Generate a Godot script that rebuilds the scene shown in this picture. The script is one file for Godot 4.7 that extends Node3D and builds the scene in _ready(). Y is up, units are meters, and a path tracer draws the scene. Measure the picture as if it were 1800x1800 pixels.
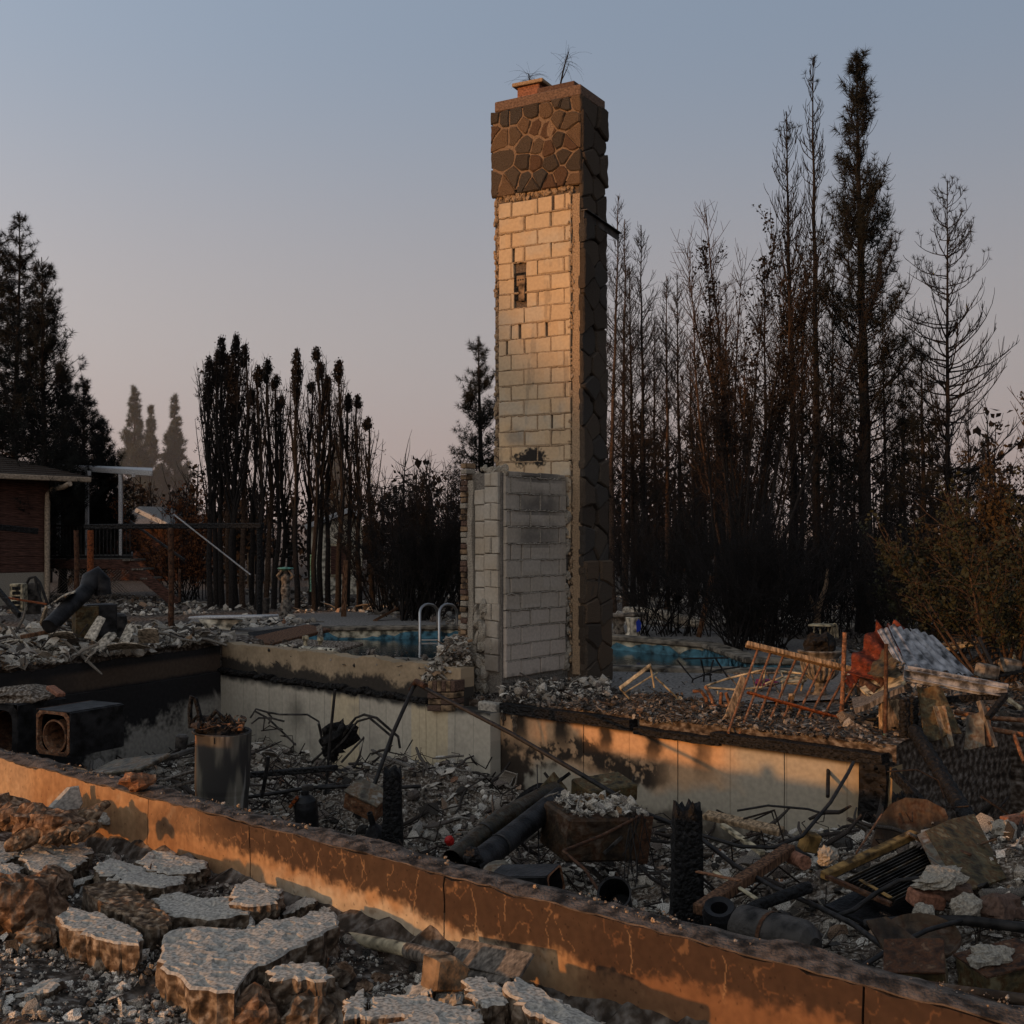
extends Node3D
# A burnt-out house: a stone chimney stands over an open foundation, with the pool and scorched trees behind.
# World: y = 0 is the pool deck, the camera looks along -Z from 1.95 m. at(), on() and col() only help to lay things out in metres.
const F := 2100.0
const EYE := 1.95
const HZ := 940.0
var rng := RandomNumberGenerator.new()
var nz := FastNoiseLite.new()
var M := {}
var T := {}
var used := {}
var shard := {}

func at(px: float, py: float, d: float) -> Vector3:
	return Vector3((px - 900.0) / F * d, EYE - (py - HZ) / F * d, -d)

func on(px: float, py: float, y := 0.0) -> Vector3:
	return at(px, py, (EYE - y) * F / (py - HZ))

func col(px: float, d: float, y := 0.0) -> Vector3:
	return Vector3((px - 900.0) / F * d, y, -d)

func rr(a: float, b: float) -> float:
	return rng.randf_range(a, b)

func rv(s := 1.0) -> Vector3:
	return Vector3(rr(-s, s), rr(-s, s), rr(-s, s))

func sm(a: float, b: float, x: float) -> float:
	return smoothstep(a, b, x)

# ------------------------------------------------------------------ mesh builder
class MB:
	var v := PackedVector3Array()
	var n := PackedVector3Array()
	var uv := PackedVector2Array()
	var ix := PackedInt32Array()
	func vert(p: Vector3, nn: Vector3, t := Vector2.ZERO) -> int:
		v.append(p); n.append(nn); uv.append(t)
		return v.size() - 1
	func face(a: int, b: int, c: int) -> void:  # counter-clockwise seen from outside
		ix.append(a); ix.append(c); ix.append(b)
	func tri(a: Vector3, b: Vector3, c: Vector3, ta := Vector2.ZERO, tb := Vector2.ZERO, tc := Vector2.ZERO) -> void:
		var nn := (b - a).cross(c - a).normalized()
		face(vert(a, nn, ta), vert(b, nn, tb), vert(c, nn, tc))
	func quad(a: Vector3, b: Vector3, c: Vector3, d: Vector3) -> void:
		tri(a, b, c); tri(a, c, d)
	func quad_out(a: Vector3, b: Vector3, c: Vector3, d: Vector3, mid: Vector3) -> void:
		if (b - a).cross(c - a).dot((a + c) * 0.5 - mid) < 0.0:
			quad(d, c, b, a)
		else:
			quad(a, b, c, d)
	func box(xf: Transform3D, s: Vector3, b := 0.0) -> void:
		var h := s * 0.5
		b = minf(b, minf(h.x, minf(h.y, h.z)) * 0.6)
		var q := func(sx: float, sy: float, sz: float, k: int) -> Vector3:
			var p := Vector3(sx * (h.x - (0.0 if k == 0 else b)), sy * (h.y - (0.0 if k == 1 else b)), sz * (h.z - (0.0 if k == 2 else b)))
			return xf * p
		var o := xf.origin
		for s1 in [-1.0, 1.0]:
			quad_out(q.call(s1, -1, -1, 0), q.call(s1, 1, -1, 0), q.call(s1, 1, 1, 0), q.call(s1, -1, 1, 0), o)
			quad_out(q.call(-1, s1, -1, 1), q.call(1, s1, -1, 1), q.call(1, s1, 1, 1), q.call(-1, s1, 1, 1), o)
			quad_out(q.call(-1, -1, s1, 2), q.call(1, -1, s1, 2), q.call(1, 1, s1, 2), q.call(-1, 1, s1, 2), o)
		if b <= 0.0:
			return
		for s1 in [-1.0, 1.0]:
			for s2 in [-1.0, 1.0]:
				quad_out(q.call(s1, s2, -1, 0), q.call(s1, s2, 1, 0), q.call(s1, s2, 1, 1), q.call(s1, s2, -1, 1), o)
				quad_out(q.call(s1, -1, s2, 0), q.call(s1, 1, s2, 0), q.call(s1, 1, s2, 2), q.call(s1, -1, s2, 2), o)
				quad_out(q.call(-1, s1, s2, 1), q.call(1, s1, s2, 1), q.call(1, s1, s2, 2), q.call(-1, s1, s2, 2), o)
				for s3 in [-1.0, 1.0]:
					var a: Vector3 = q.call(s1, s2, s3, 0)
					var c: Vector3 = q.call(s1, s2, s3, 1)
					var e: Vector3 = q.call(s1, s2, s3, 2)
					if (c - a).cross(e - a).dot(a - o) < 0.0:
						tri(a, e, c)
					else:
						tri(a, c, e)
	func bar(a: Vector3, b: Vector3, w: float, h: float, up := Vector3.UP, bev := 0.004) -> void:
		var z := (b - a).normalized()
		var x := up.cross(z).normalized()
		if x.length() < 0.5:
			x = Vector3.RIGHT
		box(Transform3D(Basis(x, z.cross(x), z), (a + b) * 0.5), Vector3(w, h, a.distance_to(b)), bev)
	func tube(pts: Array, r: Array, sides := 6, cap := true) -> void:
		var k := pts.size()
		var dir: Vector3 = (pts[1] - pts[0]).normalized()
		var side := dir.cross(Vector3.UP if absf(dir.y) < 0.9 else Vector3.RIGHT).normalized()
		var base := v.size()
		for i in k:
			var t: Vector3 = (pts[mini(i + 1, k - 1)] - pts[maxi(i - 1, 0)]).normalized()
			side = (side - t * side.dot(t)).normalized()
			var up := t.cross(side)
			var ri: float = r[mini(i, r.size() - 1)]
			for j in sides:
				var a := TAU * j / sides
				var d := side * cos(a) + up * sin(a)
				vert(pts[i] + d * ri, d, Vector2(float(j) / sides, float(i)))
		for i in k - 1:
			for j in sides:
				var a := base + i * sides + j
				var b := base + i * sides + (j + 1) % sides
				face(a, b, b + sides); face(a, b + sides, a + sides)
		if cap:
			for e in [0, k - 1]:
				var nn: Vector3 = (pts[0] - pts[1]).normalized() if e == 0 else (pts[k - 1] - pts[k - 2]).normalized()
				var c := vert(pts[e], nn)
				var first := v.size()
				for j in sides:
					vert(v[base + e * sides + j], nn)
				for j in sides:
					if e == 0:
						face(c, first + (j + 1) % sides, first + j)
					else:
						face(c, first + j, first + (j + 1) % sides)
	func lathe(xf: Transform3D, prof: Array, seg := 24, dent := 0.0, nf: FastNoiseLite = null) -> void:
		for i in prof.size() - 1:
			var p: Vector2 = prof[i]
			var q: Vector2 = prof[i + 1]
			var tn := Vector2(q.y - p.y, p.x - q.x).normalized()
			var base := v.size()
			for j in seg + 1:
				var a := TAU * j / seg
				for e in [p, q]:
					var w := 1.0
					if nf and dent > 0.0:
						w += dent * nf.get_noise_3d(cos(a) * 40.0 + xf.origin.x * 90.0, e.y * 60.0, sin(a) * 40.0)
					vert(xf * Vector3(cos(a) * e.x * w, e.y, -sin(a) * e.x * w), (xf.basis * Vector3(cos(a) * tn.x, tn.y, -sin(a) * tn.x)).normalized(), Vector2(float(j) / seg, e.y))
			for j in seg:
				var a0 := base + j * 2
				face(a0, a0 + 2, a0 + 3); face(a0, a0 + 3, a0 + 1)
	func sheet(g: Array, th: float) -> void:  # rows of points; a bent plate with thickness
		var nr := g.size()
		var nc: int = g[0].size()
		var nn := []
		for i in nr:
			var row := []
			for j in nc:
				var du: Vector3 = g[i][mini(j + 1, nc - 1)] - g[i][maxi(j - 1, 0)]
				var dv: Vector3 = g[mini(i + 1, nr - 1)][j] - g[maxi(i - 1, 0)][j]
				row.append(du.cross(dv).normalized())
			nn.append(row)
		for s in [1.0, -1.0]:
			var base := v.size()
			for i in nr:
				for j in nc:
					vert(g[i][j] + nn[i][j] * th * 0.5 * s, nn[i][j] * s, Vector2(float(j) / (nc - 1), float(i) / (nr - 1)))
			for i in nr - 1:
				for j in nc - 1:
					var a := base + i * nc + j
					if s > 0:
						face(a, a + 1, a + nc + 1); face(a, a + nc + 1, a + nc)
					else:
						face(a, a + nc + 1, a + 1); face(a, a + nc, a + nc + 1)
		var rim := []
		for j in nc: rim.append([0, j])
		for i in range(1, nr): rim.append([i, nc - 1])
		for j in range(nc - 2, -1, -1): rim.append([nr - 1, j])
		for i in range(nr - 2, 0, -1): rim.append([i, 0])
		for k in rim.size():
			var p: Array = rim[k]
			var q: Array = rim[(k + 1) % rim.size()]
			var a: Vector3 = g[p[0]][p[1]]
			var b: Vector3 = g[q[0]][q[1]]
			var na: Vector3 = nn[p[0]][p[1]] * th * 0.5
			var nb: Vector3 = nn[q[0]][q[1]] * th * 0.5
			quad(a - na, b - nb, b + nb, a + na)
	func prism(xf: Transform3D, poly: PackedVector2Array, z0: float, z1: float, bev := 0.0) -> void:
		# poly in local xy, extruded along local z from z0 (back) to z1 (front)
		if Geometry2D.is_polygon_clockwise(poly):
			poly.reverse()
		var tri_ix := Geometry2D.triangulate_polygon(poly)
		var top := poly
		if bev > 0.0:
			var c := Vector2.ZERO
			for p in poly: c += p
			c /= poly.size()
			top = PackedVector2Array()
			for p in poly: top.append(p + (c - p).normalized() * minf(bev, p.distance_to(c) * 0.4))
		var f := func(p: Vector2, z: float) -> Vector3: return xf * Vector3(p.x, p.y, z)
		for k in range(0, tri_ix.size(), 3):
			var a := top[tri_ix[k]]
			var b := top[tri_ix[k + 1]]
			var c := top[tri_ix[k + 2]]
			if (b - a).cross(c - a) < 0.0:
				var s := b; b = c; c = s
			tri(f.call(a, z1), f.call(b, z1), f.call(c, z1), a, b, c)
			tri(f.call(a, z0), f.call(c, z0), f.call(b, z0))
		for k in poly.size():
			var a := poly[k]
			var b := poly[(k + 1) % poly.size()]
			quad(f.call(a, z0), f.call(b, z0), f.call(b, z1 - bev), f.call(a, z1 - bev))
			if bev > 0.0:
				quad(f.call(a, z1 - bev), f.call(b, z1 - bev), f.call(top[(k + 1) % poly.size()], z1), f.call(top[k], z1))
	func mesh(with_uv := false) -> ArrayMesh:
		var m := ArrayMesh.new()
		var a := []
		a.resize(Mesh.ARRAY_MAX)
		a[Mesh.ARRAY_VERTEX] = v
		a[Mesh.ARRAY_NORMAL] = n
		if with_uv: a[Mesh.ARRAY_TEX_UV] = uv
		a[Mesh.ARRAY_INDEX] = ix
		m.add_surface_from_arrays(Mesh.PRIMITIVE_TRIANGLES, a)
		return m

# ------------------------------------------------------------------ naming and placing
func numbered(called: String) -> String:
	var k: int = used.get(called, 0)
	used[called] = k + 1
	return called if k == 0 else "%s_%03d" % [called, k]

func tag(o: Node, label: String, category := "", group := "") -> Node:
	o.set_meta("label", label)
	if not o.has_meta("kind"): o.set_meta("kind", "thing")
	if category: o.set_meta("category", category)
	if group: o.set_meta("group", group)
	return o

func thing(called: String, label: String, category: String, where: Vector3, group := "") -> Node3D:
	var o := Node3D.new()
	o.name = numbered(called)
	add_child(o)
	o.position = where
	tag(o, label, category, group)
	return o

func part(called: String, m: MB, mat: Material, parent: Node3D, with_uv := false) -> MeshInstance3D:
	var o := MeshInstance3D.new()
	o.name = called
	o.mesh = m.mesh(with_uv)
	o.material_override = mat
	parent.add_child(o, true)
	o.position = -parent.global_position
	return o

func single(called: String, label: String, category: String, m: MB, mat: Material, group := "", with_uv := false) -> MeshInstance3D:
	var o := MeshInstance3D.new()
	o.name = numbered(called)
	o.mesh = m.mesh(with_uv)
	o.material_override = mat
	add_child(o)
	tag(o, label, category, group)
	return o

func struct(called: String, m: MB, mat: Material, with_uv := false, kind := "structure") -> MeshInstance3D:
	var o := MeshInstance3D.new()
	o.name = numbered(called)
	o.mesh = m.mesh(with_uv)
	o.material_override = mat
	add_child(o)
	o.set_meta("kind", kind)
	return o

# ------------------------------------------------------------------ materials
func lin(r: float, g: float, b: float) -> Color:
	return Color(r, g, b).linear_to_srgb()

func noise_tex(kind: int, freq: float, ramp: Array, oct := 5, size := 512, cell := 0) -> NoiseTexture2D:
	var f := FastNoiseLite.new()
	f.noise_type = kind
	f.seed = T.size() * 17 + 5
	f.frequency = freq
	f.fractal_octaves = oct
	if kind == FastNoiseLite.TYPE_CELLULAR:
		f.cellular_return_type = cell
	var t := NoiseTexture2D.new()
	t.width = size; t.height = size
	t.seamless = true
	t.noise = f
	if ramp.size():
		var g := Gradient.new()
		var off := PackedFloat32Array()
		var c := PackedColorArray()
		for e in ramp:
			off.append(e[0]); c.append(e[1])
		g.offsets = off; g.colors = c
		t.color_ramp = g
	return t

func normal_tex(kind: int, freq: float, strength: float, cell := 0, oct := 5) -> NoiseTexture2D:
	var t := noise_tex(kind, freq, [], oct, 512, cell)
	t.as_normal_map = true
	t.bump_strength = strength
	return t

func gr(a: float) -> Color:
	return Color(a, a, a)

func mat(key: String, c: Color, tex := "", scale := 1.0, rough := 0.95, nrm := "", ns := 1.0, metal := 0.0, sc3 := Vector3.ZERO) -> StandardMaterial3D:
	var m := StandardMaterial3D.new()
	m.resource_name = key
	m.albedo_color = c
	m.roughness = rough
	m.metallic = metal
	m.metallic_specular = 0.3
	m.uv1_triplanar = true
	m.uv1_world_triplanar = true
	m.uv1_scale = sc3 if sc3 != Vector3.ZERO else Vector3.ONE * scale
	if tex: m.albedo_texture = T[tex]
	if nrm:
		m.normal_enabled = true
		m.normal_texture = T[nrm]
		m.normal_scale = ns
	M[key] = m
	return m

func make_materials() -> void:
	var S := FastNoiseLite.TYPE_SIMPLEX_SMOOTH
	var C := FastNoiseLite.TYPE_CELLULAR
	T.grain = noise_tex(S, 0.05, [[0.0, gr(0.45)], [0.35, gr(0.72)], [0.6, gr(0.9)], [1.0, gr(1.0)]])
	T.blotch = noise_tex(S, 0.012, [[0.25, gr(0.3)], [0.45, gr(0.68)], [0.6, gr(0.85)], [0.8, gr(1.0)]], 6)
	T.rust = noise_tex(S, 0.018, [[0.2, Color(0.2, 0.17, 0.15)], [0.42, Color(0.42, 0.31, 0.24)], [0.55, Color(0.62, 0.44, 0.31)], [0.7, Color(0.45, 0.36, 0.3)], [0.85, Color(0.8, 0.68, 0.56)]], 6)
	T.sheet = noise_tex(S, 0.014, [[0.2, Color(0.2, 0.17, 0.15)], [0.4, Color(0.42, 0.4, 0.36)], [0.55, Color(0.62, 0.58, 0.5)], [0.66, Color(0.5, 0.36, 0.24)], [0.85, Color(0.8, 0.78, 0.74)]], 6)
	T.char = noise_tex(S, 0.03, [[0.3, gr(0.4)], [0.6, gr(0.6)], [0.74, gr(0.8)], [0.84, gr(1.6)], [1.0, gr(2.4)]], 6)
	T.soil = noise_tex(S, 0.03, [[0.15, Color(0.2, 0.18, 0.17)], [0.4, Color(0.42, 0.38, 0.34)], [0.55, Color(0.55, 0.5, 0.46)], [0.68, Color(0.8, 0.78, 0.76)], [0.85, Color(1, 1, 1)]], 6)
	T.wood = noise_tex(S, 0.02, [[0.2, gr(0.35)], [0.5, gr(0.75)], [0.8, gr(1.0)]], 6)
	T.stone = noise_tex(S, 0.07, [[0.2, gr(0.35)], [0.45, gr(0.7)], [0.62, gr(0.95)], [0.9, gr(1.0)]], 5)
	T.n_fine = normal_tex(S, 0.06, 5.0)
	T.n_mid = normal_tex(S, 0.025, 4.5)
	T.n_char = normal_tex(C, 0.03, 12.0, FastNoiseLite.RETURN_DISTANCE2_SUB, 2)
	mat("concrete", lin(0.36, 0.33, 0.28), "grain", 0.9, 0.95, "n_mid", 0.8)
	mat("slab_top", lin(0.42, 0.385, 0.33), "grain", 1.5, 0.97, "n_mid", 0.4)
	mat("slab_side", lin(0.3, 0.25, 0.195), "soil", 0.9, 0.97, "n_mid", 1.6)
	mat("earth", lin(0.32, 0.22, 0.15), "soil", 0.9, 1.0, "n_mid", 2.0)
	mat("rock_brown", lin(0.32, 0.24, 0.165), "soil", 1.0, 0.97, "n_mid", 2.0)
	mat("soil", lin(0.2, 0.18, 0.16), "soil", 0.7, 1.0, "n_mid", 2.0)
	mat("ash_bed", lin(0.34, 0.31, 0.27), "soil", 1.4, 1.0, "n_mid", 2.0)
	mat("deck", lin(0.2, 0.185, 0.17), "grain", 0.6, 0.95, "n_fine", 0.3)
	mat("coping", lin(0.21, 0.18, 0.14), "blotch", 0.6, 0.9, "n_fine", 0.6)
	mat("mortar", lin(0.34, 0.245, 0.155), "grain", 2.0, 1.0, "n_mid", 1.2)
	mat("mortar_grey", lin(0.30, 0.27, 0.22), "grain", 2.0, 1.0, "n_mid", 1.5)
	mat("core", lin(0.13, 0.10, 0.075), "grain", 1.5, 1.0, "n_mid", 1.5)
	mat("core_grey", lin(0.17, 0.155, 0.135), "grain", 1.5, 1.0, "n_mid", 1.5)
	mat("char", lin(0.018, 0.017, 0.017), "char", 1.2, 0.75, "n_char", 1.8)
	mat("char_rough", lin(0.022, 0.019, 0.017), "char", 0.6, 0.85, "n_char", 2.2)
	mat("soot_metal", lin(0.03, 0.029, 0.03), "blotch", 0.9, 0.55, "n_fine", 0.4, 0.35)
	mat("dark_metal", lin(0.07, 0.062, 0.055), "blotch", 1.2, 0.6, "n_fine", 0.6, 0.4)
	mat("rust", lin(0.62, 0.55, 0.5), "rust", 1.3, 0.9, "n_fine", 0.8)
	mat("rust_dark", lin(0.22, 0.19, 0.17), "rust", 1.3, 0.85, "n_fine", 0.8)
	mat("rust_orange", lin(0.55, 0.3, 0.17), "rust", 2.0, 0.9, "n_fine", 0.8)
	mat("sheet_khaki", lin(0.26, 0.23, 0.15), "sheet", 0.9, 0.7, "n_fine", 0.5, 0.2)
	mat("sheet_grey", lin(0.42, 0.42, 0.41), "sheet", 0.7, 0.55, "n_fine", 0.4, 0.35)
	mat("sheet_brown", lin(0.17, 0.13, 0.105), "sheet", 0.6, 0.7, "n_fine", 0.6, 0.2)
	mat("duct", lin(0.14, 0.135, 0.12), "sheet", 0.8, 0.5, "n_fine", 0.4, 0.4)
	mat("roof_sheet", lin(0.34, 0.34, 0.35), "blotch", 1.2, 0.5, "n_fine", 0.4, 0.3)
	mat("red_sheet", lin(0.34, 0.125, 0.085), "rust", 1.1, 0.7, "n_fine", 0.6, 0.1)
	mat("white_metal", lin(0.5, 0.5, 0.5), "grain", 1.0, 0.5)
	mat("cream", lin(0.66, 0.6, 0.47), "blotch", 0.7, 0.7)
	mat("paper", lin(0.5, 0.44, 0.35), "blotch", 2.6, 0.97, "n_mid", 0.8)
	mat("wood_pale", lin(0.4, 0.28, 0.17), "wood", 1.0, 0.95, "n_fine", 1.0, 0.0, Vector3(2.5, 0.6, 2.5))
	mat("wood_brown", lin(0.17, 0.085, 0.045), "wood", 1.0, 0.9, "n_fine", 1.0, 0.0, Vector3(3, 0.6, 3))
	mat("wood_grey", lin(0.2, 0.17, 0.14), "wood", 1.0, 0.95, "n_mid", 1.0, 0.0, Vector3(3, 0.6, 3))
	mat("brick", lin(0.26, 0.12, 0.075), "grain", 1.2, 0.97, "n_mid", 1.2)
	mat("brick_dark", lin(0.11, 0.068, 0.05), "grain", 1.2, 0.97, "n_mid", 1.2)
	mat("brick_tan", lin(0.24, 0.16, 0.095), "blotch", 1.2, 0.97, "n_mid", 1.2)
	mat("chrome", lin(0.32, 0.31, 0.3), "", 1.0, 0.3, "", 1.0, 1.0)
	mat("urn", lin(0.2, 0.175, 0.145), "blotch", 1.5, 0.95, "n_mid", 0.8)
	mat("plastic_black", lin(0.012, 0.012, 0.013), "blotch", 1.0, 0.5, "n_fine", 0.4)
	mat("cable", lin(0.02, 0.018, 0.017), "blotch", 2.0, 0.6)
	mat("bark_char", lin(0.022, 0.018, 0.016), "stone", 0.8, 1.0, "n_mid", 1.5, 0.0, Vector3(1.4, 0.4, 1.4))
	mat("bark_brown", lin(0.075, 0.048, 0.033), "stone", 0.8, 1.0, "n_mid", 1.5, 0.0, Vector3(1.4, 0.4, 1.4))
	mat("bark_tan", lin(0.2, 0.135, 0.085), "stone", 0.8, 1.0, "n_mid", 1.2, 0.0, Vector3(1.4, 0.5, 1.4))
	mat("twig_char", lin(0.012, 0.0105, 0.01), "", 1.0, 1.0)
	mat("twig_brown", lin(0.018, 0.0145, 0.0125), "", 1.0, 1.0)
	mat("needle_dark", lin(0.012, 0.013, 0.011), "", 1.0, 1.0)
	mat("needle_burnt", lin(0.04, 0.022, 0.013), "", 1.0, 1.0)
	mat("needle_green", lin(0.035, 0.045, 0.026), "", 1.0, 1.0)
	mat("leaf_burnt", lin(0.012, 0.009, 0.007), "", 1.0, 1.0)
	mat("leaf_rust", lin(0.13, 0.05, 0.02), "", 1.0, 1.0)
	mat("leaf_green", lin(0.019, 0.02, 0.0095), "", 1.0, 0.8)
	mat("leaf_yellow", lin(0.035, 0.023, 0.0095), "", 1.0, 0.8)
	mat("siding", lin(0.105, 0.05, 0.036), "wood", 1.0, 0.85, "", 1.0, 0.0, Vector3(0.4, 3, 0.4))
	mat("roofing", lin(0.06, 0.045, 0.035), "stone", 0.9, 0.95, "n_mid", 1.0)
	mat("gutter", lin(0.36, 0.28, 0.2), "grain", 0.5, 0.6)
	mat("hill", lin(0.09, 0.1, 0.12), "", 1.0, 1.0)
	var dm := mat("debris", Color.WHITE, "stone", 3.0, 1.0)
	dm.vertex_color_use_as_albedo = true
	M.red = mat("red", lin(0.5, 0.02, 0.015), "grain", 2.0, 0.5)
	M.orange = mat("orange", lin(0.5, 0.2, 0.04), "rust", 2.0, 0.8)
	M.yellow = mat("yellow", lin(0.24, 0.14, 0.045), "blotch", 1.5, 0.8)
	M.bone = mat("bone", lin(0.45, 0.38, 0.25), "blotch", 1.5, 0.8)
	M.copper = mat("copper_green", lin(0.12, 0.3, 0.25), "blotch", 2.0, 0.8)
	var w := StandardMaterial3D.new()
	w.albedo_color = lin(0.006, 0.022, 0.028)
	w.roughness = 0.04
	w.metallic_specular = 0.5
	w.normal_enabled = true
	w.normal_texture = T.n_fine
	w.normal_scale = 0.05
	w.uv1_triplanar = true; w.uv1_world_triplanar = true; w.uv1_scale = Vector3.ONE * 0.25
	M.water = w
	mat("liner", lin(0.07, 0.19, 0.25), "blotch", 0.8, 0.5)
	mat("liner_dark", lin(0.015, 0.06, 0.13), "blotch", 0.5, 0.5)
	mat("plaster", lin(0.5, 0.45, 0.33), "blotch", 0.8, 0.9)

# picture computed from a formula: f(u, v) with v down from the top; gives linear colours
func stain(w: int, h: int, f: Callable, key: String, nrm := "n_mid", ns := 0.7, size := Vector2.ONE) -> StandardMaterial3D:
	var b := PackedByteArray()
	b.resize(w * h * 3)
	var k := 0
	for j in h:
		for i in w:
			var c: Color = f.call((i + 0.5) / w * size.x, (j + 0.5) / h * size.y)
			c = c.linear_to_srgb()
			b[k] = clampi(int(c.r * 255.0), 0, 255); b[k + 1] = clampi(int(c.g * 255.0), 0, 255); b[k + 2] = clampi(int(c.b * 255.0), 0, 255)
			k += 3
	var m := StandardMaterial3D.new()
	m.resource_name = key
	m.albedo_texture = ImageTexture.create_from_image(Image.create_from_data(w, h, false, Image.FORMAT_RGB8, b))
	m.texture_repeat = false
	m.roughness = 0.95
	m.metallic_specular = 0.3
	M[key] = m
	return m

func n2(x: float, y: float, f: float) -> float:  # fractal noise, about -1 to 1
	return nz.get_noise_2d(x * f * 100.0, y * f * 100.0)

# ------------------------------------------------------------------ broken, burnt and grown shapes
func resample(o: Array, k: int) -> Array:
	var total := 0.0
	for i in o.size(): total += o[i].distance_to(o[(i + 1) % o.size()])
	var out := []
	var step := total / k
	var acc := 0.0
	for i in o.size():
		var a: Vector3 = o[i]
		var b: Vector3 = o[(i + 1) % o.size()]
		var l := a.distance_to(b)
		while acc < l:
			out.append(a.lerp(b, acc / l))
			acc += step
		acc -= l
	return out

func broken_slab(label: String, outline: Array, thick: float, group := "broken slabs in front of the foundation wall", top_mat := "slab_top", side_mat := "slab_side") -> void:
	var c := Vector3.ZERO
	for p in outline: c += p
	c /= outline.size()
	thick += 0.05
	var ring := resample(outline, 70)
	var k := ring.size()
	var size := 0.0
	for p in ring: size = maxf(size, p.distance_to(c))
	var rings := []
	var e := []
	for i in k:
		var p: Vector3 = ring[i]
		var out := (p - c); out.y = 0.0; out = out.normalized()
		e.append(p + out * (nz.get_noise_3d(p.x * 900, 3, p.z * 900) * 0.035 + snappedf(nz.get_noise_3d(p.x * 1500, 9, p.z * 1500), 0.3) * 0.04 + rr(-0.007, 0.007)))
	# rings up the broken edge, then a scattered net of points over the worn face
	for s in 8:
		var row := []
		for i in k:
			var p: Vector3 = e[i]
			var out := (p - c); out.y = 0.0; out = out.normalized()
			var q := p
			if s < 6:
				var f := s / 6.0
				q = p + Vector3(0, -thick * (1.0 - f) - 0.014 * f, 0)
				q += out * (0.05 * nz.get_noise_3d(p.x * 700, q.y * 900, p.z * 700) + 0.02 * nz.get_noise_3d(p.x * 2500, q.y * 2600, p.z * 2500) + rr(-0.006, 0.006) - 0.03 * (1.0 - f) * (1.0 - f)) * (1.0 if s < 5 else 0.5)
				q.y += rr(-0.006, 0.006)
			elif s == 6: q = p + Vector3(0, -0.01, 0)
			else: q = p - out * (0.01 + 0.02 * absf(nz.get_noise_3d(p.x * 2000, 7, p.z * 2000)))
			row.append(q)
		rings.append(row)
	var side := MB.new()
	var top := MB.new()
	var area := 0.0
	for i in k: area += e[i].x * e[(i + 1) % k].z - e[(i + 1) % k].x * e[i].z
	for s in 7:
		var m: MB = side if s < 6 else top
		for i in k:
			var j := (i + 1) % k
			var q := [rings[s][i], rings[s][j], rings[s + 1][j], rings[s + 1][i]]
			if area > 0.0: q.reverse()
			m.quad(q[0], q[1], q[2], q[3])
	var rim := PackedVector2Array()
	for p in rings[7]: rim.append(flat(p))
	var net := rim.duplicate()
	var ys := []
	for p in rings[7]: ys.append(p.y)
	var x0 := c.x - size
	while x0 < c.x + size:
		var z0 := c.z - size
		while z0 < c.z + size:
			var p := Vector2(x0 + rr(-0.015, 0.015), z0 + rr(-0.015, 0.015))
			z0 += 0.03
			if not Geometry2D.is_point_in_polygon(p, rim): continue
			var w := 0.0
			var y := 0.0
			var near := 9.0
			for i in range(0, k, 2):
				var dd := p.distance_squared_to(rim[i]) + 0.0004
				w += 1.0 / dd; y += rings[7][i].y / dd; near = minf(near, dd)
			if near < 0.0007: continue
			y = y / w + (nz.get_noise_2d(p.x * 250, p.y * 250) * 0.016 + nz.get_noise_2d(p.x * 1400, p.y * 1400) * 0.008) * sm(0.0, 0.01, near)
			var pit := nz.get_noise_2d(p.x * 900 + 70, p.y * 900)
			if pit > 0.3: y -= 0.008 + (pit - 0.3) * 0.05
			if absf(nz.get_noise_2d(p.x * 160 + 300, p.y * 160)) < 0.022: y -= 0.02
			net.append(p); ys.append(y)
		x0 += 0.03
	var ids := Geometry2D.triangulate_delaunay(net)
	for i in range(0, ids.size(), 3):
		var mid := (net[ids[i]] + net[ids[i + 1]] + net[ids[i + 2]]) / 3.0
		if not Geometry2D.is_point_in_polygon(mid, rim): continue
		var q := []
		for u in 3: q.append(Vector3(net[ids[i + u]].x, ys[ids[i + u]], net[ids[i + u]].y))
		if (q[1] - q[0]).cross(q[2] - q[0]).y < 0.0: q.reverse()
		top.tri(q[0], q[1], q[2])
	var t := thing("broken_slab", label, "slab", Vector3(c.x, c.y - thick, c.z), group)
	part("worn_face", top, M[top_mat], t)
	part("broken_edge", side, M[side_mat], t)

func rock_mb(m: MB, c: Vector3, r: Vector3, basis := Basis(), rough := 0.35, seg := 16, facet := true) -> void:
	var rows := seg / 2 + 1
	var o := rv(500.0)
	var pts := []
	for i in rows + 1:
		var row := []
		for j in seg:
			var th := PI * i / rows
			var ph := TAU * j / seg
			var d := Vector3(sin(th) * cos(ph), cos(th), sin(th) * sin(ph))
			var w := 1.0 + rough * nz.get_noise_3d(d.x * 90 + o.x, d.y * 90 + o.y, d.z * 90 + o.z) + rough * 0.5 * nz.get_noise_3d(d.x * 260 + o.x, d.y * 260, d.z * 260)
			row.append(c + basis * (Vector3(d.x * r.x, d.y * r.y, d.z * r.z) * w))
		pts.append(row)
	for i in rows:
		for j in seg:
			var j2 := (j + 1) % seg
			if i > 0: m.tri(pts[i][j], pts[i][j2], pts[i + 1][j2])
			if i < rows - 1: m.tri(pts[i][j], pts[i + 1][j2], pts[i + 1][j])

func turned(yaw: float, pitch := 0.0, roll := 0.0) -> Basis:
	return Basis.from_euler(Vector3(deg_to_rad(pitch), deg_to_rad(yaw), deg_to_rad(roll)))

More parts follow.
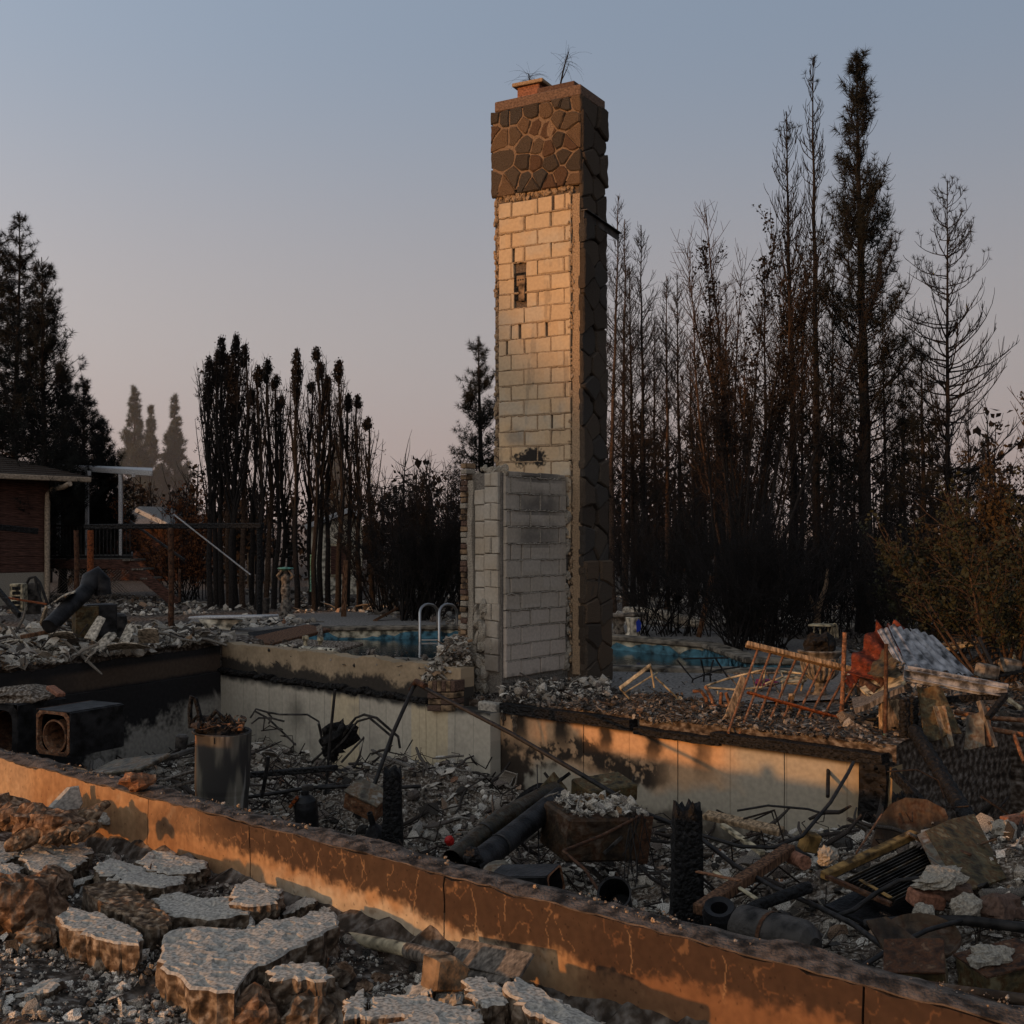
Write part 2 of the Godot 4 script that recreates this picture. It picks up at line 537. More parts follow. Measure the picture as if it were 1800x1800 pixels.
func make_shards() -> void:
	# small pieces of ash, plaster, char and metal, all about one unit across
	for k in 4:
		var m := MB.new()
		var rim := []
		var kk := 5 + k % 3
		for i in kk:
			var a := TAU * i / kk + rr(-0.35, 0.35)
			rim.append(Vector3(cos(a) * rr(0.3, 0.55), rr(-0.09, 0.09), sin(a) * rr(0.25, 0.55)))
		var c := Vector3(0, rr(-0.12, 0.12), 0)
		for i in kk:
			var a: Vector3 = rim[i]
			var b: Vector3 = rim[(i + 1) % kk]
			var dn := Vector3(0, -0.04, 0)
			m.tri(c, b, a); m.tri(c + dn, a + dn, b + dn); m.quad(a, b, b + dn, a + dn)
		shard["flake%d" % k] = m.mesh()
	for k in 3:
		var m := MB.new()
		rock_mb(m, Vector3.ZERO, Vector3(0.5, rr(0.25, 0.42), rr(0.3, 0.5)), Basis(), 0.6, 6)
		shard["chunk%d" % k] = m.mesh()
	for k in 2:
		var m := MB.new()
		var g := []
		for i in 5:
			var a := -0.9 + 1.8 * i / 4.0 + rr(-0.1, 0.1)
			g.append([Vector3(-0.22 + rr(-0.1, 0.1), cos(a) * 0.35, sin(a) * 0.5), Vector3(0.22 + rr(-0.1, 0.1), cos(a) * 0.35 + rr(-0.06, 0.06), sin(a) * 0.5)])
		m.sheet(g, 0.03)
		shard["curl%d" % k] = m.mesh()
	var s := MB.new()
	s.tube([Vector3(-0.5, 0, 0), Vector3(-0.1, 0.03, 0.02), Vector3(0.2, -0.01, -0.02), Vector3(0.5, 0.02, 0.01)], [0.03, 0.04, 0.035, 0.02], 4)
	shard["stick"] = s.mesh()
	var w := MB.new()
	w.tube([Vector3(-0.5, 0, 0), Vector3(-0.2, 0.2, 0.1), Vector3(0.1, 0.15, -0.15), Vector3(0.3, -0.05, 0.0), Vector3(0.5, 0.1, 0.1)], [0.012], 3)
	shard["wire"] = w.mesh()
	# foliage bits
	for k in 2:
		var t := MB.new()
		for i in 22:
			var d := Vector3(rr(-1, 1), rr(-0.3, 1.3), rr(-1, 1)).normalized()
			var x := d.cross(rv()).normalized() * 0.03
			t.tri(-x, x, d * rr(0.6, 1.0))
		shard["tuft%d" % k] = t.mesh()
		var l := MB.new()
		for i in 7:
			var p := rv(0.45)
			var d := rv().normalized()
			var x := d.cross(rv()).normalized()
			var z := x.cross(d).normalized()
			var s2 := rr(0.13, 0.26)
			l.tri(p - d * s2, p + x * s2 * 0.7 + z * 0.03, p + d * s2)
			l.tri(p - d * s2, p + d * s2, p - x * s2 * 0.7 + z * 0.04)
		shard["leaf%d" % k] = l.mesh()

func copies(called: String, mesh: Mesh, material: Material, xf: Array, colors: Array, parent: Node3D) -> void:
	if xf.is_empty(): return
	var mm := MultiMesh.new()
	mm.transform_format = MultiMesh.TRANSFORM_3D
	mm.use_colors = not colors.is_empty()
	mm.mesh = mesh
	mm.instance_count = xf.size()
	for i in xf.size():
		mm.set_instance_transform(i, xf[i])
		if colors.size(): mm.set_instance_color(i, colors[i])
	var o := MultiMeshInstance3D.new()
	o.name = called
	o.multimesh = mm
	o.material_override = material
	o.set_meta("kind", "stuff")
	parent.add_child(o, true)
	o.position = -parent.global_position

const ASH := [[5.0, 0.62, 0.57, 0.49], [5.0, 0.48, 0.43, 0.36], [4.0, 0.31, 0.27, 0.22], [3.0, 0.15, 0.12, 0.1], [3.5, 0.05, 0.045, 0.04], [0.7, 0.36, 0.24, 0.16], [0.25, 0.3, 0.16, 0.1]]
const PALE := [[5.0, 0.55, 0.5, 0.42], [4.0, 0.42, 0.375, 0.31], [2.0, 0.3, 0.26, 0.22], [1.0, 0.08, 0.07, 0.06], [0.7, 0.34, 0.22, 0.13]]
const DARK := [[5.0, 0.04, 0.036, 0.033], [4.0, 0.09, 0.078, 0.066], [3.0, 0.19, 0.165, 0.14], [2.0, 0.36, 0.33, 0.29], [0.5, 0.2, 0.13, 0.085]]

func pick(pal: Array) -> Color:
	var s := 0.0
	for e in pal: s += e[0]
	var r := rr(0, s)
	for e in pal:
		r -= e[0]
		if r <= 0.0:
			var k := rr(0.75, 1.2)
			return Color(e[1] * k, e[2] * k, e[3] * k)
	return Color(0.2, 0.2, 0.2)

# place(): a Callable giving a spot on the surface, or null to try again
func litter(called: String, label: String, category: String, count: int, place: Callable, small: float, big: float, pal: Array, mix := [5.0, 4.0, 2.0, 1.5, 0.7], lift := 0.25) -> void:
	var root := Node3D.new()
	root.name = numbered(called)
	add_child(root)
	root.set_meta("kind", "stuff")
	tag(root, label, category)
	var names := [["flake0", "flake1", "flake2", "flake3"], ["chunk0", "chunk1", "chunk2"], ["curl0", "curl1"], ["stick"], ["wire"]]
	var xs := {}
	var cs := {}
	var total := 0.0
	for v in mix: total += v
	var done := 0
	var tries := 0
	while done < count and tries < count * 6:
		tries += 1
		var p = place.call()
		if p == null: continue
		var r := rr(0, total)
		var k := 0
		while r > mix[k] and k < 4:
			r -= mix[k]; k += 1
		var nm: String = names[k][rng.randi() % names[k].size()]
		var s := small * pow(big / small, pow(rng.randf(), 2.2))
		if k >= 3: s *= 2.4
		var b := Basis.from_euler(Vector3(rr(-0.6, 0.6), rr(0, TAU), rr(-0.6, 0.6)))
		if rng.randf() < 0.25: b = Basis.from_euler(Vector3(rr(-1.5, 1.5), rr(0, TAU), rr(-1.5, 1.5)))
		if not xs.has(nm):
			xs[nm] = []; cs[nm] = []
		xs[nm].append(Transform3D(b.scaled(Vector3(s, s * rr(0.7, 1.3), s * rr(0.6, 1.2))), p + Vector3(0, s * rr(-0.05, lift), 0)))
		var c := pick(pal)
		if k == 3: c = c.lerp(Color(0.05, 0.04, 0.035), 0.6)
		if k == 4: c = Color(0.04, 0.03, 0.025)
		cs[nm].append(c)
		done += 1
	for nm in xs:
		copies("fragment", shard[nm], M.debris, xs[nm], cs[nm], root)

# ------------------------------------------------------------------ trees
func curve(p: Vector3, d: Vector3, length: float, k: int, pull: float, wig: float) -> Array:
	var out := [p]
	var s := length / k
	for i in k:
		d = (d + Vector3.UP * pull + rv(wig)).normalized()
		p += d * s
		out.append(p)
	return out

# o: r, crown (branch length), low (share of the height where branches begin), n, rise (degrees), pull, twigs per metre, twig length, tuft chance, tuft size, droop
func conifer(called: String, label: String, foot: Vector3, tip: Vector3, o: Dictionary, group := "") -> Node3D:
	var t := thing(called, label, "tree", foot, group)
	var h := foot.distance_to(tip)
	var pts := []
	var rad := []
	var k := 14
	var sway = Vector3(rr(-1, 1), 0, rr(-1, 1)) * o.get("sway", 0.006) * h
	for i in k + 1:
		var f := float(i) / k
		pts.append(foot.lerp(tip, f) + sway * sin(f * PI * 1.6) + Vector3(rr(-1, 1), 0, rr(-1, 1)) * 0.0015 * h)
		rad.append(maxf(o.r * (1.0 - 0.94 * f), 0.012) * (1.25 if i == 0 else 1.0))
	var tm := MB.new()
	tm.tube(pts, rad, 8)
	part("trunk", tm, M[o.get("bark", "bark_char")], t)
	var bm := MB.new()
	var tx := []
	var low: float = o.low
	var ntw := 0
	for b in int(o.n):
		var f: float = low + (1.0 - low) * pow(rng.randf(), o.get("up", 0.85)) * 0.985
		var q := f * k
		var p: Vector3 = pts[int(q)].lerp(pts[mini(int(q) + 1, k)], q - int(q))
		var rel := (f - low) / (1.0 - low)
		var prof := pow(1.0 - rel, o.get("taper", 0.75)) * (0.55 + 0.45 * sm(-0.1, 0.25, rel)) + 0.05
		var bl: float = o.crown * prof * rr(0.55, 1.1)
		var az := rr(0, TAU)
		var el := deg_to_rad(o.rise + rr(-14, 14) + 25.0 * rel)
		var dir := Vector3(cos(az) * cos(el), sin(el), sin(az) * cos(el))
		var br := clampf(0.006 + bl * 0.011, 0.006, 0.045)
		var c := curve(p, dir, bl, 5, o.pull, 0.14)
		bm.tube(c, [br, br * 0.8, br * 0.62, br * 0.5, br * 0.4, br * 0.25], 3, false)
		var nt := int(bl * o.twigs * rr(0.7, 1.3)) + 1
		for w in nt:
			var g := rr(0.18, 1.0) * 4.999
			var tp: Vector3 = c[int(g)].lerp(c[int(g) + 1], g - int(g))
			var bd: Vector3 = (c[int(g) + 1] - c[int(g)]).normalized()
			var td = (bd * 0.7 + rv(0.8) + Vector3.UP * o.get("twig_up", 0.25)).normalized()
			var tl: float = o.twig * rr(0.4, 1.2) * (1.1 - 0.4 * g / 5.0) * (0.3 + 0.7 * minf(1.0, prof * 1.4))
			var tc := curve(tp, td, tl, 3, o.get("twig_pull", 0.3), 0.2)
			var twr: float = o.get("twig_r", 0.006)
			bm.tube(tc, [twr, twr * 0.85, twr * 0.7, twr * 0.5], 3, false)
			if rng.randf() < o.get("tuft", 0.0) + (o.get("tip_tuft", 0.0) if rel > o.get("tip_from", 0.8) else 0.0):
				for z in [3, 2, 1]:
					if z < 3 and not o.get("thick", false): continue
					var bz := Basis(Quaternion(Vector3.UP, (td + Vector3.UP * 0.2).normalized())).scaled(Vector3.ONE * o.get("size", 0.2) * rr(0.7, 1.3))
					tx.append(Transform3D(bz, tc[z]))
		ntw += nt
	part("branches", bm, M[o.get("twigs_mat", "twig_char")], t)
	var a := []
	var b2 := []
	for i in tx.size():
		if i % 2: a.append(tx[i])
		else: b2.append(tx[i])
	copies("foliage", shard.tuft0, M[o.get("needles", "needle_dark")], a, [], t)
	copies("foliage", shard.tuft1, M[o.get("needles", "needle_dark")], b2, [], t)
	return t

func poplar(label: String, foot: Vector3, tip: Vector3, cap: float, lean: String, leaves := 40) -> void:
	var t := thing("poplar_tree", label, "tree", foot, "row of charred poplars behind the pool")
	var h := foot.distance_to(tip)
	var tm := MB.new()
	var pts := []
	var rad := []
	for i in 12:
		var f := i / 11.0
		pts.append(foot.lerp(tip, f) + Vector3(sin(f * 5.0 + foot.x * 3.0), 0, cos(f * 4.0)) * 0.05 + Vector3(nz.get_noise_2d(f * 160.0, foot.x * 300.0), 0, 0) * 0.16 * sin(f * PI))
		rad.append(0.075 * (1.0 - 0.84 * f) + 0.008)
	tm.tube(pts, rad, 7)
	part("trunk", tm, M[lean], t)
	var bm := MB.new()
	var xs := []
	for b in 26:
		var f := rr(0.3, 0.85)
		var q := f * 11.0
		var p: Vector3 = pts[int(q)].lerp(pts[int(q) + 1], q - int(q))
		var az := rr(0, TAU)
		var dir := Vector3(cos(az) * 0.3, 1.0, sin(az) * 0.3).normalized()
		var bl := minf(h * (1.0 - f) * rr(0.5, 0.95), rr(0.8, 3.6))
		var c := curve(p, dir, bl, 5, 0.16, 0.05)
		var r0 := 0.012 + bl * 0.006
		bm.tube(c, [r0, r0 * 0.8, r0 * 0.65, r0 * 0.5, r0 * 0.4, 0.005], 3, false)
		for w in int(bl * 5.0):
			var g := rr(0.2, 1.0) * 4.999
			var tp: Vector3 = c[int(g)].lerp(c[int(g) + 1], g - int(g))
			bm.tube(curve(tp, (Vector3.UP * 0.8 + rv(0.7)).normalized(), rr(0.12, 0.4), 2, 0.3, 0.2), [0.006, 0.005, 0.003], 3, false)
			if rng.randf() < leaves / 260.0:
				xs.append(Transform3D(Basis.from_euler(rv(3.0)).scaled(Vector3.ONE * rr(0.1, 0.22)), tp + rv(0.1)))
	part("branches", bm, M[lean if lean == "bark_brown" else "twig_char"], t)
	if cap > 0.0:
		var lx := rr(-0.12, 0.02)
		for i in int(cap * 330.0 + 30.0):
			var f := pow(rng.randf(), 0.8)
			var a := rr(0, TAU)
			var r := (0.02 + 0.13 * sin(PI * clampf(f * 0.85 + 0.06, 0.0, 1.0)) * (0.55 + 0.5 * nz.get_noise_1d(f * 260.0 + foot.x * 90.0) + 0.3 * cap)) * sqrt(rng.randf())
			xs.append(Transform3D(Basis.from_euler(rv(3.0)).scaled(Vector3(1, 1.5, 1) * rr(0.07, 0.16)), tip + Vector3(cos(a) * r + lx * f * 0.6, 0.1 - f * cap * 1.25, sin(a) * r)))
		for i in int(cap * 60.0 + 14.0):
			xs.append(Transform3D(Basis.from_euler(rv(3.0)).scaled(Vector3.ONE * rr(0.05, 0.12)), tip + Vector3(rr(-0.14, 0.14), -cap - rr(0, 1.6), rr(-0.14, 0.14))))
	copies("foliage", shard.leaf0, M.leaf_burnt, xs, [], t)

# stems fan out of one foot: bare bushes and multi-stemmed trees
func bush(called: String, label: String, foot: Vector3, o: Dictionary, group := "") -> void:
	var t := thing(called, label, o.get("cat", "bush"), foot, group)
	var bm := MB.new()
	var xs := []
	for s in int(o.n):
		var az := rr(0, TAU)
		var el := deg_to_rad(rr(o.el0, o.el1))
		var p = foot + Vector3(rr(-1, 1), 0, rr(-1, 1)) * o.spread
		var l: float = o.h * rr(0.55, 1.05)
		var c := curve(p, Vector3(cos(az) * cos(el), sin(el), sin(az) * cos(el)), l, 7, o.pull, 0.09)
		var r0: float = o.r * rr(0.6, 1.1)
		bm.tube(c, [r0, r0 * 0.85, r0 * 0.72, r0 * 0.6, r0 * 0.48, r0 * 0.36, r0 * 0.25, 0.004], 4, false)
		for w in int(l * o.twigs):
			var g := rr(o.get("t0", 0.25), 1.0) * 6.999
			var tp: Vector3 = c[int(g)].lerp(c[int(g) + 1], g - int(g))
			var tc := curve(tp, ((c[int(g) + 1] - c[int(g)]).normalized() + rv(0.75)).normalized(), o.twig * rr(0.4, 1.3), 3, 0.14, 0.22)
			bm.tube(tc, [0.007, 0.006, 0.005, 0.003], 3, false)
			for u in 2:
				var tp2: Vector3 = tc[1 + u]
				bm.tube(curve(tp2, (tc[1] - tc[0] + rv(0.8) * o.twig * 0.4).normalized(), o.twig * rr(0.2, 0.5), 2, 0.15, 0.2), [0.005, 0.004, 0.003], 3, false)
			if rng.randf() < o.get("leaf", 0.0) and tp.y - foot.y > o.get("leaf_from", 0.0):
				for u in 4:
					xs.append(Transform3D(Basis.from_euler(rv(3.0)).scaled(Vector3.ONE * rr(0.1, 0.22)), tc[rng.randi() % 4] + rv(0.06)))
	part("branches", bm, M[o.get("mat", "twig_char")], t)
	copies("foliage", shard.leaf1, M[o.get("leaf_mat", "leaf_burnt")], xs, [], t)

# ------------------------------------------------------------------ where the walls stand
const NW0 := Vector3(-3.87, 0, -9.04)      # near foundation wall, top of its front edge at y 0.25
const NWX := Vector3(0.7516, 0, 0.6595)
const PA0 := Vector3(-4.225, 0, -17.57)    # far basement wall
const PAX := Vector3(0.7288, 0, 0.6847)
const LW0 := Vector3(-7.0, 0, -12.1)       # side basement wall
const LWX := Vector3(0.4525, 0, -0.892)
const RWX := Vector3(0.6847, 0, -0.7288)

func frame(o: Vector3, x: Vector3) -> Transform3D:
	x = x.normalized()
	return Transform3D(Basis(x, Vector3.UP, x.cross(Vector3.UP)), o)

var pit_poly := PackedVector2Array()
var pool_pts := []
var pool_poly := PackedVector2Array()
var deck_poly := PackedVector2Array()

func flat(p: Vector3) -> Vector2:
	return Vector2(p.x, p.z)

const MOUNDS := [[-3.0, -11.2, 0.5, 1.0], [-1.7, -13.2, 0.42, 0.9], [-0.7, -13.4, 0.4, 0.8], [-3.6, -15.6, 0.35, 0.9], [-5.5, -12.6, 0.25, 1.2], [2.3, -9.6, 0.45, 1.2], [3.4, -7.8, 0.75, 1.7],
	[1.6, -6.2, 0.45, 1.3], [0.1, -12.6, 0.25, 0.7], [1.3, -11.6, 0.15, 0.8], [4.6, -9.0, 0.5, 1.6], [0.2, -10.2, 0.12, 1.0]]

func pit_y(x: float, z: float) -> float:
	var y := -1.2
	for m in MOUNDS:
		var d2 = ((x - m[0]) * (x - m[0]) + (z - m[1]) * (z - m[1])) / (m[3] * m[3])
		y += m[2] * exp(-d2)
	return y + nz.get_noise_2d(x * 90, z * 90) * 0.14 + nz.get_noise_2d(x * 400, z * 400) * 0.05

func land_y(x: float, z: float) -> float:
	var front := (Vector3(x, 0, z) - NW0).dot(Vector3(-NWX.z, 0, NWX.x))
	var y := nz.get_noise_2d(x * 60, z * 60) * 0.05
	if front > 0.0:
		y = -0.17 + nz.get_noise_2d(x * 120, z * 120) * 0.07 + nz.get_noise_2d(x * 500, z * 500) * 0.03 - 0.05 * sm(2.5, 0.5, front)
		y += 0.1 * sm(3.0, 0.6, Vector2(x + 2.2, z + 6.6).length())
	else:
		var left := (Vector3(x, 0, z) - LW0).dot(Vector3(LWX.z, 0, -LWX.x))  # behind the side wall
		if left > -0.1 and z < -10.0 and z > -24.0:
			y += 0.33 * sm(4.5, 0.4, left) + 0.3 * exp(-pow(left - 2.0, 2.0) / 1.4) * sm(-20.0, -17.0, z)
		y += 0.12 * sm(1.2, 0.0, absf((Vector3(x, 0, z) - PA0).dot(Vector3(PAX.z, 0, -PAX.x)) - 0.8)) * sm(0.0, 2.0, x)
	return y

func block(m: MB, f: Transform3D, x0: float, x1: float, y0: float, y1: float, z: float, depth: float, bev: float, uw: float, ut: float, uh: float, jit := 0.004) -> void:
	var o := []
	var i := []
	for c in [Vector2(x0, y0), Vector2(x1, y0), Vector2(x1, y1), Vector2(x0, y1)]:
		var j := Vector2(rr(-jit, jit), rr(-jit, jit))
		o.append(Vector3(c.x + j.x, c.y + j.y, z - bev))
		var mid := Vector2((x0 + x1) * 0.5, (y0 + y1) * 0.5)
		var s := Vector2(signf(mid.x - c.x), signf(mid.y - c.y)) * bev * rr(0.7, 1.8)
		i.append(Vector3(c.x + j.x + s.x, c.y + j.y + s.y, z + rr(-0.002, 0.002)))
	var t := func(p: Vector3) -> Vector2: return Vector2(p.x / uw, (ut - p.y) / uh)
	m.tri(f * i[0], f * i[1], f * i[2], t.call(i[0]), t.call(i[1]), t.call(i[2]))
	m.tri(f * i[0], f * i[2], f * i[3], t.call(i[0]), t.call(i[2]), t.call(i[3]))
	for k in 4:
		var k2 := (k + 1) % 4
		var a: Vector3 = o[k]
		var b: Vector3 = o[k2]
		m.tri(f * a, f * b, f * i[k2], t.call(a), t.call(b), t.call(i[k2]))
		m.tri(f * a, f * i[k2], f * i[k], t.call(a), t.call(i[k2]), t.call(i[k]))
		var a2 := Vector3(a.x, a.y, z - depth)
		var b2 := Vector3(b.x, b.y, z - depth)
		m.tri(f * a2, f * b2, f * b, t.call(a), t.call(b), t.call(b))
		m.tri(f * a2, f * b, f * a, t.call(a), t.call(b), t.call(a))

# a concrete face: uneven grid with returns, uv over the whole wall
func face(m: MB, f: Transform3D, x0: float, x1: float, y0: float, y1: float, z: float, depth: float, uw: float, ut: float, uh: float, amp := 0.006, step := 0.12, ragged := 0.0) -> void:
	var nx := maxi(2, int((x1 - x0) / step))
	var ny := maxi(2, int((y1 - y0) / step))
	var base := m.v.size()
	var zx := f.basis.z
	for j in ny + 1:
		for i in nx + 1:
			var x := lerpf(x0, x1, float(i) / nx)
			var yt := y1 + ragged * (nz.get_noise_1d(x * 300) + 0.5 * nz.get_noise_1d(x * 1300))
			var y := lerpf(y0, yt, float(j) / ny)
			var zz := z + amp * nz.get_noise_2d(x * 150, y * 150) + amp * 0.5 * nz.get_noise_2d(x * 700, y * 700)
			m.vert(f * Vector3(x, y, zz), zx, Vector2(x / uw, (ut - y) / uh))
	for j in ny:
		for i in nx:
			var a := base + j * (nx + 1) + i
			m.face(a, a + 1, a + nx + 2); m.face(a, a + nx + 2, a + nx + 1)
	for i in nx:  # top
		var a: Vector3 = m.v[base + ny * (nx + 1) + i]
		var b: Vector3 = m.v[base + ny * (nx + 1) + i + 1]
		var ta: Vector2 = m.uv[base + ny * (nx + 1) + i]
		m.tri(a, b, b - zx * depth, ta, ta, ta); m.tri(a, b - zx * depth, a - zx * depth, ta, ta, ta)
		m.tri(a - zx * depth, b - zx * depth, b - zx * depth - Vector3(0, y1 - y0, 0), ta, ta, ta)
		m.tri(a - zx * depth, b - zx * depth - Vector3(0, y1 - y0, 0), a - zx * depth - Vector3(0, y1 - y0, 0), ta, ta, ta)
	for j in ny:  # ends
		for e in [0, nx]:
			var a: Vector3 = m.v[base + j * (nx + 1) + e]
			var b: Vector3 = m.v[base + (j + 1) * (nx + 1) + e]
			var ta: Vector2 = m.uv[base + j * (nx + 1) + e]
			if e == 0:
				m.tri(a - zx * depth, a, b, ta, ta, ta); m.tri(a - zx * depth, b, b - zx * depth, ta, ta, ta)
			else:
				m.tri(a, a - zx * depth, b, ta, ta, ta); m.tri(b, a - zx * depth, b - zx * depth, ta, ta, ta)

func mixc(a: Color, b: Color, t: float) -> Color:
	return a.lerp(b, clampf(t, 0.0, 1.0))

# the polygons that are left of those in list when the hole is cut out
func outside(list: Array, hole: PackedVector2Array) -> Array:
	var out := []
	for q in list:
		var inside := 0
		for v in q: inside += int(Geometry2D.is_point_in_polygon(v, hole))
		if inside == q.size(): continue
		if inside == 0: out.append(q)
		else: out.append_array(Geometry2D.clip_polygons(q, hole))
	return out

func ground_patch(m: MB, q: PackedVector2Array, level: bool) -> void:
	if not Geometry2D.is_polygon_clockwise(q): q.reverse()
	var ids := Geometry2D.triangulate_polygon(q) if q.size() > 4 else PackedInt32Array([0, 1, 2, 0, 2, 3]) if q.size() == 4 else PackedInt32Array([0, 1, 2])
	for k in range(0, ids.size(), 3):
		var p := []
		for e in 3:
			var v: Vector2 = q[ids[k + e]]
			p.append(Vector3(v.x, 0.0 if level else -0.04 if Geometry2D.is_point_in_polygon(v, deck_poly) else land_y(v.x, v.y), v.y))
		if (p[1] - p[0]).cross(p[2] - p[0]).y < 0.0: p.reverse()
		m.tri(p[0], p[1], p[2])

func build_ground() -> void:
	pit_poly = PackedVector2Array([flat(NW0 - NWX * 2.5 + Vector3(NWX.z, 0, -NWX.x) * 0.1), flat(NW0 + NWX * 9.2 + Vector3(NWX.z, 0, -NWX.x) * 0.1), Vector2(9, -4.6), Vector2(9, -9.5), Vector2(5.2, -12.45), Vector2(3.42, -10.63), flat(PA0) + Vector2(-0.014, -0.194), flat(LW0) + Vector2(-0.13, -0.07)])
	pool_pts = [on(395, 1128), on(520, 1107), on(820, 1104), on(1070, 1122), on(1237, 1136), on(1312, 1163), on(1400, 1166), on(1395, 1182), on(1070, 1176), Vector3(-3.6, 0, -19.0)]
	for p in pool_pts: pool_poly.append(flat(p))
	for q in [[300, 1125], [340, 1085], [600, 1075], [1000, 1083], [1200, 1105], [1420, 1125], [1600, 1165], [1500, 1228], [1200, 1240], [1050, 1225], [900, 1215], [600, 1185], [390, 1150]]:
		deck_poly.append(flat(on(q[0], q[1])))
	var land := MB.new()
	var deck := MB.new()
	var c := 0.2
	for i in range(-75, 75):
		for j in range(-170, 20):
			var x := i * c
			var z := j * c
			var cell := PackedVector2Array([Vector2(x, z), Vector2(x, z + c), Vector2(x + c, z + c), Vector2(x + c, z)])
			var rest := outside(outside([cell], pit_poly), pool_poly)
			for q in rest: ground_patch(land, q, false)
			var hidden := 0
			for v in cell: hidden += int(Geometry2D.is_point_in_polygon(v, deck_poly))
			if hidden == 4:
				for q in rest: ground_patch(deck, q, true)
			elif hidden > 0:
				for q in rest:
					for w in Geometry2D.intersect_polygons(q, deck_poly): ground_patch(deck, w, true)
	# out to the horizon
	for q in [[-700, 700, -700, -34], [-700, 700, 4, 300], [-700, -15, -34, 4], [15, 700, -34, 4]]:
		land.quad(Vector3(q[0], -0.05, q[2]), Vector3(q[0], -0.05, q[3]), Vector3(q[1], -0.05, q[3]), Vector3(q[1], -0.05, q[2]))
	for i in pit_poly.size():  # cut earth round the pit
		var a := pit_poly[i]
		var b := pit_poly[(i + 1) % pit_poly.size()]
		for k in 24:
			var p := a.lerp(b, k / 24.0)
			var q := a.lerp(b, (k + 1) / 24.0)
			land.quad(Vector3(p.x, -2.2, p.y), Vector3(q.x, -2.2, q.y), Vector3(q.x, land_y(q.x, q.y) + 0.01, q.y), Vector3(p.x, land_y(p.x, p.y) + 0.01, p.y))
	struct("ground", land, M.soil)
	struct("pool_deck", deck, M.deck)
	var pit := MB.new()
	c = 0.14
	for i in range(-56, 66):
		for j in range(-130, -20):
			var x := i * c
			var z := j * c
			if not Geometry2D.is_point_in_polygon(Vector2(x + c * 0.5, z + c * 0.5), pit_poly): continue
			pit.quad(Vector3(x, pit_y(x, z), z), Vector3(x, pit_y(x, z + c), z + c), Vector3(x + c, pit_y(x + c, z + c), z + c), Vector3(x + c, pit_y(x + c, z), z))
	struct("basement_floor", pit, M.ash_bed)
	var hill := MB.new()
	var prev := Vector3.ZERO
	for i in 41:
		var a := -0.7 + 1.4 * i / 40.0
		var p := Vector3(sin(a) * 600, 9.0 + 5.0 * nz.get_noise_1d(i * 14.0) + 5.0 * sin(i * 0.21), -cos(a) * 600)
		if i > 0:
			hill.quad(Vector3(prev.x, -2, prev.z), Vector3(p.x, -2, p.z), p, prev)
			hill.quad(prev, p, p + Vector3(p.x, -20, p.z) * 0.15, prev + Vector3(prev.x, -20, prev.z) * 0.15)
		prev = p
	struct("hills", hill, M.hill)

func build_pool() -> void:
	var t := thing("swimming_pool", "in-ground pool with torn blue liner behind the chimney", "pool", Vector3(0, -1.2, -21))
	var k := pool_pts.size()
	var w := MB.new()
	var tr := Geometry2D.triangulate_polygon(pool_poly)
	for i in range(0, tr.size(), 3):
		var a := pool_poly[tr[i]]; var b := pool_poly[tr[i + 1]]; var e := pool_poly[tr[i + 2]]
		var p := [Vector3(a.x, -0.2, a.y), Vector3(b.x, -0.2, b.y), Vector3(e.x, -0.2, e.y)]
		if (p[1] - p[0]).cross(p[2] - p[0]).y < 0.0: p.reverse()
		w.tri(p[0], p[1], p[2])
	part("water", w, M.water, t)
	for i in k:
		var a: Vector3 = pool_pts[i]
		var b: Vector3 = pool_pts[(i + 1) % k]
		var mid := (a + b) * 0.5
		var inward := (b - a).normalized().cross(Vector3.UP)
		if not Geometry2D.is_point_in_polygon(flat(mid + inward * 0.1), pool_poly): inward = -inward
		var s := MB.new()
		s.quad_out(a + Vector3(0, 0.0, 0), b, b + Vector3(0, -1.0, 0), a + Vector3(0, -1.0, 0), mid - inward)
		part("basin_wall", s, M.liner_dark if i in [0, 9] else M.plaster if i in [1, 2, 3] else M.liner, t)
		var cp := MB.new()
		var e := (b - a).normalized() * 0.02
		cp.bar(a - inward * 0.12 - e, b - inward * 0.12 + e, 0.34, 0.09, Vector3.UP, 0.02)
		for vi in cp.v.size(): cp.v[vi].y += 0.012 + 0.001 * i
		part("coping", cp, M.coping, t)
	# the liner has slipped and hangs in torn folds along the far side
	for seg in [[1, 0.05, 1.0], [2, 0.0, 1.0], [3, 0.0, 1.0], [4, 0.0, 0.95], [5, 0.1, 1.0]]:
		var a: Vector3 = pool_pts[seg[0]]
		var b: Vector3 = pool_pts[seg[0] + 1]
		var inward := (b - a).normalized().cross(Vector3.UP)
		if not Geometry2D.is_point_in_polygon(flat((a + b) * 0.5 + inward * 0.1), pool_poly): inward = -inward
		var l := a.distance_to(b)
		var nseg := int(l / 0.12)
		var g := []
		for r in 4:
			var row := []
			for j in nseg + 1:
				var f := lerpf(seg[1], seg[2], float(j) / nseg)
				var x = f * l + seg[0] * 7.0
				var top := -0.05 - 0.13 * sm(-0.1, 0.45, nz.get_noise_1d(x * 120)) - 0.03 * nz.get_noise_1d(x * 600)
				var y := lerpf(top, -0.3, r / 3.0)
				row.append(a.lerp(b, f) + Vector3(0, y, 0) + inward * (0.03 + 0.05 * (0.5 + 0.5 * nz.get_noise_2d(x * 260, y * 500))))
			g.append(row)
		var s := MB.new()
		s.sheet(g, 0.004)
		part("torn_liner", s, M.liner, t)

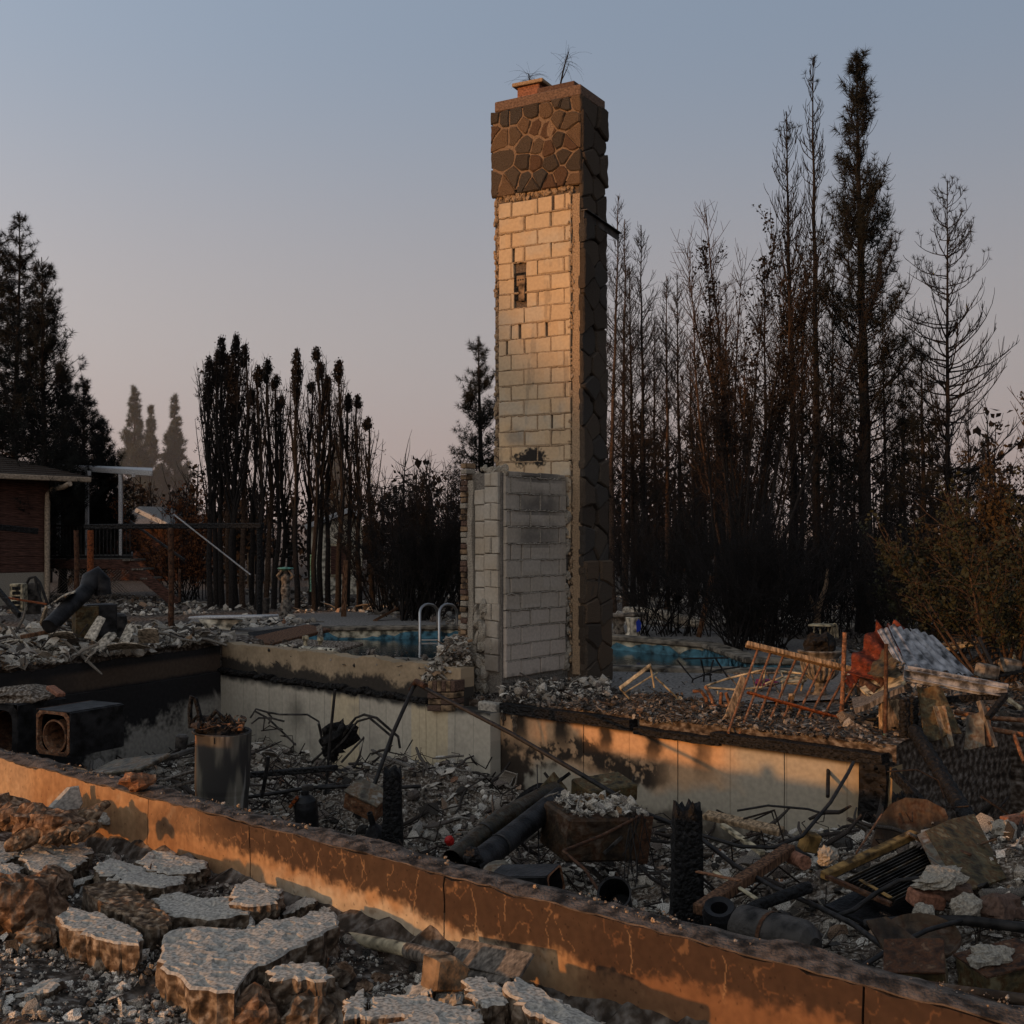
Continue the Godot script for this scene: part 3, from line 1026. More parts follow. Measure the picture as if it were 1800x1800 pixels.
func build_walls() -> void:
	# near foundation wall: rust-brown staining, soot above, paler foot, pale cracks
	var W := 12.2
	var H := 1.0
	var crack := [3.24, 3.73, 4.1, 4.5, 4.9, 5.12, 5.36, 5.83, 6.3, 2.6]
	var fn := func(u: float, v: float) -> Color:
		var t := u - 2.5
		var a := n2(t, v, 1.3); var b := n2(t + 31, v, 5.0); var c := n2(t, v + 9, 16.0)
		var drip := n2(t * 9.0, v * 0.7, 1.0)
		var k := mixc(Color(0.30, 0.18, 0.092), Color(0.2, 0.105, 0.05), 0.5 + 0.9 * a + 0.5 * drip)
		k = mixc(k, Color(0.34, 0.275, 0.195), sm(2.8, 3.9, t + 0.4 * a) * sm(5.5, 4.9, t) * sm(0.16, 0.3, v + 0.08 * b))
		k = mixc(k, Color(0.36, 0.29, 0.2), sm(0.62, 0.3, t) * 0.35 + sm(0.3, 0.7, b + 0.3 * drip) * 0.3)
		var vein := absf(n2(t + 17, v, 3.0))
		k = mixc(k, Color(0.14, 0.07, 0.034), sm(0.02, 0.3, (t - 5.3) * 0.5 + 0.7 * a + 0.4 * b) * sm(4.9, 5.2, t))
		# soot that clings below the broken top, ragged and crazed
		var edge := 0.19 + 0.09 * n2(t, 4.0, 0.55) + 0.05 * a + 0.03 * b + 0.03 * drip
		var soot := sm(edge + 0.035, edge - 0.03, v + 0.03 * b + 0.03 * c) * sm(1.7, 3.2, t + 0.6 * a)
		if vein < 0.02: soot *= 0.55
		k = mixc(k, Color(0.034, 0.021, 0.014), soot * 0.94)
		k = mixc(k, Color(0.2, 0.11, 0.055), sm(0.45, 0.6, n2(t + 60, v, 7.0)) * 0.5)
		for e in 10:
			var cx: float = crack[e] + 0.035 * n2(v, e * 3.0, 4.0) + 0.012 * n2(v, e * 5.0, 14.0)
			var wd := 0.003 + 0.002 * b
			if absf(t - cx) < wd and v < 0.26 + 0.14 * sin(e * 2.3) and v > 0.02:
				k = mixc(k, Color(0.3, 0.19, 0.1), 0.45)
		k *= 0.9 + 0.22 * c + 0.1 * b
		if n2(t, v + 40, 22.0) > 0.55: k *= 0.55
		return k
	stain(2048, 140, fn, "near_stain", "", 0.0, Vector2(W, H))
	var f := frame(NW0 - NWX * 2.5, NWX)
	var t := thing("foundation_wall", "long rust-stained concrete foundation wall crossing the foreground", "wall", NW0 + Vector3(3, -0.6, 2.5))
	for s in [[0.0, 2.4], [2.408, 4.52], [4.528, 5.6], [5.61, 7.2], [7.21, 9.4], [9.41, 12.2]]:
		var m := MB.new()
		face(m, f, s[0], s[1], -0.75, 0.25, 0.0, 0.2, W, 0.25, H, 0.016, 0.045, 0.022)
		part("wall_panel", m, M.near_stain, t, true)
	var led := MB.new()  # crust of ash and crumbled concrete on the top
	var g := []
	for r in 4:
		var row := []
		for j in 150:
			var x := 12.15 * j / 149.0
			var z := -0.004 - 0.185 * r / 3.0
			var y := 0.256 + (0.012 if r in [1, 2] else 0.0) + 0.016 * nz.get_noise_2d(x * 300, z * 900) + 0.012 * nz.get_noise_2d(x * 1200, z * 2000) + 0.05 * maxf(0, nz.get_noise_2d(x * 70, 40)) * (r / 3.0)
			row.append(f * Vector3(x, y, z))
		g.append(row)
	g.reverse()
	led.sheet(g, 0.008)
	part("crumbled_top", led, mat("wall_top", lin(0.11, 0.088, 0.074), "blotch", 1.4, 1.0, "n_fine", 1.0), t)

	# far basement wall
	var pa := frame(PA0, PAX)
	var fa := func(u: float, v: float) -> Color:
		var a := n2(u, v, 0.9); var b := n2(u + 13, v, 4.0); var c := n2(u, v + 7, 13.0)
		var board := 0.5 + 0.5 * nz.get_noise_1d(floorf(u / 0.31) * 777.0)
		var k := Color(0.37, 0.335, 0.27) * (0.86 + 0.22 * board)
		if (u > 2.62 and u < 3.2) or (u > 4.2 and u < 4.85): k = Color(0.44, 0.365, 0.245)  # yellower panels: slits of sunlight put into the colour
		k = mixc(k, Color(0.2, 0.18, 0.15), sm(0.1, 0.6, a + 0.3 * b) * 0.4)
		if fposmod(u, 0.31) < 0.012: k *= 0.7
		k = mixc(k, Color(0.03, 0.028, 0.025), sm(0.09, 0.0, v + 0.04 * b) + sm(0.3, 0.0, absf(u - 1.9 - 0.12 * a)) * sm(0.0, 0.35, v) * sm(0.75, 0.4, v) * 0.6)
		k = mixc(k, Color(0.1, 0.09, 0.075), sm(0.75, 1.2, v + 0.2 * a) * 0.7)
		return k * (0.92 + 0.16 * c)
	stain(700, 180, fa, "basement_stain_and_sun", "", 0.0, Vector2(5.6, 1.4))
	var fb := func(u: float, v: float) -> Color:
		var a := n2(u, v, 1.1); var b := n2(u + 13, v, 3.6); var c := n2(u, v + 7, 14.0)
		var k := mixc(Color(0.40, 0.25, 0.14), Color(0.28, 0.25, 0.195), sm(0.42, 0.62, v + 0.14 * a) + sm(2.9, 3.3, u + 0.2 * a))  # orange sun glow and the unlit right end are put into the colour
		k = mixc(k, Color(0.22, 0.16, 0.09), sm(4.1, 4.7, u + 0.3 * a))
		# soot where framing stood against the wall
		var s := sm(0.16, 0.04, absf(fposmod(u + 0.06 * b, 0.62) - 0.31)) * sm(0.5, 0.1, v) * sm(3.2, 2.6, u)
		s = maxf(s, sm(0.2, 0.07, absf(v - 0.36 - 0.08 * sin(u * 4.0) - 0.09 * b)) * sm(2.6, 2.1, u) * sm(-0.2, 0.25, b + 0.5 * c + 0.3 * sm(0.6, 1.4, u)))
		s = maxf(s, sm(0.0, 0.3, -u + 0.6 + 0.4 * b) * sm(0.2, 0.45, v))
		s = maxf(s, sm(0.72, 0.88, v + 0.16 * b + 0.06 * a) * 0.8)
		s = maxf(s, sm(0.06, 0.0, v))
		k = mixc(k, Color(0.03, 0.022, 0.016), s)
		if fposmod(u, 0.62) < 0.014: k *= 0.75
		return k * (0.9 + 0.18 * c)
	stain(640, 180, fb, "scorch_and_sun", "", 0.0, Vector2(4.9, 1.4))
	t = thing("basement_wall", "pale concrete far basement wall, scorched and painted with orange sunlight on its right half", "wall", PA0 + Vector3(4, -1.4, 4))
	for s in [[0.0, 1.86], [1.868, 3.2], [3.208, 4.46], [4.468, 5.55]]:
		var m := MB.new()
		face(m, pa, s[0], s[1], -1.5, -0.1, 0.1, 0.3, 5.6, -0.1, 1.4, 0.006, 0.1, 0.01)
		part("wall_panel", m, M.basement_stain_and_sun, t, true)
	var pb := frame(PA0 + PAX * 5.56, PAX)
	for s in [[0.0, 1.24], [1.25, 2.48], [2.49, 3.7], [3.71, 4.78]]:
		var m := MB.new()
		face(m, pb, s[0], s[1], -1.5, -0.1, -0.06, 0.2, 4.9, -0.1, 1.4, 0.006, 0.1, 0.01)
		part("wall_panel", m, M.scorch_and_sun, t, true)
	var fu := func(u: float, v: float) -> Color:
		var a := n2(u, v, 1.2); var b := n2(u + 13, v, 4.0); var c := n2(u, v + 7, 14.0)
		var k := mixc(Color(0.2, 0.15, 0.095), Color(0.3, 0.23, 0.15), 0.5 + a)
		var e := 0.22 + 0.12 * a + 0.07 * b + 0.04 * c
		k = mixc(k, Color(0.022, 0.02, 0.018), sm(e - 0.03, e + 0.07, v) * 0.95)
		return k * (0.9 + 0.2 * c)
	stain(512, 64, fu, "upper_stain", "", 0.0, Vector2(5.2, 0.46))
	var up := MB.new()
	face(up, pa, -0.2, 4.95, -0.1, 0.36, -0.02, 0.22, 5.2, 0.36, 0.46, 0.02, 0.1, 0.04)
	part("upper_course", up, M.upper_stain, t, true)
	var sill := MB.new()
	for j in 34:
		var x := 0.05 + j * 0.145
		rock_mb(sill, pa * Vector3(x, -0.06 + rr(-0.02, 0.03), 0.06), Vector3(0.1, 0.045, 0.07), Basis(pa.basis), 0.5, 8)
	var so := part("charred_sill", sill, M.char_rough, t)
	so.set_meta("kind", "stuff")
	# charred plates left on top of the right half
	for s in [[0.02, 1.9, 0.11], [1.95, 3.0, 0.07], [2.9, 4.7, 0.10]]:
		var m := MB.new()
		var gg := []
		for r in 2:
			var row := []
			for j in 25:
				var x := lerpf(s[0], s[1], j / 24.0)
				row.append(pb * Vector3(x, -0.1 + s[2] * 0.5 + 0.012 * nz.get_noise_1d(x * 500) - (0.03 if s[2] < 0.08 else 0.0), -0.02 - 0.15 * (1 - r)))
			gg.append(row)
		m.sheet(gg, s[2])
		part("charred_plate", m, M.char, t)

	# side basement wall, blackened
	var lw := frame(LW0, LWX)
	var fl := func(u: float, v: float) -> Color:
		var a := n2(u, v, 0.8); var b := n2(u + 13, v, 3.6); var c := n2(u, v + 7, 14.0)
		var k := Color(0.016, 0.015, 0.015)
		var bare := sm(-0.15, 0.25, (v - 1.0) * 0.9 + 0.35 * a + 0.25 * b + 0.12 * c + (u - 4.4) * 0.32) * sm(0.62, 0.8, v)
		bare = maxf(bare, sm(5.85, 5.95, u + 0.05 * b) * sm(0.7, 0.78, v - (u - 6.0) * 1.2))
		k = mixc(k, Color(0.26, 0.24, 0.205), bare)
		k = mixc(k, Color(0.075, 0.052, 0.036), sm(0.36, 0.3, v + 0.02 * b) * sm(0.06, 0.14, v) * sm(2.0, 4.0, u + a) * 0.8)
		return k * (0.9 + 0.25 * c)
	stain(512, 160, fl, "side_stain", "", 0.0, Vector2(6.2, 1.8))
	t = thing("basement_side_wall", "soot-black side wall of the basement under the paper heap", "wall", LW0 + Vector3(1.5, -1.4, -2.5))
	var m1 := MB.new()
	face(m1, lw, 0.0, 6.05, -1.5, -0.06, 0.02, 0.2, 6.2, 0.3, 1.8, 0.01, 0.12, 0.012)
	part("lower_face", m1, M.side_stain, t, true)
	var m2 := MB.new()
	face(m2, lw, 0.0, 6.1, -0.06, 0.3, -0.05, 0.2, 6.2, 0.3, 1.8, 0.02, 0.1, 0.03)
	part("upper_course", m2, M.side_stain, t, true)

	# return wall at the right, its shade put into a black colour
	var rw := frame(PA0 + PAX * 10.3, RWX)
	var m3 := MB.new()
	face(m3, rw, 0.0, 2.6, -1.6, -0.08, 0.0, 0.25, 2.6, 0, 1, 0.02, 0.15, 0.05)
	single("return_wall", "concrete wall end coloured black for its shade, below the collapsed metal roof", "wall", m3, M.char_rough)

# ------------------------------------------------------------------ chimney
func voronoi(sites: Array, lo: Vector2, hi: Vector2) -> Array:
	var out := []
	for s in sites:
		var poly := PackedVector2Array([lo, Vector2(hi.x, lo.y), hi, Vector2(lo.x, hi.y)])
		for q in sites:
			if q == s: continue
			var mid: Vector2 = (s + q) * 0.5
			var nn: Vector2 = (q - s).normalized()
			var cut := PackedVector2Array()
			for i in poly.size():
				var a := poly[i]
				var b := poly[(i + 1) % poly.size()]
				var da := (a - mid).dot(nn)
				var db := (b - mid).dot(nn)
				if da <= 0.0: cut.append(a)
				if (da < 0.0) != (db < 0.0) and absf(da - db) > 1e-7: cut.append(a.lerp(b, da / (da - db)))
			poly = cut
			if poly.size() < 3: break
		out.append(poly)
	return out

func stones(t: Node3D, f: Transform3D, sites: Array, lo: Vector2, hi: Vector2, gap: float, z: float, vary: float, tones: Array) -> void:
	var cells := voronoi(sites, lo, hi)
	for i in cells.size():
		var poly: PackedVector2Array = cells[i]
		if poly.size() < 3: continue
		var c: Vector2 = sites[i]
		var fine := PackedVector2Array()
		for k in poly.size():
			var a := poly[k]
			var b := poly[(k + 1) % poly.size()]
			var seg := maxi(1, int(a.distance_to(b) / 0.06))
			for s in seg:
				var p := a.lerp(b, float(s) / seg)
				var l := p.distance_to(c)
				p = c + (p - c) * maxf(0.2, (l - gap - (0.008 if s == 0 else 0.0)) / maxf(l, 0.001))
				p += Vector2(nz.get_noise_2d(p.x * 2500, p.y * 2500), nz.get_noise_2d(p.y * 2500, p.x * 2500 + 99)) * 0.012
				fine.append(p)
		var m := MB.new()
		var zz := z + rr(-vary, vary)
		m.prism(f, fine, -0.01, zz, rr(0.01, 0.026))
		# break the flat front up a little
		for vi in m.v.size():
			var p := m.v[vi]
			m.v[vi] += f.basis.z * nz.get_noise_3d(p.x * 1200, p.y * 1200, p.z * 1200) * 0.02
		part("stone", m, tones[rng.randi() % tones.size()], t)

func blocks(t: Node3D, f: Transform3D, x0: float, x1: float, y0: float, y1: float, z: float, m_: Material, uw: float, ut: float, uh: float, length := 0.4, hole := Rect2(), first := 0.0) -> void:
	var y := y0
	var row := 0
	var fill: Material = M.mortar if uw < 1.4 and uw > 1.0 else M.mortar_grey
	while y < y1 - 0.05:
		var ye := minf(y + 0.196, y1)
		var x := x0 - (length * 0.5 if row % 2 else 0.0) - first
		while x < x1 - 0.03:
			var a := maxf(x, x0)
			var b := minf(x + length - 0.013, x1)
			x += length
			if b - a < 0.03: continue
			if b < x1 - 0.05 and rng.randf() < 0.8:  # head joint still filled
				var jm := MB.new()
				var pts := []
				var rad := []
				for q in 6:
					pts.append(f * Vector3(b + 0.006 + rr(-0.002, 0.002), lerpf(y, ye, q / 5.0), z - 0.009))
					rad.append(rr(0.009, 0.015))
				jm.tube(pts, rad, 5)
				part("mortar_bead", jm, fill, t)
			var spans := [[a, b]]
			if hole.size.x > 0.0 and y < hole.end.y - 0.04 and ye > hole.position.y + 0.04 and a < hole.end.x and b > hole.position.x:
				spans = []
				if hole.position.x - a > 0.03: spans.append([a, hole.position.x])
				if b - hole.end.x > 0.03: spans.append([hole.end.x, b])
			for s in spans:
				if rng.randf() < 0.12 and s[1] - s[0] > 0.3:  # a face broken away, leaving a slot
					var cut := rr(0.35, 0.65)
					var xm: float = lerpf(s[0], s[1], cut)
					var m2 := MB.new()
					block(m2, f, s[0], xm - 0.035, y, ye, z + rr(-0.004, 0.004), 0.05, 0.006, uw, ut, uh)
					part("block", m2, m_, t, true)
					s[0] = xm
				var m := MB.new()
				block(m, f, s[0], s[1], y, ye, z + rr(-0.008, 0.008), 0.05, rr(0.005, 0.012), uw, ut, uh, 0.006)
				part("block", m, m_, t, true)
		y += 0.2035
		row += 1

func crumbs(m: MB, f: Transform3D, x0: float, x1: float, y0: float, y1: float, z: float, k: int, s0: float, s1: float) -> void:
	for i in k:
		var s := rr(s0, s1)
		rock_mb(m, f * Vector3(rr(x0, x1), rr(y0, y1), z), Vector3(s, s * rr(0.7, 1.6), s * 0.7), turned(rr(0, 360), rr(-30, 30)), 0.5, 8)

func build_chimney() -> void:
	var f := Transform3D(Basis(Vector3(0.862, 0, 0.507), Vector3.UP, Vector3(-0.507, 0, 0.862)).orthonormalized(), Vector3(-0.243, 0, -16.07))
	var t := thing("chimney", "tall burnt chimney of fieldstone and exposed concrete block", "chimney", Vector3(0.4, 0, -15.9))
	var core := MB.new()
	core.box(f * Transform3D(Basis(), Vector3(0.66, 3.75, -0.36)), Vector3(1.3, 7.7, 0.7), 0.01)
	part("core", core, M.core, t)
	var bed := MB.new()
	bed.box(f * Transform3D(Basis(), Vector3(0.645, 4.2, 0.0)), Vector3(1.12, 4.7, 0.012), 0.0)
	part("mortar", bed, M.core, t)
	var fn := func(u: float, v: float) -> Color:
		var x := u; var y := 6.7 - v
		var a := n2(x, y, 0.9); var b := n2(x + 9, y, 4.0); var c := n2(x, y + 3, 18.0)
		var ry := floorf((y - 1.9) / 0.2035)
		var rx := floorf((x + fposmod(ry, 2.0) * 0.2) / 0.4)
		var id := nz.get_noise_2d(rx * 331, ry * 517)
		var k := mixc(Color(0.41, 0.295, 0.175), Color(0.36, 0.30, 0.215), 0.5 + 0.5 * id)
		k = mixc(k, Color(0.5, 0.34, 0.18), sm(0.15, 0.6, a + 0.4 * id) * 0.5)
		k = mixc(k, Color(0.2, 0.16, 0.115), sm(0.25, 0.55, n2(x * 5.0, y * 0.5 + 8.0, 1.2) + 0.4 * b) * 0.5)
		k = mixc(k, Color(0.33, 0.31, 0.26), sm(0.05, 0.5, n2(x + 40, y, 1.1)) * 0.5)
		var d := Vector2((x - 0.58 - 0.1 * a) / 0.3, (y - 2.97 + 0.12 * absf(x - 0.6)) / 0.13).length()
		k = mixc(k, Color(0.02, 0.018, 0.016), sm(1.05, 0.6, d + 0.6 * b + 0.35 * c))
		d = Vector2((x - 0.36) / 0.2, (y - 3.25) / 0.16).length()
		k = mixc(k, Color(0.16, 0.15, 0.13), sm(1.1, 0.3, d + 0.3 * b) * 0.7)
		return k * (0.92 + 0.14 * c + 0.08 * id)
	stain(220, 760, fn, "block_stain", "", 0.0, Vector2(1.32, 4.9))
	blocks(t, f, 0.1, 1.18, 1.9, 6.42, 0.042, M.block_stain, 1.32, 6.7, 4.9, 0.4, Rect2(0.335, 5.06, 0.19, 0.37))
	for r in 21:  # smeared mortar in the bed joints, broken off in places
		var m := MB.new()
		var pts := []
		var rad := []
		for j in 30:
			pts.append(f * Vector3(0.12 + 1.04 * j / 29.0, 2.097 + r * 0.2035 + rr(-0.006, 0.006), 0.034))
			rad.append(0.002 if nz.get_noise_2d(j * 26.0, r * 200.0) < -0.27 else rr(0.011, 0.017))
		m.tube(pts, rad, 5)
		part("mortar_bead", m, M.mortar, t)
	# recess with a burnt outlet box
	var ob := MB.new()
	ob.box(f * Transform3D(Basis(), Vector3(0.45, 5.31, 0.03)), Vector3(0.13, 0.14, 0.06), 0.006)
	var box := part("outlet_box", ob, M.brick_tan, t)
	for k in 3:
		var h := MB.new()
		h.lathe(f * Transform3D(Basis(Vector3.RIGHT, Vector3(0, 0, 1), Vector3(0, -1, 0)), Vector3(0.415 + k * 0.035, 5.32, 0.0605)), [Vector2(0.011, 0.0), Vector2(0.011, 0.002), Vector2(0, 0.002)], 8)
		part("knockout", h, M.char, box)
	var rec := MB.new()
	rec.box(f * Transform3D(Basis(), Vector3(0.43, 5.24, 0.03)), Vector3(0.19, 0.36, 0.014), 0.0)
	part("recess", rec, M.char, t)
	var obp := MB.new()
	obp.box(f * Transform3D(Basis(), Vector3(0.46, 5.14, 0.045)), Vector3(0.09, 0.2, 0.03), 0.004)
	part("broken_web", obp, M.brick_tan, t)
	# ragged mortar down both edges
	var e := MB.new()
	crumbs(e, f, 0.02, 0.105, 2.5, 6.5, -0.002, 260, 0.014, 0.034)
	part("mortar_edge", e, M.mortar, t).set_meta("kind", "stuff")
	e = MB.new()
	crumbs(e, f, 1.15, 1.225, 0.3, 6.4, 0.026, 230, 0.008, 0.03)
	part("mortar_edge", e, M.mortar, t).set_meta("kind", "stuff")
	e = MB.new()
	crumbs(e, f, 0.08, 1.2, 6.4, 6.5, 0.012, 110, 0.014, 0.04)
	part("mortar_edge", e, M.mortar, t).set_meta("kind", "stuff")
	e = MB.new()
	face(e, f, 1.21, 1.315, 0.15, 6.35, 0.035, 0.06, 1.32, 6.7, 4.9, 0.02, 0.05)
	part("mortar_strip", e, M.mortar, t)
	# fieldstone facing left at the top
	var tones := []
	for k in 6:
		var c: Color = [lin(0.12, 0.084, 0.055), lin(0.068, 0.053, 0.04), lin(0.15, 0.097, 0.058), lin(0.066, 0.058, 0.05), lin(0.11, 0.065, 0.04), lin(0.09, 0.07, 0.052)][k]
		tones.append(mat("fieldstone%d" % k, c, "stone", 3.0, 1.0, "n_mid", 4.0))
	var mb2 := MB.new()
	mb2.box(f * Transform3D(Basis(), Vector3(0.66, 7.06, 0.022)), Vector3(1.3, 1.06, 0.044), 0.0)
	part("mortar", mb2, mat("stone_mortar", lin(0.21, 0.145, 0.095), "grain", 2.0, 1.0, "n_mid", 1.2), t)
	var sites := [Vector2(0.05, 7.52), Vector2(0.04, 7.36), Vector2(0.18, 7.5), Vector2(0.14, 7.26), Vector2(0.36, 7.5), Vector2(0.5, 7.36), Vector2(0.6, 7.52), Vector2(0.37, 7.26), Vector2(0.66, 7.3), Vector2(0.84, 7.5), Vector2(1.0, 7.58), Vector2(1.12, 7.54), Vector2(1.26, 7.56), Vector2(1.15, 7.3), Vector2(1.02, 7.36),
		Vector2(0.84, 7.24), Vector2(0.2, 6.95), Vector2(0.52, 7.1), Vector2(0.7, 7.04), Vector2(0.86, 6.99), Vector2(1.02, 7.05), Vector2(1.24, 7.1), Vector2(1.15, 7.02), Vector2(0.49, 6.86), Vector2(0.66, 6.84), Vector2(0.9, 6.8), Vector2(1.08, 6.88), Vector2(1.24, 6.74), Vector2(0.06, 6.64), Vector2(0.2, 6.6), Vector2(0.34, 6.7), Vector2(0.5, 6.64), Vector2(0.62, 6.54), Vector2(0.74, 6.62), Vector2(0.88, 6.54), Vector2(1.04, 6.6), Vector2(1.22, 6.52)]
	stones(t, f, sites, Vector2(-0.03, 6.46), Vector2(1.345, 7.62), 0.005, 0.062, 0.014, tones)
	# fieldstone on the right side; darkest tones only, putting its shade into the colour
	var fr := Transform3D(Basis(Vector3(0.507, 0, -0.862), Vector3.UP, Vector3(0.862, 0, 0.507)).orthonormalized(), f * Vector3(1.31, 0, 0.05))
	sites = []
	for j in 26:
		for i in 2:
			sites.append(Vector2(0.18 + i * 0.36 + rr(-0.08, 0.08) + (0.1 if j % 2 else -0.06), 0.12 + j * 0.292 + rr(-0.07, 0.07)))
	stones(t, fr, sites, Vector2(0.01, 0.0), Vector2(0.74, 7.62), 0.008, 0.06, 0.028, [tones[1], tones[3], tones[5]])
	sites = []
	for j in 6:
		for i in 2: sites.append(Vector2(0.2 + i * 0.4 + rr(-0.08, 0.08), 0.1 + j * 0.28 + rr(-0.06, 0.06)))
	stones(t, fr, sites, Vector2(0.02, 0.0), Vector2(0.8, 1.62), 0.008, 0.1, 0.015, [tones[0], tones[1], tones[5]])
	# cap, flues, angle iron
	var cap := MB.new()
	cap.box(f * Transform3D(Basis(), Vector3(0.67, 7.69, -0.34)), Vector3(1.3, 0.14, 0.72), 0.012)
	part("cap", cap, mat("cap", lin(0.16, 0.105, 0.075), "grain", 1.2, 0.95, "n_mid", 0.8), t)
	var fl := MB.new()
	fl.box(f * Transform3D(Basis(), Vector3(0.42, 7.87, -0.36)), Vector3(0.34, 0.22, 0.34), 0.01)
	var flue := part("flue", fl, M.brick, t)
	var lid := MB.new()
	lid.box(f * Transform3D(turned(3), Vector3(0.42, 8.0, -0.36)), Vector3(0.46, 0.05, 0.44), 0.008)
	part("lid", lid, M.mortar, flue)
	fl = MB.new()
	fl.box(f * Transform3D(Basis(), Vector3(0.87, 7.82, -0.38)), Vector3(0.56, 0.13, 0.5), 0.01)
	part("flue", fl, M.brick_dark, t)
	var an := MB.new()
	var a0: Vector3 = fr * Vector3(0.0, 6.12, 0.07)
	var a1: Vector3 = fr * Vector3(0.98, 6.02, 0.1)
	an.bar(a0, a1, 0.1, 0.012, Vector3.UP, 0.002)
	an.bar(a0 + Vector3(0, -0.05, 0), a1 + Vector3(0, -0.05, 0), 0.012, 0.1, Vector3.UP, 0.002)
	part("angle_iron", an, M.dark_metal, t)
	for w in [[0.4, -0.34, 0.32, -12.0], [0.8, -0.36, 0.52, 14.0]]:
		var wd := thing("dry_weed", "wispy dead weed on the left flue of the chimney" if w[2] < 0.4 else "taller dead weed on the right flue of the chimney", "weed", f * Vector3(w[0], 7.9, w[1]))
		var m := MB.new()
		var p0: Vector3 = f * Vector3(w[0], 7.88, w[1])
		var c := curve(p0, (f.basis * turned(0, 0, -w[3]).y).normalized(), w[2], 4, 0.0, 0.08)
		m.tube(c, [0.014, 0.012, 0.011, 0.009, 0.006], 4)
		m.tube(curve(c[1], (c[2] - c[1] + f.basis.x * 0.05).normalized(), w[2] * 0.5, 3, 0.1, 0.1), [0.009, 0.008, 0.006, 0.004], 4)
		for k in 34:
			m.tube(curve(c[2].lerp(c[4], rng.randf()), (rv(1.0) + Vector3.UP * 0.5).normalized(), rr(0.15, 0.38), 4, -0.28, 0.15), [0.0022, 0.002, 0.0016, 0.001], 3, false)
		part("branches", m, M.twig_char, wd)

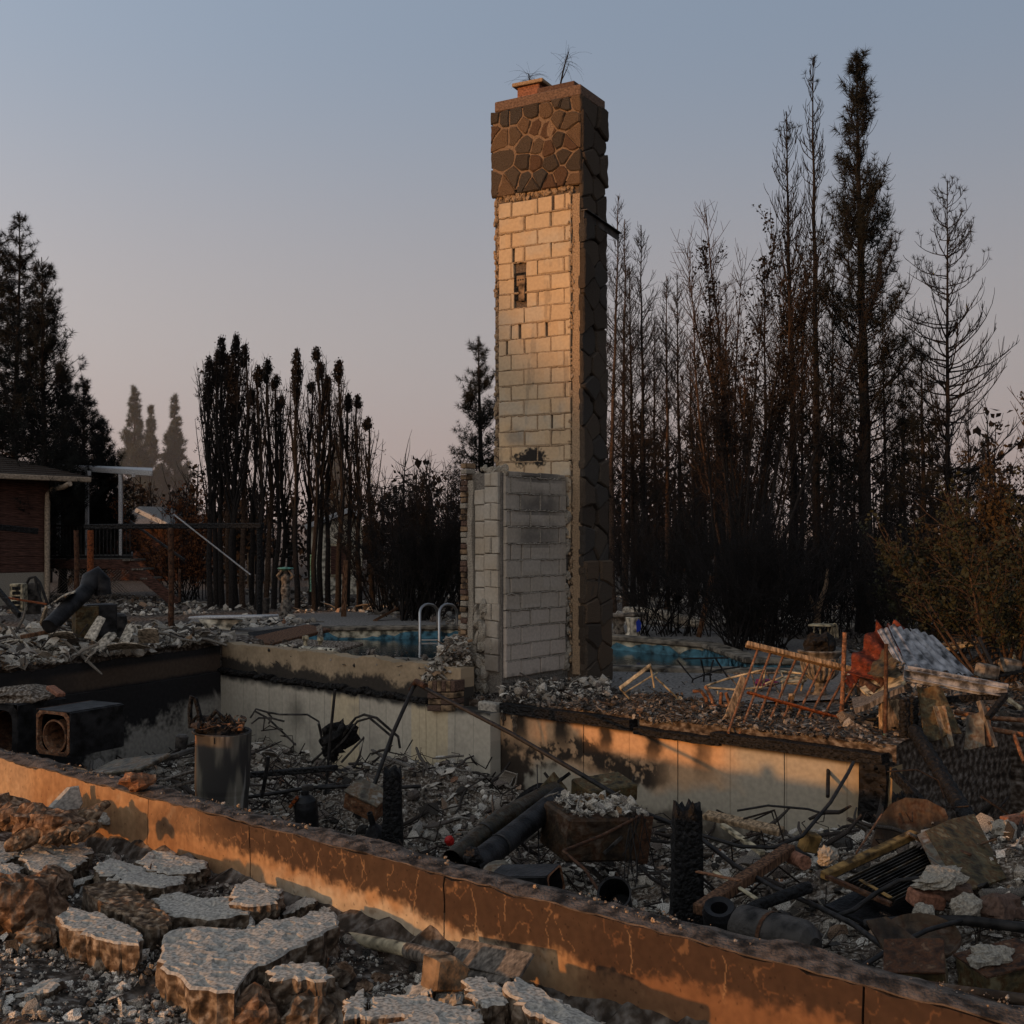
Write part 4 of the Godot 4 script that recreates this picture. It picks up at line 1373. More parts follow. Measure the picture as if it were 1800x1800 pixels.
func build_fireplace() -> void:
	var A := Vector3(-0.1234, 0, -14.4)
	var B := Vector3(0.803, 0, -15.62)
	var C := Vector3(-0.4556, 0, -14.72)
	var Dd := Vector3(-0.585, 0, -14.85)
	var t := thing("fireplace", "grey concrete-block fireplace breast standing against the tall chimney", "fireplace", Vector3(0.1, -0.2, -15.2))
	var up := Transform3D(Basis(Vector3.RIGHT, Vector3(0, 0, -1), Vector3.UP), Vector3.ZERO)
	var core := MB.new()
	core.prism(up, PackedVector2Array([Vector2(A.x, -A.z), Vector2(B.x, -B.z), Vector2(0.7, 16.2), Vector2(-0.45, 16.3), Vector2(Dd.x + 0.02, -Dd.z + 0.03)]), -1.2, 2.7)
	part("core", core, M.core_grey, t)
	var fab := frame(A, B - A)
	var fac := frame(C, A - C)
	var fn := func(u: float, v: float) -> Color:
		var a := n2(u, v, 1.0); var b := n2(u + 9, v, 4.0); var c := n2(u, v + 3, 18.0)
		var k := mixc(Color(0.37, 0.335, 0.285), Color(0.31, 0.265, 0.205), 0.5 + 0.6 * n2(floorf(u / 0.4) * 3.0, floorf(v / 0.2035), 0.7))
		k = mixc(k, Color(0.42, 0.365, 0.31), sm(1.3, 2.2, v + 0.3 * a) * 0.8)
		k = mixc(k, Color(0.065, 0.06, 0.055), sm(0.3, 0.0, absf(fposmod(v - 0.12, 0.2035 * 2.0) - 0.3 - 0.1 * b)) * sm(0.15, 0.5, u) * sm(1.35, 0.9, u) * sm(1.25, 0.7, v + 0.2 * a) * 0.75)
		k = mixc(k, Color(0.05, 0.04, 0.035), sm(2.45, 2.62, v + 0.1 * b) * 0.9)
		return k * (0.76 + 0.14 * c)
	stain(256, 440, fn, "hearth_stain", "", 0.0, Vector2(1.53, 2.72))
	var fs := func(u: float, v: float) -> Color:
		var a := n2(u + 5, v, 1.3); var b := n2(u + 19, v, 4.0); var c := n2(u, v + 3, 18.0)
		var k := mixc(Color(0.32, 0.30, 0.26), Color(0.27, 0.225, 0.165), 0.5 + 0.7 * a)
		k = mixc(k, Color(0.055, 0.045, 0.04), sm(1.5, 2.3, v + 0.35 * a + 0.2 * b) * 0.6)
		return k * (0.92 + 0.16 * c)
	stain(96, 440, fs, "cheek_stain", "", 0.0, Vector2(0.47, 2.72))
	var m := MB.new()
	m.box(fab * Transform3D(Basis(), Vector3(0.72, 1.4, 0.0)), Vector3(1.36, 2.5, 0.014), 0.0)
	part("mortar", m, M.core_grey, t)
	blocks(t, fab, 0.03, 1.3, 0.22, 2.72, 0.042, M.hearth_stain, 1.53, 2.72, 2.72, 0.41, Rect2(), 0.1)
	for r in 12:  # squeezed-out mortar along each bed joint
		m = MB.new()
		var pts := []
		var rad := []
		for j in 42:
			var x := 0.06 + 1.22 * j / 41.0
			pts.append(fab * Vector3(x, 0.416 + r * 0.2035 + rr(-0.008, 0.008), 0.044))
			rad.append(rr(0.003, 0.014))
		m.tube(pts, rad, 5)
		part("mortar_bead", m, M.mortar_grey, t)
	m = MB.new()
	crumbs(m, fab, 1.3, 1.5, 0.2, 2.6, 0.02, 70, 0.025, 0.07)
	part("mortar_edge", m, M.mortar_grey, t).set_meta("kind", "stuff")
	m = MB.new()
	m.box(fac * Transform3D(Basis(), Vector3(0.23, 1.75, -0.002)), Vector3(0.44, 1.9, 0.012), 0.0)
	part("mortar", m, M.core_grey, t)
	blocks(t, fac, 0.2, 0.44, 0.3, 2.7, 0.045, M.cheek_stain, 0.47, 2.72, 2.72, 0.24)
	blocks(t, fac, 0.02, 0.19, 1.1, 2.5, 0.03, M.cheek_stain, 0.47, 2.72, 2.72, 0.4)
	m = MB.new()
	crumbs(m, fac, 0.02, 0.2, -0.2, 1.1, 0.02, 46, 0.03, 0.09)
	part("broken_mortar", m, M.mortar_grey, t).set_meta("kind", "stuff")
	m = MB.new()
	crumbs(m, fac, 0.0, 0.5, 2.66, 2.8, -0.05, 26, 0.02, 0.06)
	part("broken_mortar", m, M.mortar_grey, t).set_meta("kind", "stuff")
	# thin bricks up the outer edge
	var fd := frame(Dd, C - Dd)
	var y := 0.0
	while y < 2.78:
		m = MB.new()
		m.box(fd * Transform3D(turned(rr(-4, 4)), Vector3(0.05, y + 0.033, 0.0 + rr(-0.012, 0.012))), Vector3(0.11, 0.062, 0.16), 0.008)
		part("brick", m, [M.brick_tan, M.brick_dark, M.mortar_grey][rng.randi() % 3], t)
		y += 0.071
	m = MB.new()
	face(m, fd, 0.1, 0.19, -0.3, 2.62, 0.05, 0.08, 1, 1, 1, 0.03, 0.06)
	part("mortar_strip", m, M.mortar_grey, t)
	y = -0.25
	while y < 0.95:
		m = MB.new()
		m.box(fd * Transform3D(Basis(), Vector3(-0.06, y + 0.033, -0.06)), Vector3(0.12, 0.062, 0.14), 0.008)
		part("brick", m, [M.brick_tan, M.mortar_grey][rng.randi() % 2], t)
		y += 0.071
	# concrete toe under the corner
	m = MB.new()
	m.box(Transform3D(fac.basis, Vector3(-0.2, -0.75, -14.02)), Vector3(0.3, 1.5, 0.3), 0.02)
	part("pier", m, M.concrete, t)
	# stacked bricks below the ash heap
	var bp := thing("brick_stack", "small stack of brown bricks left of the fireplace foot", "bricks", at(785, 1250, 14.2))
	var fb := frame(at(756, 1250, 14.35), at(815, 1250, 14.05) - at(756, 1250, 14.35))
	for r in 4:
		for k in (6 if r == 3 else 2):
			m = MB.new()
			var w := 0.064 if r == 3 else 0.2
			m.box(fb * Transform3D(Basis(), Vector3(w * 0.5 + k * (w + 0.007), [0.04, 0.115, 0.19, 0.30][r], -0.05 + rr(-0.008, 0.008))), Vector3(w, 0.13 if r == 3 else 0.066, 0.2), 0.006)
			part("brick", m, M.brick_tan if (r + k) % 2 else M.brick_dark, bp)

# ------------------------------------------------------------------ trees and bushes
func build_trees() -> void:
	# tall burnt conifers right of the chimney
	var bare := {"r": 0.08, "crown": 1.5, "low": 0.16, "n": 150, "rise": 18.0, "pull": 0.16, "twigs": 11.0, "twig": 0.42, "twig_pull": 0.12, "twig_r": 0.006, "bark": "bark_brown", "twigs_mat": "twig_brown", "taper": 0.6}
	var larch := [[1078, 1082, 345, 29.0, "first slender bare larch right of the chimney"], [1100, 1095, 385, 31.0, "second slender bare larch right of the chimney"], [1113, 1108, 470, 30.0, "third slender bare larch right of the chimney"],
		[1131, 1128, 395, 29.5, "fourth slender bare larch right of the chimney, with wide lower twigs"], [1172, 1173, 485, 31.0, "lone slender bare larch in the gap right of the chimney group"], [1216, 1216, 600, 33.0, "short bare larch left of the many-stemmed tree"], [1240, 1236, 640, 35.0, "shortest bare larch among the thicket trunks"]]
	var more := [[1060, 400, 36.0], [1150, 560, 37.0], [1192, 480, 34.0], [1260, 560, 38.0], [1275, 500, 36.0], [1345, 450, 36.0], [1410, 500, 38.0], [1462, 470, 35.0], [1480, 600, 42.0], [1555, 520, 36.0], [1590, 640, 40.0], [1700, 700, 44.0]]
	var names := ["close behind the chimney edge", "between the larch groups", "left of the many-stemmed tree top", "low behind the scorched leaves", "left of the tall bare pine", "close left of the tall bare pine", "between the two bare pines", "left of the thick pine", "short one left of the thick pine", "right of the thick pine", "low right of the thick pine", "low behind the rightmost pine"]
	for i in more.size():
		larch.append([more[i][0], more[i][0] + rr(-5, 5), more[i][1], more[i][2], "thin bare larch farther back, " + names[i]])
	for e in larch:
		var o := bare.duplicate()
		o.crown = rr(1.0, 1.6)
		if e[3] > 31.5 or int(e[0]) % 2: o.bark = "bark_char"
		conifer("larch_tree", e[4], col(e[0], e[3]), at(e[1], e[2], e[3]), o, "bare larches right of the chimney")
	var o := {"r": 0.115, "crown": 1.7, "low": 0.14, "n": 180, "rise": 12.0, "pull": 0.34, "twigs": 6.0, "twig": 0.5, "twig_pull": 0.5, "twig_r": 0.0085, "tip_tuft": 0.35, "tip_from": 0.9, "tuft": 0.01, "size": 0.13, "taper": 0.55}
	conifer("pine_tree", "tall bare pine with a spiky top, left of the tallest pair", col(1397, 28), at(1383, 195, 28), o, "burnt pines at the right")
	o.crown = 1.45
	conifer("pine_tree", "tallest bare narrow pine, left of the needle-covered pine", col(1438, 27), at(1429, 102, 27), o, "burnt pines at the right")
	o = {"r": 0.17, "crown": 1.9, "low": 0.2, "n": 260, "rise": 4.0, "pull": 0.2, "twigs": 9.0, "twig": 0.6, "twig_pull": 0.35, "twig_r": 0.0075, "tuft": 0.34, "thick": true, "size": 0.17, "taper": 0.85, "tip_tuft": 0.5, "tip_from": 0.93}
	conifer("pine_tree", "thick-trunked tall pine with a dense dark needle crown", col(1521, 24), at(1509, 102, 24), o, "burnt pines at the right")
	o = {"r": 0.08, "crown": 2.3, "low": 0.12, "n": 150, "rise": -8.0, "pull": 0.2, "twigs": 6.0, "twig": 0.5, "twig_pull": 0.5, "twig_r": 0.0075, "tip_tuft": 0.55, "tip_from": 0.66, "size": 0.11, "taper": 0.7}
	conifer("pine_tree", "bare pine with curling twigs, rightmost of the tall trees", col(1665, 24), at(1665, 318, 24), o, "burnt pines at the right")
	o = {"r": 0.12, "crown": 1.5, "low": 0.1, "n": 110, "rise": 5.0, "pull": 0.05, "twigs": 9.0, "twig": 0.5, "tuft": 0.5, "thick": true, "size": 0.17}
	conifer("fir_tree", "short dark fir between the thick pine and the rightmost pine", col(1622, 34), at(1622, 600, 34), o, "firs at the right")
	conifer("fir_tree", "small hazy fir low behind the rightmost pine", col(1735, 60), at(1735, 765, 60), o, "firs at the right")
	# conifer behind the chimney
	o = {"r": 0.16, "crown": 1.75, "low": 0.05, "n": 150, "rise": 2.0, "pull": 0.07, "twigs": 9.0, "twig": 0.55, "tuft": 0.42, "size": 0.19, "thick": true, "taper": 0.8, "needles": "needle_dark"}
	conifer("fir_tree", "dark fir showing left of the chimney shaft", col(845, 38), at(843, 594, 38), o, "firs beside the chimney")
	# left wood
	o = {"r": 0.15, "crown": 2.3, "low": 0.1, "n": 270, "rise": -4.0, "pull": 0.03, "twigs": 9.0, "twig": 0.55, "tuft": 0.42, "size": 0.2, "thick": true, "taper": 0.85, "twig_up": 0.0}
	conifer("spruce_tree", "tall dark spruce at the left edge with a thin pointed top", col(30, 36), at(30, 370, 36), o, "dark conifers behind the house")
	conifer("spruce_tree", "dark spruce cut by the left edge of the picture", col(-8, 38), at(-8, 400, 38), o, "dark conifers behind the house")
	o.crown = 2.6; o.rise = 8.0; o.pull = 0.12; o.tuft = 0.3
	conifer("pine_tree", "broad dark pine beside the spruce at the left, clumped needles", col(76, 34), at(76, 452, 34), o, "dark conifers behind the house")
	o.crown = 1.5; o.tuft = 0.35
	conifer("spruce_tree", "shorter dark spruce above the patio roof", col(148, 38), at(148, 668, 38), o, "dark conifers behind the house")
	conifer("spruce_tree", "smallest dark spruce above the patio roof, right of the others", col(181, 40), at(181, 742, 40), o, "dark conifers behind the house")
	conifer("spruce_tree", "short dark spruce behind the house roof ridge", col(110, 40), at(112, 640, 40), o, "dark conifers behind the house")
	var g := {"r": 0.4, "crown": 5.6, "low": 0.04, "n": 320, "rise": 4.0, "pull": 0.1, "twigs": 4.0, "twig": 1.1, "tuft": 0.5, "size": 0.6, "thick": true, "taper": 1.35, "needles": "needle_green", "bark": "bark_brown", "twig_r": 0.012}
	conifer("pine_tree", "hazy green pine beyond the patio roof, tallest of three", col(236, 150), at(236, 680, 150), g, "hazy green pines in the distance")
	g.crown = 4.8
	conifer("pine_tree", "hazy green pine, middle and lowest of the distant three", col(266, 160), at(266, 715, 160), g, "hazy green pines in the distance")
	conifer("pine_tree", "hazy green pine, rightmost of the distant three", col(308, 155), at(308, 695, 155), g, "hazy green pines in the distance")
	conifer("pine_tree", "faint green pine glimpsed between the right poplars", col(590, 165), at(592, 775, 165), g, "hazy green pines in the distance")
	# poplar row: base x, top x, top y, depth, tuft length
	var nth := ["first", "second", "third", "fourth", "fifth", "sixth", "seventh", "eighth", "ninth", "tenth", "eleventh", "twelfth", "thirteenth", "fourteenth", "fifteenth", "sixteenth", "seventeenth", "eighteenth", "nineteenth", "twentieth"]
	var pop := [[368, 368, 635, 31.0, 1.1], [378, 383, 622, 32.5, 0.8], [389, 390, 600, 31.5, 0.55], [400, 401, 628, 33.0, 0.8], [409, 411, 632, 31.0, 1.5], [416, 416, 595, 32.0, 0.5], [430, 431, 613, 31.5, 0.45], [446, 444, 690, 33.0, 0.35],
		[455, 454, 650, 31.0, 0.4], [470, 471, 638, 32.0, 0.5], [482, 486, 668, 31.5, 0.25], [497, 494, 702, 33.0, 0.35], [521, 522, 622, 31.0, 1.0], [545, 547, 680, 33.0, 0.2], [556, 556, 618, 31.0, 0.25], [566, 563, 642, 32.0, 0.35],
		[580, 576, 668, 32.0, 0.5], [597, 597, 640, 31.0, 0.45], [612, 612, 700, 32.0, 0.35], [631, 629, 702, 31.5, 0.25], [653, 648, 742, 31.0, 0.22]]
	for i in pop.size():
		var e: Array = pop[i]
		var lab := "charred poplar with a tufted top, %s of the row from the left" % nth[i] if i < 20 else "shortest charred poplar, at the right end of the row"
		poplar(lab, col(e[0], e[3]), at(e[1], e[2], e[3]), e[4], "bark_brown" if i in [3, 6, 9] else "bark_char", 60 if i < 7 else 25)
	# bushes
	bush("bare_bush", "big dark bare bush between poplars and chimney", col(740, 27.5), {"n": 90, "el0": 45, "el1": 86, "h": 3.4, "spread": 0.5, "pull": 0.03, "r": 0.022, "twigs": 8.0, "twig": 0.5, "leaf": 0.05}, "bare bushes")
	bush("bare_bush", "dark bare bush right behind the poplar row end", col(690, 30), {"n": 60, "el0": 50, "el1": 86, "h": 3.2, "spread": 0.5, "pull": 0.03, "r": 0.02, "twigs": 8.0, "twig": 0.5, "leaf": 0.12}, "bare bushes")
	bush("bare_bush", "dark bare bush close behind the chimney foot", col(800, 30), {"n": 60, "el0": 45, "el1": 86, "h": 3.3, "spread": 0.6, "pull": 0.03, "r": 0.02, "twigs": 8.0, "twig": 0.5, "leaf": 0.03}, "bare bushes")
	bush("many_stemmed_tree", "many-stemmed bare tree with scorched brown leaves on its left", col(1315, 24), {"cat": "tree", "n": 17, "el0": 78, "el1": 88, "h": 8.6, "spread": 0.25, "pull": 0.015, "r": 0.062, "twigs": 9.0, "twig": 0.75, "t0": 0.3, "mat": "bark_brown"}, "")
	bush("scorched_tree", "tree with dark scorched leaves among the bare stems", col(1300, 23), {"cat": "tree", "n": 12, "el0": 70, "el1": 86, "h": 7.4, "spread": 0.2, "pull": 0.01, "r": 0.045, "twigs": 8.0, "twig": 0.7, "t0": 0.45, "leaf": 0.62, "leaf_from": 3.4, "mat": "twig_brown"}, "")
	bush("bare_bush", "wide dark bare bush right of the pool bench", col(1180, 23.5), {"n": 60, "el0": 35, "el1": 85, "h": 2.5, "spread": 0.7, "pull": 0.02, "r": 0.014, "twigs": 9.0, "twig": 0.45, "mat": "twig_char"}, "bare bushes")
	bush("bare_bush", "wide dark fan-shaped bare bush behind the rusty grate", col(1330, 20.5), {"n": 110, "el0": 30, "el1": 86, "h": 2.6, "spread": 0.5, "pull": 0.03, "r": 0.014, "twigs": 7.0, "twig": 0.45, "mat": "twig_char"}, "bare bushes")
	bush("bare_bush", "dark bare bush under the two tallest pines", col(1440, 23), {"n": 80, "el0": 35, "el1": 86, "h": 2.8, "spread": 0.8, "pull": 0.02, "r": 0.014, "twigs": 8.0, "twig": 0.45, "mat": "twig_char"}, "bare bushes")
	bush("bare_bush", "dark bare bush at the foot of the thick pine", col(1530, 26), {"n": 80, "el0": 35, "el1": 86, "h": 2.9, "spread": 0.9, "pull": 0.02, "r": 0.014, "twigs": 8.0, "twig": 0.45, "mat": "twig_char"}, "bare bushes")
	bush("bare_bush", "dark bare bush in front of the rightmost pine", col(1640, 21), {"n": 80, "el0": 40, "el1": 86, "h": 2.0, "spread": 0.9, "pull": 0.02, "r": 0.012, "twigs": 9.0, "twig": 0.4, "leaf": 0.1}, "bare bushes")
	bush("scorched_bush", "rust-leaved bush below the distant hazy pines", col(330, 36), {"n": 40, "el0": 45, "el1": 85, "h": 3.1, "spread": 0.6, "pull": 0.03, "r": 0.02, "twigs": 7.0, "twig": 0.5, "leaf": 0.5, "leaf_mat": "leaf_rust"}, "")
	bush("maple_tree", "green and yellow leaved maple at the right edge", col(1765, 15.5), {"cat": "tree", "n": 22, "el0": 28, "el1": 80, "h": 2.7, "spread": 0.3, "pull": 0.03, "r": 0.035, "twigs": 8.0, "twig": 0.55, "t0": 0.35, "leaf": 0.95, "mat": "bark_brown", "leaf_mat": "leaf_green", "leaf_from": 0.5}, "")
	bush("maple_bush", "orange-yellow leaved bush at the right edge above the maple", col(1815, 17), {"n": 10, "el0": 50, "el1": 84, "h": 3.5, "spread": 0.3, "pull": 0.03, "r": 0.03, "twigs": 8.0, "twig": 0.5, "t0": 0.5, "leaf": 0.9, "leaf_mat": "leaf_yellow", "mat": "bark_brown"}, "")
	bush("maple_bush", "low green leaved bush right of the thick pine foot", col(1660, 18), {"n": 22, "el0": 35, "el1": 82, "h": 2.0, "spread": 0.5, "pull": 0.03, "r": 0.02, "twigs": 8.0, "twig": 0.4, "leaf": 0.55, "leaf_mat": "leaf_green", "mat": "twig_brown"}, "")
	# far wood that reads as one mass
	var far := Node3D.new()
	far.name = "distant_woodland"
	add_child(far)
	far.set_meta("kind", "stuff")
	tag(far, "dark mass of far bare woodland along the horizon", "woodland")
	var m := MB.new()
	var xs := []
	for i in 260:
		var px := rr(-60, 1860)
		var d := rr(46, 75)
		var h := rr(2.2, 5.5) * (1.5 if px > 1050 else 1.0)
		var c := curve(col(px, d, -0.1), Vector3.UP, h, 4, 0.2, 0.06)
		m.tube(c, [0.09, 0.07, 0.05, 0.035, 0.015], 4, false)
		for b in 26:
			var q := rr(0.15, 0.98) * 3.999
			var p: Vector3 = c[int(q)].lerp(c[int(q) + 1], q - int(q))
			m.tube(curve(p, (rv() + Vector3.UP * 0.6).normalized(), rr(0.5, 1.5), 3, 0.15, 0.25), [0.022, 0.016, 0.011, 0.006], 3, false)
			if rng.randf() < 0.5: xs.append(Transform3D(Basis.from_euler(rv(3)).scaled(Vector3.ONE * rr(0.5, 1.0)), p + rv(0.5)))
	var mi := MeshInstance3D.new()
	mi.name = "branches"
	mi.mesh = m.mesh()
	mi.material_override = M.twig_char
	mi.set_meta("kind", "stuff")
	far.add_child(mi)
	copies("foliage", shard.leaf0, M.leaf_burnt, xs, [], far)

# thin smoke that hangs over the far woods
func build_smoke() -> void:
	var v := FogVolume.new()
	v.name = "smoke_haze"
	v.shape = RenderingServer.FOG_VOLUME_SHAPE_BOX
	v.size = Vector3(700, 26, 240)
	v.position = Vector3(0, 12, -190)
	var fm := FogMaterial.new()
	fm.density = 0.0012
	fm.albedo = lin(0.8, 0.78, 0.8)
	v.material = fm
	v.set_meta("kind", "stuff")
	tag(v, "thin smoke haze over the distant trees", "smoke")
	add_child(v)

# trees left of and behind the camera: their shade falls over the basement and the lower chimney
func build_shade_trees() -> void:
	var sun := Vector3(-0.805, 0, 0.593)
	var side := Vector3(0.593, 0, 0.805)
	var o := {"r": 0.25, "crown": 2.0, "low": 0.05, "n": 150, "rise": 0.0, "pull": 0.05, "twigs": 5.0, "twig": 0.8, "tuft": 0.85, "size": 0.7, "thick": true, "taper": 0.6, "twig_r": 0.012}
	var k := 0
	for e in [[-11.9, 34.0, 6.9, "nearest the view"], [-13.6, 38.0, 9.1, "second from the view"], [-12.7, 36.0, 7.9, "behind the first two"], [-15.6, 36.0, 8.8, "third from the view"], [-18.5, 38.0, 9.5, "fourth from the view"], [-21.5, 33.0, 8.0, "fifth from the view"], [-24.5, 36.0, 10.0, "sixth from the view"], [-30.0, 14.0, 9.0, "seventh, towards the house"], [-33.0, 12.0, 10.0, "eighth, left of the house"], [-36.0, 13.0, 10.0, "ninth, left of the house"], [-40.0, 12.0, 11.0, "farthest out, behind the house"]]:
		var p: Vector3 = side * e[0] + sun * (e[1] - 7.0)
		k += 1
		conifer("shade_pine", "dense pine of the stand outside the left edge, %s" % e[3], Vector3(p.x, -0.1, p.z), Vector3(p.x, e[2], p.z), o, "pines outside the view at the left")

# ------------------------------------------------------------------ house, patio roof, far houses
func build_house() -> void:
	var t := thing("house", "single-storey house with dark red lap siding at the left edge", "house", col(40, 34))
	var d := 33.0
	var f := frame(col(-60, d - 1.5), col(83, d) - col(-60, d - 1.5))
	var w := col(-60, d - 1.5).distance_to(col(83, d))
	var m := MB.new()
	m.box(f * Transform3D(Basis(), Vector3(w * 0.5, 1.75, -2.0)), Vector3(w - 0.02, 3.5, 3.9), 0.0)
	part("wall", m, M.siding, t)
	m = MB.new()
	face(m, f, 0.0, w, -0.2, 0.92, 0.04, 0.06, 1, 1, 1, 0.01, 0.3)
	part("foundation", m, M.mortar_grey, t)
	for k in 12:
		m = MB.new()
		m.box(f * Transform3D(turned(0, -4), Vector3(w * 0.5, 0.94 + k * 0.215 + 0.1, 0.0)), Vector3(w, 0.222, 0.03), 0.003)
		part("siding_board", m, M.siding, t)
	m = MB.new()
	m.box(f * Transform3D(Basis(), Vector3(w - 0.03, 2.2, 0.02)), Vector3(0.1, 2.6, 0.1), 0.005)
	part("corner_board", m, M.siding, t)
	# hipped roof with its eave over the wall
	var e0: Vector3 = f * Vector3(-0.5, 3.56, 0.7)
	var e1: Vector3 = f * Vector3(w + 0.95, 3.53, 0.7)
	var e2: Vector3 = f * Vector3(w + 0.95, 3.53, -4.4)
	var r0: Vector3 = f * Vector3(-0.5, 4.3, -1.8)
	var r1: Vector3 = f * Vector3(w - 1.35, 4.3, -1.8)
	for k in 11:  # courses of shingles
		m = MB.new()
		var a := k / 11.0
		var b := (k + 1.25) / 11.0
		var lift := Vector3(0, 0.03, 0)
		m.quad(e0.lerp(r0, a) + lift, e1.lerp(r1, a) + lift, e1.lerp(r1, minf(b, 1.0)), e0.lerp(r0, minf(b, 1.0)))
		m.quad(e0.lerp(r0, a), e1.lerp(r1, a), e1.lerp(r1, a) + lift, e0.lerp(r0, a) + lift)
		part("shingle_course", m, M.roofing, t)
	m = MB.new()
	m.tri(e1, e2, r1); m.quad(e0, e0 + Vector3(0, -0.05, 0), e1 + Vector3(0, -0.05, 0), e1)
	m.quad(e1 + Vector3(0, -0.04, 0), e0 + Vector3(0, -0.04, 0), f * Vector3(-0.5, 3.5, 0), f * Vector3(w + 0.9, 3.5, 0))
	part("roof", m, M.roofing, t)
	m = MB.new()
	m.bar(e0 + Vector3(0, -0.06, 0.06), e1 + Vector3(0, -0.06, 0.06), 0.1, 0.14, Vector3.UP, 0.02)
	part("gutter", m, M.gutter, t)
	m = MB.new()
	m.tube([at(123, 850, d - 0.6), at(112, 856, d - 0.4), at(92, 860, d - 0.2), at(84, 870, d - 0.15), at(83, 900, d - 0.15), at(83, 1040, d - 0.15), at(81, 1060, d - 0.3)], [0.075], 8)
	part("downspout", m, M.gutter, t)
	# patio cover with deck
	var p := thing("patio_cover", "flat white patio roof on slim white posts beside the house", "patio cover", col(180, 36))
	m = MB.new()
	var q0 := at(75, 817, 37.5); var q1 := at(268, 829, 33.5); var q2 := at(268, 824, 38.5) ; var q3 := at(40, 817, 41.0)
	m.sheet([[q0, q1], [q3, q2]], 0.06)
	part("roof_panel", m, M.white_metal, p)
	m = MB.new()
	m.bar(q0 + Vector3(0, -0.05, 0.04), q1 + Vector3(0, -0.05, 0.04), 0.05, 0.15, Vector3.UP, 0.01)
	part("fascia", m, M.white_metal, p)
	for b in [[162, 832, 35.2], [240, 834, 34.0]]:
		m = MB.new()
		m.bar(at(b[0] - 5, b[1], b[2]), at(b[0] - 5, b[1] - 1, b[2] + 3.5), 0.1, 0.14)
		part("beam", m, M.white_metal, p)
	for b in [[103, 36.5], [153, 35.6], [212, 34.6]]:
		m = MB.new()
		m.bar(at(b[0], 976, b[1]), at(b[0], 826, b[1]), 0.1, 0.1, Vector3.RIGHT, 0.008)
		part("post", m, M.white_metal, p)
	var k := thing("raised_deck", "dark raised deck with black railing and lattice skirt beside the house", "deck", col(160, 35))
	m = MB.new()
	var g0 := at(88, 984, 34.4); var g1 := at(232, 984, 33.2); var g2 := at(232, 976, 37.0); var g3 := at(88, 976, 38.0)
	m.sheet([[g0, g1], [g3, g2]], 0.05)
	part("floor", m, M.wood_grey, k)
	m = MB.new()
	m.bar(g0 + Vector3(0, -0.12, 0.02), g1 + Vector3(0, -0.12, 0.02), 0.05, 0.26)
	part("rim_joist", m, M.siding, k)
	for y in [0.98, 0.08]:
		m = MB.new()
		m.bar(g0 + Vector3(0, y, 0), g1 + Vector3(0, y, 0), 0.05, 0.06)
		part("rail", m, M.plastic_black, k)
		m = MB.new()
		m.bar(g1 + Vector3(0, y, 0), g2 + Vector3(0, y, 0), 0.05, 0.06)
		part("rail", m, M.plastic_black, k)
	for i in 22:
		m = MB.new()
		var a := g0.lerp(g1, (i + 0.5) / 22.0)
		m.bar(a + Vector3(0, 0.08, 0), a + Vector3(0, 0.98, 0), 0.02, 0.02, Vector3.RIGHT, 0.0)
		part("baluster", m, M.plastic_black, k)
	for i in 26:
		for s in [-1, 1]:
			m = MB.new()
			var a := g0.lerp(g1, (i + 0.5) / 26.0) + Vector3(0, -0.28, 0)
			var e := a + Vector3(0.85 * s, -0.8, 0)
			if e.x < g0.x or e.x > g1.x: continue
			m.bar(a, e, 0.012, 0.03, Vector3(0, 0, 1), 0.0)
			part("lattice_slat", m, M.wood_grey, k)
	for i in 5:
		m = MB.new()
		var a := at(236 + i * 15, 984 + i * 16, 33.6)
		m.box(Transform3D(Basis(), a), Vector3(0.34, 0.05, 1.0), 0.005)
		part("stair_tread", m, M.wood_grey, k)
	m = MB.new()
	m.bar(at(228, 992, 33.2), at(312, 1062, 33.0), 0.05, 0.3)
	part("stringer", m, M.siding, k)
	m = MB.new()
	m.bar(at(228, 916, 33.2), at(325, 985, 33.0), 0.05, 0.06)
	part("rail", m, M.plastic_black, k)
	# far houses
	t = thing("far_house", "small pale gabled house seen between the poplar trunks", "house", col(592, 40))
	var h := Transform3D(turned(12), col(592, 40))
	m = MB.new()
	m.prism(h, PackedVector2Array([Vector2(-0.75, -0.2), Vector2(0.85, -0.2), Vector2(0.85, 2.35), Vector2(0.35, 2.6), Vector2(-0.75, 2.2)]), -5.0, 0.0)
	part("wall", m, M.cream, t)
	m = MB.new()
	m.bar(h * Vector3(-1.05, 2.2, 0.25), h * Vector3(0.4, 2.78, 0.25), 0.04, 0.16)
	part("barge_board", m, M.white_metal, t)
	m = MB.new()
	m.bar(h * Vector3(0.4, 2.78, 0.25), h * Vector3(1.1, 2.45, 0.25), 0.04, 0.16)
	part("barge_board", m, M.white_metal, t)
	m = MB.new()
	m.quad(h * Vector3(-1.1, 2.24, 0.25), h * Vector3(0.4, 2.84, 0.25), h * Vector3(0.4, 2.84, -5), h * Vector3(-1.1, 2.24, -5))
	m.quad(h * Vector3(0.4, 2.84, 0.25), h * Vector3(1.1, 2.5, 0.25), h * Vector3(1.1, 2.5, -5), h * Vector3(0.4, 2.84, -5))
	part("roof", m, M.roofing, t)
	m = MB.new()
	m.box(h * Transform3D(Basis(), Vector3(0.1, 1.1, 0.02)), Vector3(0.75, 1.1, 0.06), 0.01)
	var win := part("window", m, M.bone, t)
	m = MB.new()
	m.box(h * Transform3D(Basis(), Vector3(0.1, 1.1, 0.05)), Vector3(0.6, 0.95, 0.02), 0.0)
	part("pane", m, M.siding, win)
	t = thing("far_house", "low grey hipped roof of a house beyond the deck stairs", "house", col(285, 52))
	m = MB.new()
